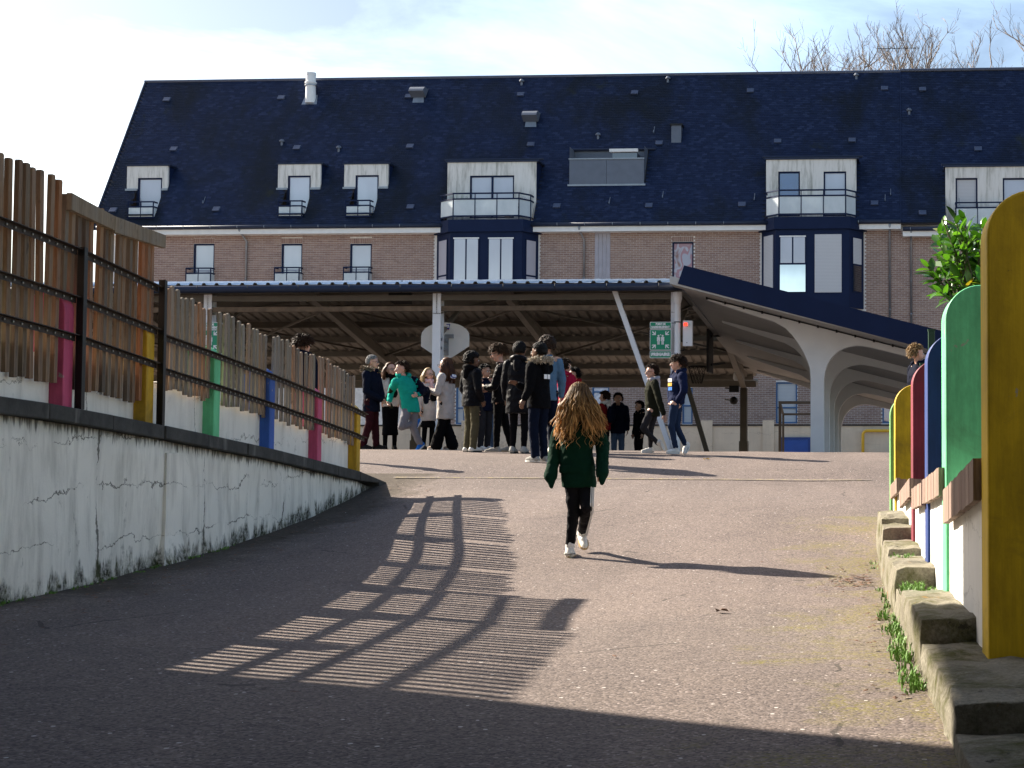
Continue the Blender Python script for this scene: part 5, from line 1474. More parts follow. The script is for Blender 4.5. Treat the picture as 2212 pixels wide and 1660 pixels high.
# lamp and loudspeakers on the rear post
def post_gear():
    fr = FS; w = 12.4; u, z = fr.pix(1590, 805, w)
    r = thing('floodlight', fr.P(u, w, z), 'white globe floodlight on an arm fixed to the rear steel post', 'lamp')
    m = MB(); m.lathe(fr.P(u+.05, w, z+.12), [(.03, 0), (.08, -.06), (.13, -.16), (.14, -.30), (.10, -.36)], 12); m.build('lamp_head', M_WPOST, r, smooth=True)
    m = MB(); m.tube([fr.P(u-.28, w+.3, z+.75), fr.P(u-.10, w+.1, z+.4), fr.P(u+.05, w, z+.12)], .06, 8); m.build('arm', M_PANEL, r)
    for px, py, lab in ((1586, 841, 'small black loudspeaker on the rear steel post under the floodlight'), (1585, 866, 'round black camera housing on the rear steel post')):
        u2, z2 = fr.pix(px, py, w); s = thing('loudspeaker' if py < 850 else 'security_camera', fr.P(u2, w, z2), lab, 'speaker' if py < 850 else 'camera')
        m = MB()
        if py < 850: m.fbox(fr, u2-.14, u2+.14, w-.1, w+.1, z2-.09, z2+.1)
        else: m.blob(fr.P(u2, w, z2), .12, 2)
        m.build('housing', M_BLACK, s, bevel=.01 if py < 850 else 0)
        m = MB(); m.bar(fr.P(u2, w, z2), fr.P(u2-.3, w+.4, z2+.05), .04); m.build('bracket', M_BLACK, s)
post_gear()

# ================================================================== concrete canopy on Y-shaped frames
M_CONC = simple('painted_concrete', (.74, .74, .73), .7, 0, .07, 2, .12)
M_SOFFIT = simple('soffit_boards', (.50, .48, .45), .75, 0, .08, 2, .08)
def canopy():
    fr = Frame((-3.07, 29.0), R(2.3)); drop = .07
    root = thing('concrete_canopy', fr.P(3, 0, ground(0, 29)), 'pale concrete canopy on Y-shaped frames with a slanted dark blue fascia', 'canopy')
    front = [(1751,1000),(1751,815),(1749,794),(1743,777),(1735,760),(1724,742),(1710,723),(1695.6,708.5),(1672,695),(1627,681),(1568,662),(1524,647),(1524,642.5),(1600,662),(1700,687.3),(1800,712.7),(1896,737),(2050,776),
             (2050,796),(2010,785),(1983,776.6),(1924,761),(1882,751),(1862,747.5),(1849,747),(1833,749.5),(1820,754),(1808,761.5),(1799,770),(1792,779),(1787,788),(1782,803),(1779.5,822),(1779.5,1000)]
    P2 = [fr.pix(x, y) for x, y in front]
    top = [(u, z) for u, z in P2[12:18]]
    for i, w in enumerate((0, 3, 6, 9, 12)):
        m = MB(); dz = -drop*w
        poly = [fr.P(u, w, z + dz - (1.5 if k in (0, len(P2)-1) else 0)) for k, (u, z) in enumerate(P2)]
        m.prism(poly, fr.w*.28); bm = bmesh.new()
        o = m.build('frame', M_CONC, root)
        bm.from_mesh(o.data); bmesh.ops.triangulate(bm, faces=[f for f in bm.faces if len(f.verts) > 4]); bm.to_mesh(o.data); bm.free()
    # roof slab: soffit between frames
    u0, z0 = fr.pix(1464, 626.8); u1, z1 = fr.pix(2052, 776.5); w0, w1 = -1.1, 13.2
    def zs(u, w): return z0 + (z1-z0)*(u-u0)/(u1-u0) - drop*max(0, w)
    m = MB(); th = .16
    m.hexa([fr.P(u0,0,zs(u0,0)+.004), fr.P(u1,0,zs(u1,0)+.004), fr.P(u1,w1,zs(u1,w1)+.004), fr.P(u0,w1,zs(u0,w1)+.004), fr.P(u0,0,zs(u0,0)+th), fr.P(u1,0,zs(u1,0)+th), fr.P(u1,w1,zs(u1,w1)+th), fr.P(u0,w1,zs(u0,w1)+th)])
    m.build('roof_slab', M_SOFFIT, root)
    m = MB(); m.hexa([fr.P(u0,w0,zs(u0,0)+.004), fr.P(u1,w0,zs(u1,0)+.004), fr.P(u1,-.002,zs(u1,0)+.004), fr.P(u0,-.002,zs(u0,0)+.004), fr.P(u0,w0,zs(u0,0)+th), fr.P(u1,w0,zs(u1,0)+th), fr.P(u1,-.002,zs(u1,0)+th), fr.P(u0,-.002,zs(u0,0)+th)])
    m.build('soffit', M_SOFFIT, root)
    q = [fr.pix(x, y, w0-.02) for x, y in ((1464, 613.5), (1477.5, 573.5), (2040, 716.5), (2040, 764))]
    m = MB(); m.prism([fr.P(u, w0-.02, z) for u, z in q], fr.w*.018); m.build('fascia', M_NAVY, root)
    m = MB(); A, B_ = fr.P(q[0][0], w0, q[0][1]), fr.P(q[1][0], w0, q[1][1]); off = fr.w*(w1-w0) + Vector((0,0,-drop*w1)); m.quad(A, B_, B_+off, A+off); m.build('side_flashing', M_ZINC, root)
    m = MB(); pts = [fr.P(u0+.6+(u1-u0-1)*k/24, -.03, zs(u0+.6+(u1-u0-1)*k/24, 0)-.02) for k in range(25)]; m.tube(pts, .012, 5)
    for k in range(0, 25, 2): m.box(pts[k].x-.02, pts[k].x+.02, pts[k].y-.02, pts[k].y+.02, pts[k].z-.03, pts[k].z+.04)
    m.build('soffit_cable', M_BLACK, root)
canopy()
# ================================================================== people
def cap(mb, a, b, ra, rb, n=10):
    """closed tapered capsule"""
    a, b = Vector(a), Vector(b); d = b - a
    if d.length < 1e-5: d = Vector((0, 0, 1e-4))
    ax = d.normalized(); pts = []; rad = []
    for k in range(4):
        t = math.pi/2*(1 - k/3.0); pts.append(a - ax*ra*math.sin(t)); rad.append(max(ra*math.cos(t), ra*.05))
    for k in range(4):
        t = math.pi/2*(k/3.0); pts.append(b + ax*rb*math.sin(t)); rad.append(max(rb*math.cos(t), rb*.05))
    q = ax.to_track_quat('Z', 'Y'); vs = []; fs = []
    for p, r in zip(pts, rad):
        for k in range(n): an = 2*math.pi*k/n; vs.append(p + q @ Vector((r*math.cos(an), r*math.sin(an), 0)))
    for i in range(len(pts)-1):
        for k in range(n): fs.append((i*n+k, i*n+(k+1) % n, (i+1)*n+(k+1) % n, (i+1)*n+k))
    fs.append(tuple(range(n-1, -1, -1))); fs.append(tuple(range((len(pts)-1)*n, len(pts)*n)))
    mb.add(vs, fs)
def loft(mb, secs, n=20, power=2.4):
    """closed loft through elliptical sections (centre, right vector, forward vector)"""
    vs = []; fs = []
    for c, rv, fv in secs:
        for k in range(n):
            a = 2*math.pi*k/n; ca, sa = math.cos(a), math.sin(a)
            m = (abs(ca)**power + abs(sa)**power)**(-1/power)
            vs.append(Vector(c) + Vector(rv)*ca*m + Vector(fv)*sa*m)
    for i in range(len(secs)-1):
        for k in range(n): fs.append((i*n+k, i*n+(k+1) % n, (i+1)*n+(k+1) % n, (i+1)*n+k))
    fs.append(tuple(range(n-1, -1, -1))); fs.append(tuple(range((len(secs)-1)*n, len(secs)*n)))
    mb.add(vs, fs)
_tex = {}
def fold_tex(size):
    if size not in _tex:
        t = bpy.data.textures.new('folds%d' % int(size*1000), 'CLOUDS'); t.noise_scale = size; t.noise_depth = 2; _tex[size] = t
    return _tex[size]
def skin_over(o, vox, it=6, fold=0, fsize=.09):
    m = o.modifiers.new('remesh', 'REMESH'); m.mode = 'VOXEL'; m.voxel_size = vox; m.use_smooth_shade = True
    if it: s = o.modifiers.new('smooth', 'SMOOTH'); s.factor = .5; s.iterations = it
    if fold:
        d = o.modifiers.new('folds', 'DISPLACE'); d.texture = fold_tex(fsize); d.strength = fold; d.mid_level = .5; d.texture_coords = 'GLOBAL'
    return o
def cloth(name, col, rough=.85, scale=60, var=.15, sheen=0):
    t = NT(name); v = t.coord('Object'); n = t.noise(v, scale, 3, .6); n2 = t.noise(v, 7, 4, .6)
    c = t.ramp(n2, [(.3, tuple(x*(1-var) for x in col)), (.7, tuple(min(1, x*(1+var)) for x in col))])
    t.bump(t.math('ADD', n2, t.math('MULTIPLY', n, .25)), .35, .012)
    return t.set(c, rough, 0, .06, **{'Sheen Weight': sheen, 'Sheen Roughness': .4})
def skinmat(name, col):
    t = NT(name); n = t.noise(t.coord('Object'), 25, 4)
    c = t.ramp(n, [(.3, tuple(x*.9 for x in col)), (.7, tuple(min(1, x*1.05) for x in col))])
    return t.set(c, .5, 0, .4, **{'Subsurface Weight': .12, 'Subsurface Radius': (.01, .004, .002), 'Subsurface Scale': .6})
SK_L = skinmat('fair_skin', (.58, .34, .25)); SK_M = skinmat('tan_skin', (.42, .24, .16)); SK_D = skinmat('brown_skin', (.17, .085, .05))
def hairmat(name, a, b):
    t = NT(name); r = t.island(); n = t.noise(t.coord('Object', (40, 40, 8)), 2, 3)
    c = t.ramp(t.math('ADD', t.math('MULTIPLY', r, .7), t.math('MULTIPLY', n, .3)), [(.15, a), (.85, b)])
    t.set(c, .5, 0, .25)
    tr = t.n.new('ShaderNodeBsdfTranslucent'); mx = t.n.new('ShaderNodeMixShader'); mx.inputs[0].default_value = .35
    t.l.new(c, tr.inputs['Color']); t.l.new(t.b.outputs[0], mx.inputs[1]); t.l.new(tr.outputs[0], mx.inputs[2]); t.l.new(mx.outputs[0], t.n['Material Output'].inputs['Surface'])
    return t.mat
H_BLACK = hairmat('black_hair', (.003, .003, .003), (.010, .008, .007)); H_BROWN = hairmat('brown_hair', (.018, .010, .006), (.065, .036, .02))
H_AUBURN = hairmat('auburn_hair', (.035, .015, .008), (.13, .055, .024)); H_BLOND = hairmat('blond_hair', (.26, .17, .08), (.48, .34, .18))
H_GREY = hairmat('grey_hair', (.18, .18, .18), (.42, .42, .41)); H_LBROWN = hairmat('light_brown_hair', (.05, .028, .015), (.15, .085, .045))
H_GIRL = hairmat('golden_brown_hair', (.13, .068, .025), (.60, .38, .16))
def _ends(mat):                      # hair lighter towards its ends, partly a painted sunlit glow
    t = NT.__new__(NT); t.mat = mat; t.n = mat.node_tree.nodes; t.l = mat.node_tree.links; t.b = t.n['Principled BSDF']
    src = t.b.inputs['Base Color'].links[0].from_socket; z = t.sep(t.coord('Object'))[2]
    k = t.ramp(t.math('MULTIPLY_ADD', z, 2.6, -3.05), [(.05, (1.35, 1.26, 1.15)), (.55, (.85, .78, .70)), (.95, (.45, .40, .37))]); c = t.mix(1, src, k, 'MULTIPLY')
    t.l.new(c, t.b.inputs['Base Color'])
    for n in t.n:
        if n.type == 'BSDF_TRANSLUCENT': t.l.new(c, n.inputs['Color'])
_ends(H_GIRL)
M_EYE = simple('dark_eye', (.012, .01, .01), .15, 0, .1, 3, 0); M_EYEW = simple('eye_white', (.6, .58, .56), .3, 0, .05, 3, 0)
M_LIP = simple('lip', (.36, .13, .11), .5, 0, .1, 3, 0); M_SPEC = simple('spectacle_frame', (.03, .02, .02), .3, 0, .1, 3, 0)
M_SOLE = simple('white_sole', (.62, .60, .55), .7, 0, .1, 8, .1); M_GUM = simple('gum_sole', (.42, .30, .16), .7, 0, .2, 12, .2); M_DSOLE = simple('dark_sole', (.02, .02, .02), .7, 0, .1, 8, .1)
M_FUR = hairmat('beige_fur', (.30, .25, .18), (.66, .60, .50)); M_FURB = hairmat('brown_fur', (.12, .09, .06), (.34, .27, .18))
_cl = {}
def C(name, col, **k):
    if name not in _cl: _cl[name] = cloth(name, col, **k)
    return _cl[name]
NAVY = C('navy_cloth', (0.0045, 0.0065, 0.017)); BLACKC = C('black_cloth', (0.004, 0.004, 0.005)); BLACKN = C('black_nylon', (0.005, 0.005, 0.007), rough=.45, sheen=.1)
MAROON = C('maroon_cloth', (0.028, 0.006, 0.01)); OLIVE = C('olive_cloth', (0.075, 0.066, 0.04)); GREYC = C('grey_cloth', (0.17, 0.165, 0.18)); TURQ = C('turquoise_fleece', (0.01, 0.31, 0.24))
CREAM = C('cream_wool', (.55, .50, .45)); LGREY = C('light_grey_coat', (.46, .43, .42)); BEIGE = C('beige_parka', (.44, .40, .37)); JEAN = C('blue_denim', (0.016, 0.028, 0.062)); DJEAN = C('dark_denim', (0.005, 0.008, 0.020))
LDENIM = C('light_denim', (0.085, 0.16, 0.25)); CRIM = C('crimson_fleece', (0.3, 0.01, 0.036)); RED = C('red_cloth', (0.2, 0.01, 0.014)); DOLIVE = C('dark_olive_cloth', (0.016, 0.017, 0.01)); CHAR = C('charcoal_denim', (0.026, 0.025, 0.028))
SWEAT = C('navy_sweatshirt', (0.007, 0.012, 0.04)); GHOOD = C('grey_hood', (.36, .35, .38)); BJEAN = C('mid_blue_denim', (0.07, 0.105, 0.17)); GREENC = C('bottle_green_fleece', (0.003, 0.021, 0.012)); LEGG = C('black_leggings', (0.006, 0.006, 0.008), rough=.6)
WHITEC = C('white_cloth', (.72, .71, .70)); SHOE_W = C('white_leather', (.66, .64, .60), rough=.55, sheen=0); SHOE_B = C('black_leather', (.012, .012, .012), rough=.45, sheen=0); SHOE_BLUE = C('blue_trainer', (.02, .13, .42)); SHOE_G = C('grey_trainer', (.30, .29, .27)); SHOE_T = C('beige_shoe', (.42, .33, .27))
REDSC = C('red_scarf', (.42, .012, .03)); PINKC = C('pale_pink_scarf', (.62, .42, .42))

def make_person(label, px, top, d, head=0, gender='m', skin=SK_L, hair=('short', H_BROWN), jacket=None, legs=None, shoes=(SHOE_W, M_SOLE), turn=0, nod=0,
                J=None, glasses=False, hs=1.08, hcrouch=1.0, zg=None, vox=.0105, group=None, extras=(), gz=None):
    """J overrides joints with (px, py, depth offset)."""
    x = (px - PX)*d/FPX; z0 = ground(x, d) if zg is None else zg
    ztop = at(px, top, d).z; H = (ztop - z0)/hcrouch
    o0 = Vector((x, d, z0)); root = thing('person', o0, label, 'person', group)
    h = R(head); right = Vector((math.cos(h), math.sin(h), 0)); fwd = Vector((math.sin(h), -math.cos(h), 0)); up = Vector((0, 0, 1))
    def W(a, f, u): return o0 + (right*a + fwd*f + up*u)*H
    P = {'pelvis': W(0, 0, .525), 'waist': W(0, .004, .60), 'chest': W(0, .008, .715), 'neck': W(0, -.004, .835), 'headc': W(0, .012, .925)}
    for s, k in ((1, 'a'), (-1, 'b')):
        P['hip'+k] = W(.050*s, 0, .515); P['knee'+k] = W(.052*s, .012, .285); P['ank'+k] = W(.052*s, -.012, .05)
        P['sho'+k] = W(.098*s, -.004, .800); P['elb'+k] = W(.132*s, -.012, .635); P['wri'+k] = W(.135*s, .022, .49)
    if J:
        for k, v in J.items():
            if isinstance(v, Vector): P[k] = v
            elif len(v) == 3 and k.startswith('L_'): P[k[2:]] = W(*v)
            else: P[k] = at(v[0], v[1], d + v[2])
    if J and 'neck' in J and 'shoa' not in J and 'L_shoa' not in J:      # carry the shoulders with the neck
        dv = P['neck'] - W(0, -.004, .835)
        for k in 'ab': P['sho'+k] += dv*.95
        if 'chest' not in J: P['chest'] += dv*.6
        if 'waist' not in J: P['waist'] += dv*.3
        for k in 'ab':
            if 'elb'+k not in J and 'L_elb'+k not in J: P['elb'+k] += dv*.8
            if 'wri'+k not in J and 'L_wri'+k not in J: P['wri'+k] += dv*.7
    if J and 'headc' not in J and 'neck' in J: P['headc'] += P['neck'] - W(0, -.004, .835)
    t = h + R(turn); hr = Vector((math.cos(t), math.sin(t), 0)); hf = Vector((math.sin(t), -math.cos(t), 0)); hu = up
    if nod:
        q = Quaternion(hr, R(-nod) if False else R(nod)); hf = q @ hf; hu = q @ hu
    hc = P['headc']; S = H*hs
    def Hd(a, f, u): return hc + (hr*a + hf*f + hu*u)*S
    # ---------------- body: one continuous surface
    mb = MB()
    cap(mb, P['pelvis'], P['waist'], .062*H, .056*H); cap(mb, P['waist'], P['chest'], .056*H, .060*H)
    cap(mb, P['hipa'], P['hipb'], .052*H, .052*H); cap(mb, P['shoa'], P['shob'], .036*H, .036*H); cap(mb, P['chest'], P['neck'], .055*H, .03*H)
    cap(mb, P['neck'] - up*.02*H, hc - hu*.03*S, .029*H, .029*S)
    for k in 'ab':
        cap(mb, P['hip'+k], P['knee'+k], .040*H, .025*H); cap(mb, P['knee'+k], P['ank'+k], .025*H, .016*H)
        cap(mb, P['sho'+k], P['elb'+k], .030*H, .022*H); cap(mb, P['elb'+k], P['wri'+k], .022*H, .0145*H)
    # head: cranium, face, jaw, nose, ears
    def ell(a, f, u, ra, rf, ru):
        secs = []
        for i in range(1, 9):
            th = math.pi*i/9; secs.append((Hd(a, f, u + ru*math.cos(th)), hr*ra*S*math.sin(th), hf*rf*S*math.sin(th)))
        loft(mb, secs, 14, 2.0)
    ell(0, -.006, .012, .046, .056, .054); ell(0, .012, -.018, .037, .040, .046); ell(0, .020, -.045, .024, .026, .020)
    cap(mb, Hd(0, .050, .004), Hd(0, .060, -.018), .006*S, .0095*S, 8)
    for s in (1, -1): cap(mb, Hd(.046*s, -.004, .004), Hd(.046*s, -.004, -.018), .009*S, .007*S, 8)
    # hands: palm, four fingers and a thumb leaving its side
    for k, sd in (('a', 1), ('b', -1)):
        w = P['wri'+k]; fd = (w - P['elb'+k]).normalized(); inn = (right*-sd + fwd*.25)
        inn = (inn - fd*inn.dot(fd)).normalized(); thd = fd.cross(inn)*(-sd)
        if thd.dot(fwd) < 0 and abs(fd.z) > .5: thd = -thd
        hl = .105*H
        for j in range(4):
            off = thd*(.0105*H*(1.5-j)); base = w + off*.7 + fd*.012*H; kn = w + off + fd*.048*H
            cap(mb, base, kn, .0085*H, .0080*H, 8)
            L1 = (.024, .027, .025, .020)[j]*H; m1 = kn + (fd*.9 + inn*.35).normalized()*L1; m2 = m1 + (fd*.55 + inn*.8).normalized()*L1*.85
            cap(mb, kn, m1, .0056*H, .0052*H, 6); cap(mb, m1, m2, .0052*H, .0045*H, 6)
        t0 = w + thd*.013*H + fd*.016*H; t1 = t0 + (thd*.8 + fd*.8 + inn*.3).normalized()*.026*H; t2 = t1 + (fd*1 + inn*.5 + thd*.2).normalized()*.02*H
        cap(mb, t0, t1, .0075*H, .0062*H, 6); cap(mb, t1, t2, .006*H, .005*H, 6)
    skin_over(mb.build('body', skin, root), .0075 if H < 1.9 else .008, 3)
    # ---------------- face
    m = MB(); e = MB(); b = MB()
    for s in (1, -1):
        e.blob(Hd(.0185*s, .0485, -.0005), .0068*S, 0); m.blob(Hd(.0185*s, .0535, -.0005), .0040*S, 0)
        cap(b, Hd(.010*s, .054, .0115), Hd(.028*s, .048, .0125), .0024*S, .0018*S, 6)
    e.build('eye_white', M_EYEW, root); m.build('iris', M_EYE, root); b.build('eyebrow', hair[1], root)
    m = MB(); cap(m, Hd(-.013, .047, -.038), Hd(.013, .047, -.038), .0035*S, .0035*S, 6); m.build('mouth', M_LIP, root)
    if glasses:
        m = MB()
        for s in (1, -1):
            c = Hd(.0195*s, .062, -.001); m.tube([c + hr*.0155*S*math.cos(2*math.pi*k/14) + hu*.0125*S*math.sin(2*math.pi*k/14) for k in range(14)], .0016*S, 5, closed=True)
            m.tube([Hd(.035*s, .060, .002), Hd(.048*s, .0, .004)], .0016*S, 5)
        m.tube([Hd(-.005, .064, .001), Hd(.005, .064, .001)], .0016*S, 5); m.build('glasses', M_SPEC, root)
    # ---------------- hair
    rng = random.Random(int(px*7 + top)); style, hm = hair; m = MB()
    def shell(sc=1.0, du=.0, df=.0, low=0.62):
        secs = []
        for i in range(1, 12):
            th = math.pi*low*i/11; q_ = (i/11)**2; secs.append((Hd(0, -.012+df-.026*q_, .016 + du + .060*sc*math.cos(th)), hr*(.0505-.004*q_)*sc*S*math.sin(th), hf*(.060-.022*q_)*sc*S*math.sin(th)))
        loft(m, secs, 16, 2.0)
    def tuft(a, f, u, dirv, l, r): # tapered lock
        p0 = Hd(a, f, u); p1 = p0 + dirv*l*S*.5; p2 = p0 + dirv*l*S + hu*-.25*l*S
        m.tube([p0, p1, p2], [r*S, r*S*.8, r*S*.15], 5)
    def scalp(n, zmin, fmax, fn):
        for _ in range(n):
            while True:
                u1 = rng.uniform(zmin, 1); an = rng.uniform(0, 2*math.pi); rr = math.sqrt(max(0, 1-u1*u1)); a_, f_ = rr*math.cos(an), rr*math.sin(an)
                if f_ < fmax(u1): break
            fn(a_*.050, -.012 + f_*.058, .016 + u1*.058, (hr*a_ + hf*f_ + hu*u1).normalized())
    fm = lambda u1: .30 if u1 < .45 else 2
    if style == 'short':
        shell(1.0, .004, -.004, .66)
        scalp(430, -.6, lambda u1: -.05 if u1 < .30 else (.62 if u1 < .6 else 2), lambda a, f, u, nn: tuft(a, f, u, (nn*.7 + hf*.55*(1 if f > 0 else -.3) + hr*rng.uniform(-.4, .4) + hu*rng.uniform(-.3, .35)).normalized(), rng.uniform(.018, .034), .0042))
    elif style == 'crop':
        shell(1.0, .0, -.003, .66)
        scalp(560, -.6, lambda u1: -.1 if u1 < .25 else (.72 if u1 < .55 else 2), lambda a, f, u, nn: m.blob(Hd(a*1.0, f, u) + nn*.003*S, rng.uniform(.004, .0065)*S, 0))
    elif style == 'afro':
        shell(1.08, .008, -.004, .66)
        scalp(600, -.6, lambda u1: -.05 if u1 < .2 else (.75 if u1 < .5 else 2), lambda a, f, u, nn: m.blob(Hd(a*1.1, f*1.08, u*1.06) + nn*rng.uniform(.002, .012)*S, rng.uniform(.006, .011)*S, 0))
    elif style == 'mop':
        shell(1.05, .006, -.004, .68)
        scalp(760, -.35, lambda u1: -.02 if u1 < .1 else (.85 if u1 < .4 else 2), lambda a, f, u, nn: tuft(a*1.05, f*1.05, u, (nn*.6 + hu*-.25 + hf*rng.uniform(-.2, .5) + hr*rng.uniform(-.6, .6)).normalized(), rng.uniform(.028, .046), .0042))
    elif style in ('long', 'bob'):
        ln = .19 if style == 'long' else .12
        shell(1.07, .004, -.006, .6)
        for _ in range(260):
            an = rng.uniform(-.15, math.pi + .15); a_, f_ = math.cos(an), -math.sin(an); u1 = rng.uniform(-.1, .95); rr = math.sqrt(1-u1*u1*.9)
            p = Hd(a_*rr*.052, -.008 + f_*rr*.058, .016 + u1*.058); out = (hr*a_ + hf*f_); L_ = rng.uniform(.75, 1.1)*ln*S; ph = rng.uniform(0, 6)
            pts = [p]
            for j in range(1, 6):
                tt = j/5; pts.append(p + out*(.034*math.sin(min(1, tt*1.6)*1.5) + .004*math.sin(ph + tt*9))*S - hu*(tt*(L_ + u1*.055*S)) + hr*.005*S*math.sin(ph*1.3 + tt*8))
            m.tube(pts, [.007*S, .009*S, .0095*S, .009*S, .007*S, .002*S], 5)
    if style != 'none': m.build('hair', hm, root, smooth=True)
    # ---------------- legs
    kind, lm = legs[0], legs[1]
    if kind in ('trousers', 'slim', 'wide'):
        k1 = {'trousers': (.054, .043, .036), 'slim': (.052, .036, .026), 'wide': (.052, .048, .066)}[kind]; m = MB()
        cap(m, P['hipa']*.8 + P['hipb']*.2 + up*.02*H, P['hipb']*.8 + P['hipa']*.2 + up*.02*H, .056*H, .056*H); cap(m, P['pelvis'], P['waist'] - up*.01*H, .064*H, .060*H)
        for k in 'ab':
            an = P['ank'+k]; kd = (an - P['knee'+k]).normalized()
            cap(m, P['hip'+k], P['knee'+k], k1[0]*H, k1[1]*H, 12); cap(m, P['knee'+k], an - kd*.0*H, k1[1]*H, k1[2]*H, 12)
        skin_over(m.build('trousers', lm, root), vox, 4, .020, .07)
    elif kind == 'skirt':
        hem = legs[2]; m = MB(); secs = []
        for i in range(6):
            tt = i/5; u = .58 - (.58-hem)*tt; secs.append((W(0, .0, u), right*(.066+.024*tt)*H, fwd*(.056+.022*tt)*H))
        loft(m, secs[::-1], 18); skin_over(m.build('skirt', lm, root), vox, 4, .025, .08)
        m = MB()
        for k in 'ab': cap(m, P['hip'+k], P['knee'+k], .048*H, .034*H); cap(m, P['knee'+k], P['ank'+k], .034*H, .025*H)
        skin_over(m.build('tights', BLACKC, root), vox, 3)
    # ---------------- shoes
    for k in 'ab':
        an = P['ank'+k]; tv = (J or {}).get('toe'+k)
        td = fwd if tv is None else (at(tv[0], tv[1], d + tv[2]) - an).normalized()
        if tv is None: td = Vector((fwd.x, fwd.y, 0)).normalized()
        shin = (P['knee'+k] - an).normalized(); dn = -up
        if tv is not None: # sole side is away from the shin
            dn = -(shin - td*shin.dot(td)).normalized()
        heel = an - td*.020*H + dn*.026*H; toe = an + td*.088*H + dn*.032*H
        m = MB(); cap(m, an + shin*.006*H, heel, .026*H, .027*H); cap(m, heel, an + td*.045*H + dn*.022*H, .027*H, .025*H); cap(m, an + td*.04*H + dn*.024*H, toe, .025*H, .020*H)
        sh = skin_over(m.build('shoe', shoes[0], root), .008, 3)
        s_ = td.cross(dn).normalized(); m = MB(); c0 = heel + dn*.016*H; ring = []
        for q in range(16):
            a = 2*math.pi*q/16; ca, sa = math.cos(a), math.sin(a); L_ = .068*H
            ring.append(an + td*(.032*H + L_*1.12*ca) + s_*(.029 + (.004 if ca > 0 else -.003))*H*sa*1.0 + dn*.036*H)
        m.prism(ring, dn*.014*H); m.build('sole', shoes[1], sh)
    # ---------------- jacket
    if jacket:
        jm, hem, fat = jacket['mat'], jacket.get('hem', .47), jacket.get('fat', 1.0); m = MB(); quilt = jacket.get('quilt', 0)
        secs = []; N = 15
        def spine(u):
            ks = [(.525, P['pelvis']), (.60, P['waist']), (.715, P['chest']), (.835, P['neck'])]
            if u < .525: return P['pelvis'] + up*(u-.525)*H
            for (a, pa), (b_, pb) in zip(ks[:-1], ks[1:]):
                if u <= b_: return pa.lerp(pb, (u-a)/(b_-a))
            return P['neck']
        sr = (P['shoa'] - P['shob']); sr.z = 0; sr = sr.normalized() if sr.length > .05 else right; sf = Vector((sr.y, -sr.x, 0))
        if sf.dot(fwd) < 0: sf = -sf
        for i in range(N):
            tt = i/(N-1); u = hem + (.835-hem)*tt
            wx = np.interp(u, [.30, .45, .55, .62, .72, .79, .815, .835], [.098, .092, .090, .086, .094, .090, .066, .040])*fat
            wy = np.interp(u, [.30, .45, .55, .62, .72, .79, .815, .835], [.080, .074, .072, .066, .070, .056, .044, .036])*fat
            if quilt: q = .006*abs(math.sin(u*quilt)); wx += q; wy += q
            secs.append((spine(u), sr*wx*H, sf*wy*H))
        loft(m, secs, 22, 2.3)
        ar = jacket.get('arm', 1.0)
        for k in 'ab':
            e_, w_ = P['elb'+k], P['wri'+k]; s_ = P['sho'+k] - up*.008*H
            n_ = 9 if quilt else 1
            cap(m, s_, e_, .045*H*ar*fat, .038*H*ar, 12); cap(m, e_, e_.lerp(w_, .93), .038*H*ar, .030*H*ar, 12)
            if quilt:
                for (A, B_, ra, rb) in ((s_, e_, .045*fat, .038), (e_, w_, .038, .030)):
                    for q in range(1, 6): c = A.lerp(B_, q/6); dd = (B_-A).normalized()*.006*H; r_ = (ra+(rb-ra)*q/6)*ar*H*1.10; cap(m, c-dd, c+dd, r_*.75, r_*.75, 12)
        jk = skin_over(m.build(jacket.get('name', 'jacket'), jm, root), vox, 4, jacket.get('fold', .022), jacket.get('fsize', .075))
        # hood or collar
        hd = jacket.get('hood')
        if hd:
            m = MB(); c = P['neck'] + up*.0*H - sf*.01*H; pts = []
            for q in range(17):
                a = math.pi*(-.18 + 1.36*q/16); pts.append(c + sr*.062*H*math.cos(a) - sf*(.058*math.sin(a) - .004)*H + up*(.005 + .022*max(0, math.sin(a)))*H)
            for A, B_ in zip(pts[:-1], pts[1:]): cap(m, A, B_, .026*H, .026*H, 8)
            cap(m, c - sf*.045*H - up*.015*H, c - sf*.055*H - up*.075*H, .04*H, .03*H)
            skin_over(m.build('hood', hd, root), .010, 4, .012, .05)
        else:
            m = MB(); c = P['neck']; m.tube([c + sr*.036*H*math.cos(2*math.pi*q/14) + sf*(.036*math.sin(2*math.pi*q/14) + .006)*H + up*(.004 + .002*math.sin(q))*H for q in range(14)], .013*H, 7, closed=True); m.build('collar', jacket.get('collar', jm), root, smooth=True)
        fur = jacket.get('fur')
        if fur:
            m = MB(); c = P['neck'] + up*.012*H
            for _ in range(700):
                a = math.pi*rng.uniform(-.15, 1.15); p = c + sr*.088*H*math.cos(a) - sf*(.092*math.sin(a))*H + up*(.012*math.sin(a))*H
                dv = Vector((rng.gauss(0, 1), rng.gauss(0, 1), rng.gauss(0, 1))).normalized(); p += dv*.016*H
                m.tube([p, p + dv*rng.uniform(.014, .03)*H], [.007*H, .001*H], 4)
            m.build('fur_trim', fur, root)
    ctx = dict(root=root, P=P, H=H, W=W, Hd=Hd, up=up, right=right, fwd=fwd, S=S, hr=hr, hf=hf, hu=hu, d=d, rng=rng)
    for ex in extras: ex(ctx)
    return root

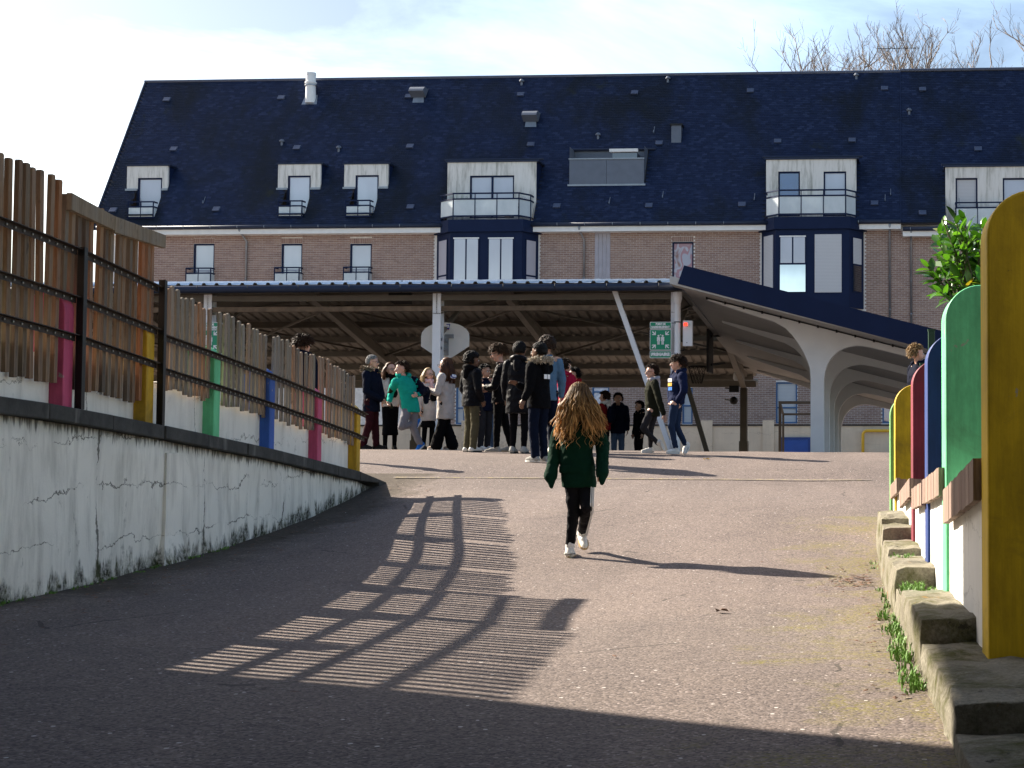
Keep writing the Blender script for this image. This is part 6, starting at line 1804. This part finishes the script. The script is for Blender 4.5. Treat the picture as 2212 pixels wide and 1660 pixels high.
def scarf(mat, r=.045):
    def f(c):
        m = MB(); p = c['P']['neck']; H = c['H']
        m.tube([p + c['right']*r*H*math.cos(2*math.pi*q/14) + c['fwd']*(r*math.sin(2*math.pi*q/14)+.008)*H + c['up']*(.018+.008*math.sin(q*2))*H for q in range(14)], .022*H, 8, closed=True)
        m.tube([p + c['fwd']*.05*H, p + c['fwd']*.075*H - c['up']*.06*H, p + c['fwd']*.07*H - c['up']*.16*H + c['right']*.02*H], [.02*H, .024*H, .026*H], 8)
        skin_over(m.build('scarf', mat, c['root']), .009, 3, .012, .04)
    return f
def backpack(mat):
    def f(c):
        W, H = c['W'], c['H']; m = MB(); secs = []
        for i in range(7):
            t = i/6; u = .57 + .23*t; k = math.sin(math.pi*(.18+.64*t)); secs.append((W(0, -.105, u), c['right']*.078*H*k, c['fwd']*.048*H*k))
        loft(m, secs, 16, 3.0); bp = skin_over(m.build('backpack', mat, c['root']), .010, 3, .01, .06)
        m = MB()
        for s in (1, -1): m.tube([W(.055*s, -.06, .80), W(.062*s, .03, .835), W(.062*s, .085, .76), W(.07*s, .06, .64), W(.06*s, -.06, .60)], .011*H, 6)
        m.build('strap', mat, c['root'])
    return f
def pouch(mat):
    def f(c):
        W, H = c['W'], c['H']; m = MB(); secs = [(W(.02, .085, .60 + .02*i), c['right']*.05*H*math.sin(math.pi*(.2+.6*i/5)), c['fwd']*.025*H) for i in range(6)]
        loft(m, secs, 14, 2.5); skin_over(m.build('bag', mat, c['root']), .010, 2)
        m = MB(); m.tube([W(.03, .085, .68), W(.08, .05, .80), W(.05, -.06, .83), W(-.03, -.09, .75), W(-.08, -.04, .62), W(-.03, .08, .62)], .009*H, 6); m.build('bag_strap', mat, c['root'])
    return f
def letters(txt, mat, u, f, z, size, width, back=False):
    """raised print that follows the front or back of the garment"""
    def g(c):
        W, H = c['W'], c['H']
        if txt[0] == '#':        # blocky marks too small to read
            mm = MB(); n_ = len(txt)
            for i_ in range(n_): mm.add([(i_*.03, -size*.42, 0), (i_*.03+.024, -size*.42, 0), (i_*.03+.024, size*.42, 0), (i_*.03, size*.42, 0)], [(0,1,2,3)])
            me = bpy.data.meshes.new('print'); me.from_pydata([tuple(v) for v in mm.v], [], mm.f)
        else: me = mesh_text(txt, size, bold=.006)
        xs = [v.co.x for v in me.vertices]; k = width/(max(xs)-min(xs)); cx = (max(xs)+min(xs))/2
        o = Vector(c['root']['_o'])
        for v in me.vertices:
            a = (v.co.x - cx)*k*(1 if back else -1) if False else (v.co.x - cx)*k; bend = (a/.09)**2*.018
            v.co = W(u + (-a if not back else a)*(-1), f + (bend if back else -bend), z + v.co.y) - o
        me.materials.clear(); me.materials.append(mat); ob = bpy.data.objects.new('print', me); COL.objects.link(ob); ob.parent = c['root']; ob['_o'] = tuple(o)
        s = ob.modifiers.new('thick', 'SOLIDIFY'); s.thickness = .004
    return g

def loose_jacket(c):
    P, H, up = c['P'], c['H'], c['up']; m = MB()
    cap(m, P['shoa'] + up*.0*H, P['elba'], .050*H, .052*H); cap(m, P['elba'], P['elba'].lerp(P['wria'], .8), .050*H, .040*H)
    cap(m, P['elba'] + Vector((.02, .08, 0)), at(921, 868, c['d']+.25), .05*H, .03*H)
    skin_over(m.build('loose_jacket', NAVY, c['root']), .010, 4, .03, .06)
    m = MB(); cap(m, P['shob'] + Vector((-.03, .04, -.02)), at(836, 862, c['d']+.12), .030*H, .022*H); cap(m, at(836, 862, c['d']+.12), at(846, 880, c['d']+.12), .022*H, .02*H)
    skin_over(m.build('jacket_flap', DOLIVE, c['root']), .010, 4, .02, .06)
G = 'people gathered in the school yard'
make_person('grey haired man in navy parka with fur hood and maroon trousers, hands clasped', 802, 768, 26.6, 78, hair=('crop', H_GREY), glasses=True, turn=8, hs=1.02,
    jacket=dict(mat=NAVY, hem=.40, fat=1.08, hood=NAVY, fur=M_FURB, name='parka'), legs=('trousers', MAROON), shoes=(SHOE_B, M_DSOLE),
    J={'L_wria': (.015, .125, .515), 'L_elba': (.14, .03, .61), 'L_wrib': (-.02, .13, .525), 'L_elbb': (-.14, .02, .61), 'L_anka': (.06, .03, .05), 'L_ankb': (-.055, -.06, .05)}, group=G)
make_person('woman with auburn hair, cream jumper and long black skirt beside the navy parka', 843, 785, 27.3, 25, hair=('bob', H_AUBURN), glasses=True, turn=22,
    jacket=dict(mat=CREAM, hem=.50, fat=1.02, name='jumper', fold=.02), legs=('skirt', BLACKC, .17), shoes=(SHOE_B, M_DSOLE), extras=(scarf(BLACKC), pouch(BLACKC)),
    J={'L_wrib': (-.10, .10, .58), 'L_elbb': (-.15, .0, .62)}, group=G)
make_person('boy running in turquoise hoodie and grey joggers with blue trainers', 880, 782, 25.9, -38, hair=('short', H_BROWN), hcrouch=.97, turn=-8, hs=1.1,
    jacket=dict(mat=TURQ, hem=.49, fat=1.08, hood=TURQ, name='hoodie', fold=.026), legs=('trousers', GREYC), shoes=(SHOE_BLUE, M_SOLE),
    J={'pelvis': (888, 884, 0), 'waist': (884, 862, -.03), 'chest': (878, 836, -.06), 'neck': (872, 812, -.10), 'headc': (866, 798, -.13), 'shoa': (895, 822, .0), 'shob': (855, 824, -.16),
       'elba': (915, 845, .18), 'wria': (902, 852, -.06), 'elbb': (845, 846, .10), 'wrib': (841, 868, -.10), 'hipa': (893, 888, .05), 'hipb': (879, 888, -.06),
       'kneea': (893, 925, .02), 'anka': (907, 958, .05), 'toea': (893, 972, -.12), 'kneeb': (868, 922, -.22), 'ankb': (896, 915, .10), 'toeb': (905, 897, .28)}, extras=(loose_jacket,), group=G)
make_person('blond woman in light grey coat with pale scarf and black boots', 925, 797, 27.2, 48, skin=SK_L, hair=('bob', H_BLOND), glasses=True, jacket=dict(mat=LGREY, hem=.36, fat=1.02, name='coat'), legs=('skirt', BLACKC, .28), shoes=(SHOE_B, M_DSOLE),
    J={'L_wria': (.07, .15, .78), 'L_elba': (.14, .05, .65)}, extras=(scarf(PINKC), pouch(BLACKC)), group=G)
def striped_hood(c):
    t = NT('striped_lining'); v = t.sep(t.coord('Object', (1, 1, 1), (0, .5, .3)))[0]; w_ = t.math('GREATER_THAN', t.math('FRACT', t.math('MULTIPLY', v, 28.0)), .5)
    mt = t.set(t.mix(w_, (.70, .70, .72), (.03, .06, .30)), .8); m = MB(); W, H = c['W'], c['H']
    secs = [(W(0, -.075 - .012*math.sin(i), .835 - .018*i), c['right']*.060*H*math.sin(math.pi*(.18+.62*i/4)), c['fwd']*.032*H*math.sin(math.pi*(.2+.6*i/4))) for i in range(5)]
    loft(m, secs, 14, 2); m.build('hood_lining', mt, c['root'], smooth=True)
make_person('woman with long brown hair in beige parka, red scarf and flared black trousers', 962, 775, 26.4, -102, hair=('long', H_AUBURN), glasses=True, jacket=dict(mat=BEIGE, hem=.335, fat=1.12, hood=BEIGE, name='parka', fold=.03), legs=('wide', BLACKC), shoes=(SHOE_T, M_SOLE),
    J={'L_wria': (.09, .19, .66), 'L_elba': (.145, .02, .615), 'L_wrib': (-.09, .17, .63), 'L_elbb': (-.145, .0, .62), 'L_anka': (.04, .08, .05), 'L_ankb': (-.04, -.07, .05)}, extras=(scarf(REDSC), striped_hood), group=G)
make_person('boy in black puffer jacket and olive joggers with his back turned', 1018, 763, 24.3, 138, skin=SK_D, hair=('afro', H_BLACK), turn=-12, jacket=dict(mat=BLACKN, hem=.46, fat=1.12, hood=BLACKC, quilt=46, name='puffer_jacket', fold=.02), legs=('trousers', OLIVE), shoes=(SHOE_W, M_DSOLE),
    J={'L_wria': (.10, .06, .52), 'L_wrib': (-.10, .06, .52)}, group=G)
make_person('smiling dark haired boy in navy sweater behind the olive joggers', 1047, 790, 26.9, 55, skin=SK_M, hair=('short', H_BLACK), jacket=dict(mat=NAVY, hem=.46, name='sweater'), legs=('trousers', CHAR), shoes=(SHOE_W, M_SOLE), group=G)
make_person('girl with glasses and tied hair half hidden behind the leaning boy', 1062, 811, 27.4, -70, hair=('crop', H_LBROWN), glasses=True, jacket=dict(mat=BLACKC, hem=.46), legs=('slim', BJEAN), shoes=(SHOE_W, M_SOLE), group=G)
make_person('light brown haired boy with glasses leaning in black shell jacket', 1080, 745, 24.6, -82, hair=('mop', H_LBROWN), glasses=True, nod=14, jacket=dict(mat=BLACKN, hem=.50, fat=1.02, name='shell_jacket', fold=.03), legs=('slim', BLACKC), shoes=(SHOE_G, M_GUM),
    J={'neck': (1084, 787, 0), 'headc': (1075, 764, 0), 'chest': (1082, 815, 0), 'waist': (1080, 845, 0), 'pelvis': (1080, 866, 0), 'elba': (1068, 836, -.2), 'wria': (1050, 838, -.12), 'elbb': (1085, 838, .22), 'wrib': (1056, 842, .1), 'hipa': (1078, 870, -.07), 'hipb': (1082, 870, .08),
       'kneea': (1074, 920, -.08), 'anka': (1072, 968, -.06), 'kneeb': (1093, 922, .1), 'ankb': (1104, 966, .16)}, group=G)
make_person('tall boy seen from behind in long black puffer coat', 1121, 740, 23.8, 172, skin=SK_D, hair=('crop', H_BLACK), jacket=dict(mat=BLACKN, hem=.36, fat=1.22, quilt=42, hood=BLACKN, name='puffer_coat', fold=.018), legs=('slim', BLACKC), shoes=(SHOE_G, M_DSOLE), group=G)
make_person('boy in black parka with white fur hood and navy jeans, arm stretched out', 1164, 742, 21.9, -122, skin=SK_D, hair=('crop', H_BLACK), turn=12, jacket=dict(mat=BLACKC, hem=.45, fat=1.14, hood=BLACKC, fur=M_FUR, name='parka', fold=.022), legs=('trousers', DJEAN), shoes=(SHOE_G, M_SOLE),
    J={'elbb': (1140, 842, .25), 'wrib': (1120, 832, .2), 'elba': (1144, 838, -.22), 'wria': (1133, 862, -.25)}, extras=(letters('##', M_SWHITE, .0, -.0835*1.12, .715, .045, .07, True),), group=G)
make_person('tall curly haired boy in light blue denim jacket behind the fur hood', 1181, 730, 24.4, -150, skin=SK_M, hair=('afro', H_BROWN), jacket=dict(mat=LDENIM, hem=.45, fat=.98, name='denim_jacket'), legs=('trousers', DJEAN), shoes=(SHOE_W, M_SOLE), group=G)
make_person('boy in crimson hoodie and grey trousers seen from behind', 1220, 778, 25.2, 150, hair=('short', H_BROWN), jacket=dict(mat=CRIM, hem=.47, fat=1.06, hood=CRIM, name='hoodie'), legs=('trousers', GREYC), shoes=(SHOE_W, M_SOLE), group=G)
make_person('dark haired boy with red collar beside the crimson hoodie', 1240, 797, 26.7, -60, skin=SK_M, hair=('short', H_BLACK), jacket=dict(mat=NAVY, hem=.47, hood=RED), legs=('trousers', JEAN), shoes=(SHOE_W, M_SOLE), group=G)
make_person('boy with glasses walking in dark olive jacket with grey hood and charcoal jeans', 1408, 790, 23.9, -68, hair=('short', H_BROWN), glasses=True, turn=10, jacket=dict(mat=DOLIVE, hem=.45, fat=1.06, hood=GHOOD, fold=.026), legs=('slim', CHAR), shoes=(SHOE_W, M_SOLE),
    J={'pelvis': (1410, 886, 0), 'hipa': (1407, 889, -.08), 'hipb': (1413, 889, .08), 'kneea': (1389, 925, -.12), 'anka': (1421, 958, .02), 'toea': (1428, 975, .12), 'kneeb': (1405, 931, .06), 'ankb': (1405, 969, .06), 'elba': (1423, 862, -.24), 'wria': (1434, 896, -.26), 'elbb': (1410, 862, .22), 'wrib': (1402, 893, .2)}, group=G)
make_person('boy walking in navy sweatshirt with printed letters and blue jeans, hand in pocket', 1464, 770, 23.5, -58, hair=('mop', H_BROWN), turn=-14, jacket=dict(mat=SWEAT, hem=.51, fat=1.1, hood=SWEAT, name='sweatshirt', fold=.026), legs=('slim', JEAN), shoes=(SHOE_W, M_SOLE),
    J={'pelvis': (1460, 870, 0), 'hipa': (1457, 874, -.08), 'hipb': (1464, 874, .08), 'kneea': (1450, 921, -.1), 'anka': (1460, 970, -.06), 'kneeb': (1462, 922, .02), 'ankb': (1480, 960, .12), 'toeb': (1472, 977, .02), 'elba': (1478, 845, -.24), 'wria': (1464, 868, -.12), 'elbb': (1448, 845, .12), 'wrib': (1450, 868, -.02)},
    extras=(letters('###', M_SWHITE, .0, .094, .755, .040, .085), letters('###', simple('print_yellow', (.62, .36, .02), .6, 0, .05, 3, 0), .0, .094, .712, .040, .085), letters('###', simple('print_blue', (.02, .17, .58), .6, 0, .05, 3, 0), .0, .090, .669, .040, .08)), group=G)
make_person('boy in red jacket with white hood and dark backpack under the shelter', 1306, 847, 33.0, -110, hair=('short', H_BROWN), jacket=dict(mat=RED, hem=.47, fat=1.05, hood=WHITEC), legs=('trousers', BLACKC), shoes=(SHOE_W, M_SOLE), extras=(backpack(NAVY),), group=G, vox=.012)
make_person('boy in navy hooded coat and blue jeans facing the yard under the shelter', 1335, 851, 33.4, 4, skin=SK_M, hair=('short', H_BLACK), jacket=dict(mat=NAVY, hem=.44, fat=1.16, hood=NAVY), legs=('trousers', BJEAN), shoes=(SHOE_W, M_SOLE), group=G, vox=.012)
make_person('person in black hooded tracksuit under the shelter behind the walking boy', 1381, 868, 33.2, -50, skin=SK_M, hair=('short', H_BLACK), jacket=dict(mat=BLACKC, hem=.46, fat=1.02, hood=BLACKC), legs=('trousers', BLACKC), shoes=(SHOE_B, M_DSOLE), group=G, vox=.012)
make_person('brown haired child standing behind the picket fence', 652, 727, 18.9, 160, hair=('mop', H_BROWN), jacket=dict(mat=NAVY, hem=.47, hood=NAVY), legs=('trousers', JEAN), zg=EYE-.10)
make_person('small child in navy jacket hidden behind the pickets near the last yellow post', 741, 806, 21.7, 150, hair=('short', H_BROWN), jacket=dict(mat=NAVY, hem=.47, hood=NAVY), legs=('trousers', JEAN))
make_person('blond person in navy puffer jacket standing behind the maroon post', 1984, 747, 23.0, -60, turn=170, hair=('short', H_BLOND), jacket=dict(mat=NAVY, hem=.46, fat=1.1, quilt=44, hood=NAVY, name='puffer_jacket'), legs=('trousers', DJEAN), shoes=(SHOE_B, M_DSOLE))

# ------------------------------------------------------------------ the girl on the ramp
def girl():
    d = 13.3
    def hairdo(c):
        Hd, H, S, up, rng, hr, hf, hu = c['Hd'], c['H'], c['S'], c['up'], c['rng'], c['hr'], c['hf'], c['hu']
        # shell close to the skull
        m = MB(); secs = []
        for i in range(1, 12):
            th = math.pi*.62*i/11; secs.append((Hd(0, -.010, .018 + .060*math.cos(th)), hr*.052*S*math.sin(th), hf*.060*S*math.sin(th)))
        loft(m, secs, 20, 2.0); m.build('hair_cap', H_GIRL, c['root'], smooth=True)
        m = MB(); neck = c['P']['neck']
        right, fwd = c['right'], c['fwd']
        for i in range(760):
            an = rng.uniform(-.35, math.pi + .35); a_, f_ = math.cos(an), -math.sin(an); u1 = rng.uniform(-.05, .99); rr = math.sqrt(max(.02, 1-u1*u1))
            p = Hd(a_*rr*.053, -.010 + f_*rr*.060, .018 + u1*.061)
            out = (hr*a_ + hf*f_); L_ = rng.uniform(.62, 1.0)*(.262 if a_ > 0 else .24)*H*(.85 + .3*rng.random()); ph = rng.uniform(0, 6.3); fr_ = rng.uniform(7, 12)
            side = a_*1.0 + rng.gauss(0, .18)
            # centre parting at the back: locks fall to either side
            if abs(side - .12) < .26: L_ *= .62
            pts = []; rad = []; n = 11
            w0 = rng.uniform(.0028, .0055)*H
            for j in range(n):
                t = j/(n-1); e = min(1, t*2.2)
                drop = (t**1.05)*(L_ + u1*.055*S)
                spread = (.030*e + .062*t*t)*H*side; back = (.030*e*(1-.2*t) + .018*t)*H*max(.1, -f_ + .5)
                wave = .010*t*H
                q = p + right*(spread*.9 - (0)) - fwd*back - up*drop + right*wave*math.sin(ph + fr_*t) + fwd*wave*math.cos(ph*1.3 + fr_*t) - right*.014*H*t
                pts.append(q); rad.append(w0*(1.0 if t < .75 else max(.12, 1-(t-.75)/.28)))
            m.tube(pts, rad, 4, cap=False)
        for i in range(150):                                   # loose curling ends and flyaways
            an = rng.uniform(-.2, math.pi + .2); a_, f_ = math.cos(an), -math.sin(an); z = rng.uniform(-.02, -.24)
            p = Hd(a_*.06, -.02 + f_*.07, .0) + up*z*H + right*a_*.035*H*(-z/.2); ph = rng.uniform(0, 6.3); pts = []
            for j in range(7): t = j/6; pts.append(p + right*(a_*.03*t + .012*math.sin(ph + 6*t))*H - fwd*(.02*math.sin(ph*2 + 5*t)-.0)*H - up*.07*t*H)
            m.tube(pts, [.0012*H]*6 + [.0004*H], 3, cap=False)
        m.build('hair_locks', H_GIRL, c['root'], smooth=True)
        # pale collar peeping between the locks
        m = MB(); m.tube([neck + right*.034*H*math.cos(2*math.pi*q/14) + fwd*.036*H*math.sin(2*math.pi*q/14) + up*.022*H for q in range(14)], .009*H, 6, closed=True); m.build('undershirt_collar', CREAM, c['root'], smooth=True)
        # hem band and cuffs of the jumper
        m = MB(); secs = []
        for u in (.484, .492, .522, .530): secs.append((c['W'](.0, .0, u), right*(.099 if .49 < u < .525 else .094)*H, fwd*.080*H*(1 if .49 < u < .525 else .95)))
        loft(m, secs, 24, 2.3); skin_over(m.build('hem_band', GREENC, c['root']), .008, 3, .01, .05)
        for k in 'ab':
            w = c['P']['wri'+k]; e = c['P']['elb'+k]; dv = (w-e).normalized(); m = MB()
            cap(m, w - dv*.01*H, w + dv*.040*H, .036*H, .040*H, 12); cap(m, w + dv*.04*H, w + dv*.105*H - right*(.016 if k == 'a' else .0)*H, .038*H, .014*H, 10)
            skin_over(m.build('cuff', GREENC, c['root']), .007, 3, .012, .04)
        # three white stripes down the outer seam of the leggings
        P = c['P']
        for j in (-1, 0, 1):
            m = MB(); pts = []
            for (A, B_, ra, rb) in ((P['hipb'], P['kneeb'], .0545, .0365), (P['kneeb'], P['ankb'], .0365, .0275)):
                ax = (B_-A).normalized(); o_ = (-right*1.0 - fwd*.8); o_ = (o_ - ax*o_.dot(ax)).normalized(); s_ = ax.cross(o_)
                for q in range(10):
                    t = q/9
                    if len(pts) and q == 0: continue
                    r_ = (ra+(rb-ra)*t)*H + .009; a = j*.20*(.05/(ra+(rb-ra)*t))**.9
                    pts.append(A.lerp(B_, t) + (o_*math.cos(a) + s_*math.sin(a))*r_)
            m.tube(pts, .0055, 5); m.build('stripe', WHITEC, c['root'], smooth=True)
        # light ear-bow of the glasses
        m = MB(); m.tube([Hd(-.052, -.004, .008), Hd(-.054, .03, .004), Hd(-.05, .055, .002)], .004*S, 6); m.blob(Hd(-.050, .052, .0), (.012*S, .008*S, .010*S), 0); m.build('glasses', M_WPOST, c['root'])
        # ankle socks
        for k in 'ab':
            m = MB(); a = P['ank'+k]; k_ = (P['knee'+k]-a).normalized(); cap(m, a, a + k_*.032*H, .026*H, .028*H, 12); skin_over(m.build('sock', WHITEC, c['root']), .007, 2)
        m = MB(); a = P['anka']; fw = fwd
        for k in 'ab':
            a = P['ank'+k]
            td = Vector((fwd.x, fwd.y, 0)).normalized() if k == 'a' else (at(1274, 1203, d-.02) - a).normalized()
            sh = (P['knee'+k]-a).normalized(); dn = -up if k == 'a' else -(sh - td*sh.dot(td)).normalized()
            hb = a - td*.030*H + dn*.024*H; s_ = td.cross(dn).normalized(); m = MB()
            m.tube([hb + s_*.027*H + td*.018*H, hb + s_*.016*H - td*.018*H, hb - td*.0245*H, hb - s_*.016*H - td*.018*H, hb - s_*.027*H + td*.018*H], .0065*H, 6); m.build('heel_tab', SHOE_G, c['root'])
    make_person('girl with long wavy hair walking up the ramp in green jumper and striped leggings', 1246, 831, d, 180, hair=('none', H_GIRL), turn=28, hs=1.08, vox=.008,
        jacket=dict(mat=GREENC, hem=.495, fat=1.10, arm=1.12, name='jumper', fold=.030, fsize=.085), legs=('slim', LEGG), shoes=(SHOE_W, M_GUM), skin=SK_L,
        J={'pelvis': (1251, 1042, 0), 'hipb': (1265, 1048, .0), 'hipa': (1238, 1048, .0), 'kneea': (1239, 1102, -.03), 'anka': (1231, 1187, -.02), 'kneeb': (1268, 1096, -.10), 'ankb': (1257, 1152, .30), 'toeb': (1274, 1203, -.02),
           'neck': (1249, 884, 0), 'headc': (1250, 857, -.02), 'shoa': (1224, 897, 0), 'shob': (1276, 897, 0), 'elba': (1203, 958, .06), 'wria': (1192, 1015, -.06), 'elbb': (1302, 960, .04), 'wrib': (1301, 1010, -.10)}, extras=(hairdo,))
girl()
# ================================================================== bare trees behind the roof
M_BARK = simple('pale_bark', (.24, .20, .17), .9, 0, .3, 3, .3)
def bare_tree(label, px, ptop, d, spread, seed, group='bare winter trees behind the roof', lean=0):
    rng = random.Random(seed); x = (px-PX)*d/FPX; zt = at(px, ptop, d).z; z0 = EYE-1.5; h = zt - z0
    root = thing('bare_tree', (x, d, z0), label, 'tree', group)
    tr = MB(); cr = MB(); base = Vector((x, d, z0)); fork = base + Vector((lean*.3, 0, h*.76))
    tr.tube([base, base.lerp(fork, .5) + Vector((rng.uniform(-.2,.2), 0, 0)), fork], [h*.022, h*.017, h*.014], 10); tr.build('trunk', M_BARK, root, smooth=True)
    def branch(p, dv, l, r, lev):
        n = 5; pts = [p]; q = p.copy(); dd = dv.copy()
        for i in range(n):
            dd = (dd + Vector((rng.gauss(0, .16), rng.gauss(0, .16), rng.gauss(.05, .12)))).normalized(); q = q + dd*l/n; pts.append(q.copy())
        cr.tube(pts, [max(.009, r*(1-.75*i/n)) for i in range(n+1)], 5 if r > .04 else 3, cap=False)
        if lev == 0: return
        for k in range(rng.randint(3, 5) if lev > 1 else rng.randint(3, 5)):
            t = rng.uniform(.25, 1); i = min(n-1, int(t*n)); s = pts[i].lerp(pts[i+1], t*n-i)
            nd = (dd*.75 + Vector((rng.gauss(0, .5), rng.gauss(0, .5), rng.uniform(-.05, .55)))).normalized()
            branch(s, nd, l*rng.uniform(.42, .62), r*.45, lev-1)
    for k in range(7):
        a = 2*math.pi*k/7 + rng.uniform(-.3, .3); dv = Vector((math.cos(a)*spread, math.sin(a)*spread, 1)).normalized()
        branch(fork - Vector((0, 0, rng.uniform(0, h*.08))), dv, h*.175*rng.uniform(.7, 1.15), h*.0036, 3)
    cr.build('crown', M_BARK, root)
bare_tree('bare treetop with upright forked twigs standing farthest from the television aerial', 1730, 40, 82, .40, 1)
bare_tree('slender bare tree with fine spreading twigs behind the roof ridge', 1835, 35, 85, .38, 2)
bare_tree('tallest bare tree with thick leaning limbs around the television aerial', 1960, 5, 80, .55, 3)
bare_tree('low bare crown between the two slender trees behind the ridge', 1890, 90, 84, .6, 9)
bare_tree('low bushy bare crown under the tallest tree behind the ridge', 2030, 80, 83, .6, 12)
bare_tree('small bare treetop standing alone beyond the tallest bare tree', 2110, 78, 86, .4, 5)
bare_tree('bare tree whose twigs hang into the sky beyond the ochre post', 2275, -60, 88, .5, 7, group=None)

# ================================================================== laurel bush behind the painted posts
def laurel():
    d0 = 9.1; c = at(2080, 560, d0); base = Vector((c.x, d0, ground(.71, d0)))
    root = thing('laurel_bush', base, 'glossy green laurel bush leaning out over the light green post', 'bush')
    rng = random.Random(17)
    t = NT('laurel_leaf'); n = t.noise(t.coord('Object'), 8, 3); r = t.rand()
    cc = t.ramp(r, [(0, (.018, .05, .007)), (.4, (.04, .11, .012)), (.75, (.075, .18, .018)), (.95, (.12, .24, .03)), (1, (.40, .22, .02))])
    LM = t.set(cc, .26, 0, .6, **{'Transmission Weight': .0, 'Subsurface Weight': .0})
    # thin leaves let some sun through
    tr = t.n.new('ShaderNodeBsdfTranslucent'); mx = t.n.new('ShaderNodeMixShader'); mx.inputs[0].default_value = .28; out = t.n['Material Output']
    t.l.new(t.mix(1, cc, (1.3, 1.6, .6), 'MULTIPLY'), tr.inputs['Color']); t.l.new(t.b.outputs[0], mx.inputs[1]); t.l.new(tr.outputs[0], mx.inputs[2]); t.l.new(mx.outputs[0], out.inputs['Surface'])
    def leafmesh(l, w, curl):
        m = MB(); vs = []; n_ = 6
        for i in range(n_+1):
            s = i/n_; ww = w*math.sin(math.pi*min(1, s*.93+.05))**.8; z = -curl*l*s*s; vs += [(l*s, -ww, z+.12*ww*2), (l*s, 0, z), (l*s, ww, z+.12*ww*2)]
        for i in range(n_):
            a = 3*i; m.add([], []); 
        fs = []
        for i in range(n_): a = 3*i; fs += [(a, a+3, a+4, a+1), (a+1, a+4, a+5, a+2)]
        me = bpy.data.meshes.new('leaf'); me.from_pydata(vs, [], fs); me.materials.append(LM); me.polygons.foreach_set('use_smooth', [True]*len(fs)); me.update(); return me
    ms = [leafmesh(.105, .021, .2), leafmesh(.085, .019, .35), leafmesh(.115, .022, .1)]
    st = MB(); tips = []
    trunk0 = base + Vector((.1, .2, 0))
    for k in range(36):
        py = 470 + 175*((k*.618) % 1); lo = 2000 + max(0, (560-py))*.32 + max(0, py-615)*.9; px = rng.uniform(lo, 2128)
        tp = at(px, py, d0 + rng.uniform(-.25, .35)); mid = at(2110, 700, d0+.1).lerp(tp, .5) + Vector((rng.uniform(-.05,.05), 0, .02))
        st.tube([trunk0 + Vector((0,0,.3)), at(2115, 760, d0+.1), mid, tp], [.016, .012, .007, .004], 5, cap=False); tips.append((mid, tp))
    st.build('stems', simple('laurel_stem', (.07, .06, .03), .7, 0, .2, 4, 0), root)
    cnt = 0
    for mid, tp in tips:
        ax = (tp-mid).normalized()
        for j in range(9):
            if cnt > 295: break
            s = j/8; p = mid.lerp(tp, .35 + .65*s); a = j*2.4 + rng.uniform(-.4, .4)
            q = ax.orthogonal().normalized(); q2 = ax.cross(q); dv = (q*math.cos(a) + q2*math.sin(a) + ax*(.35+.8*s) + Vector((-.25, -.05, .15))).normalized()
            up_ = (Vector((-.35, .1, 1)) + Vector((rng.uniform(-.4,.4), rng.uniform(-.4,.4), 0))).normalized(); sd = up_.cross(dv).normalized(); up2 = dv.cross(sd)
            mt = Matrix((dv, sd, up2)).transposed().to_euler(); sc = rng.uniform(.75, 1.15)
            inst('leaf', rng.choice(ms), root, p, mt, (sc, sc, sc)); cnt += 1
    # darker mass of leaves inside
    m = MB()
    for k in range(420):
        py = rng.uniform(490, 660); lo = 2018 + max(0, (570-py))*.32 + max(0, py-615)*.9; p = at(rng.uniform(lo, 2190), py, d0 + rng.uniform(.0, .5))
        dv = Vector((rng.gauss(0,1), rng.gauss(0,1), rng.gauss(0,.6))).normalized(); sd = dv.orthogonal().normalized(); l, w = rng.uniform(.07, .12), .022
        m.add([p, p+dv*l*.4+sd*w, p+dv*l, p+dv*l*.4-sd*w], [(0,1,2,3)])
    m.build('inner_foliage', LM, root, kind='stuff')
laurel()
# green metal posts of the garden mesh fence behind the painted posts
def mesh_fence():
    mt = simple('dark_green_steel', (.008, .05, .025), .4, .1, .1, 5, 0)
    for px, py, d, lab in ((2012, 716, 13.2, 'dark green square steel post standing behind the blue painted post'), (1994, 789, 14.2, 'short dark green steel post beside the blond head'), (2100, 613, 9.4, 'dark green steel post under the laurel leaves')):
        p = at(px, py, d); g = ground(p.x, d); m = MB(); m.box(p.x-.03, p.x+.03, d-.03, d+.03, g-.05, p.z); o = m.build('steel_post', mt, origin=(p.x, d, g), bevel=.004)
        tag(o, lab, 'post'); m = MB(); m.box(p.x-.034, p.x+.034, d-.034, d+.034, p.z+.001, p.z+.02); m.build('cap', mt, o)
mesh_fence()
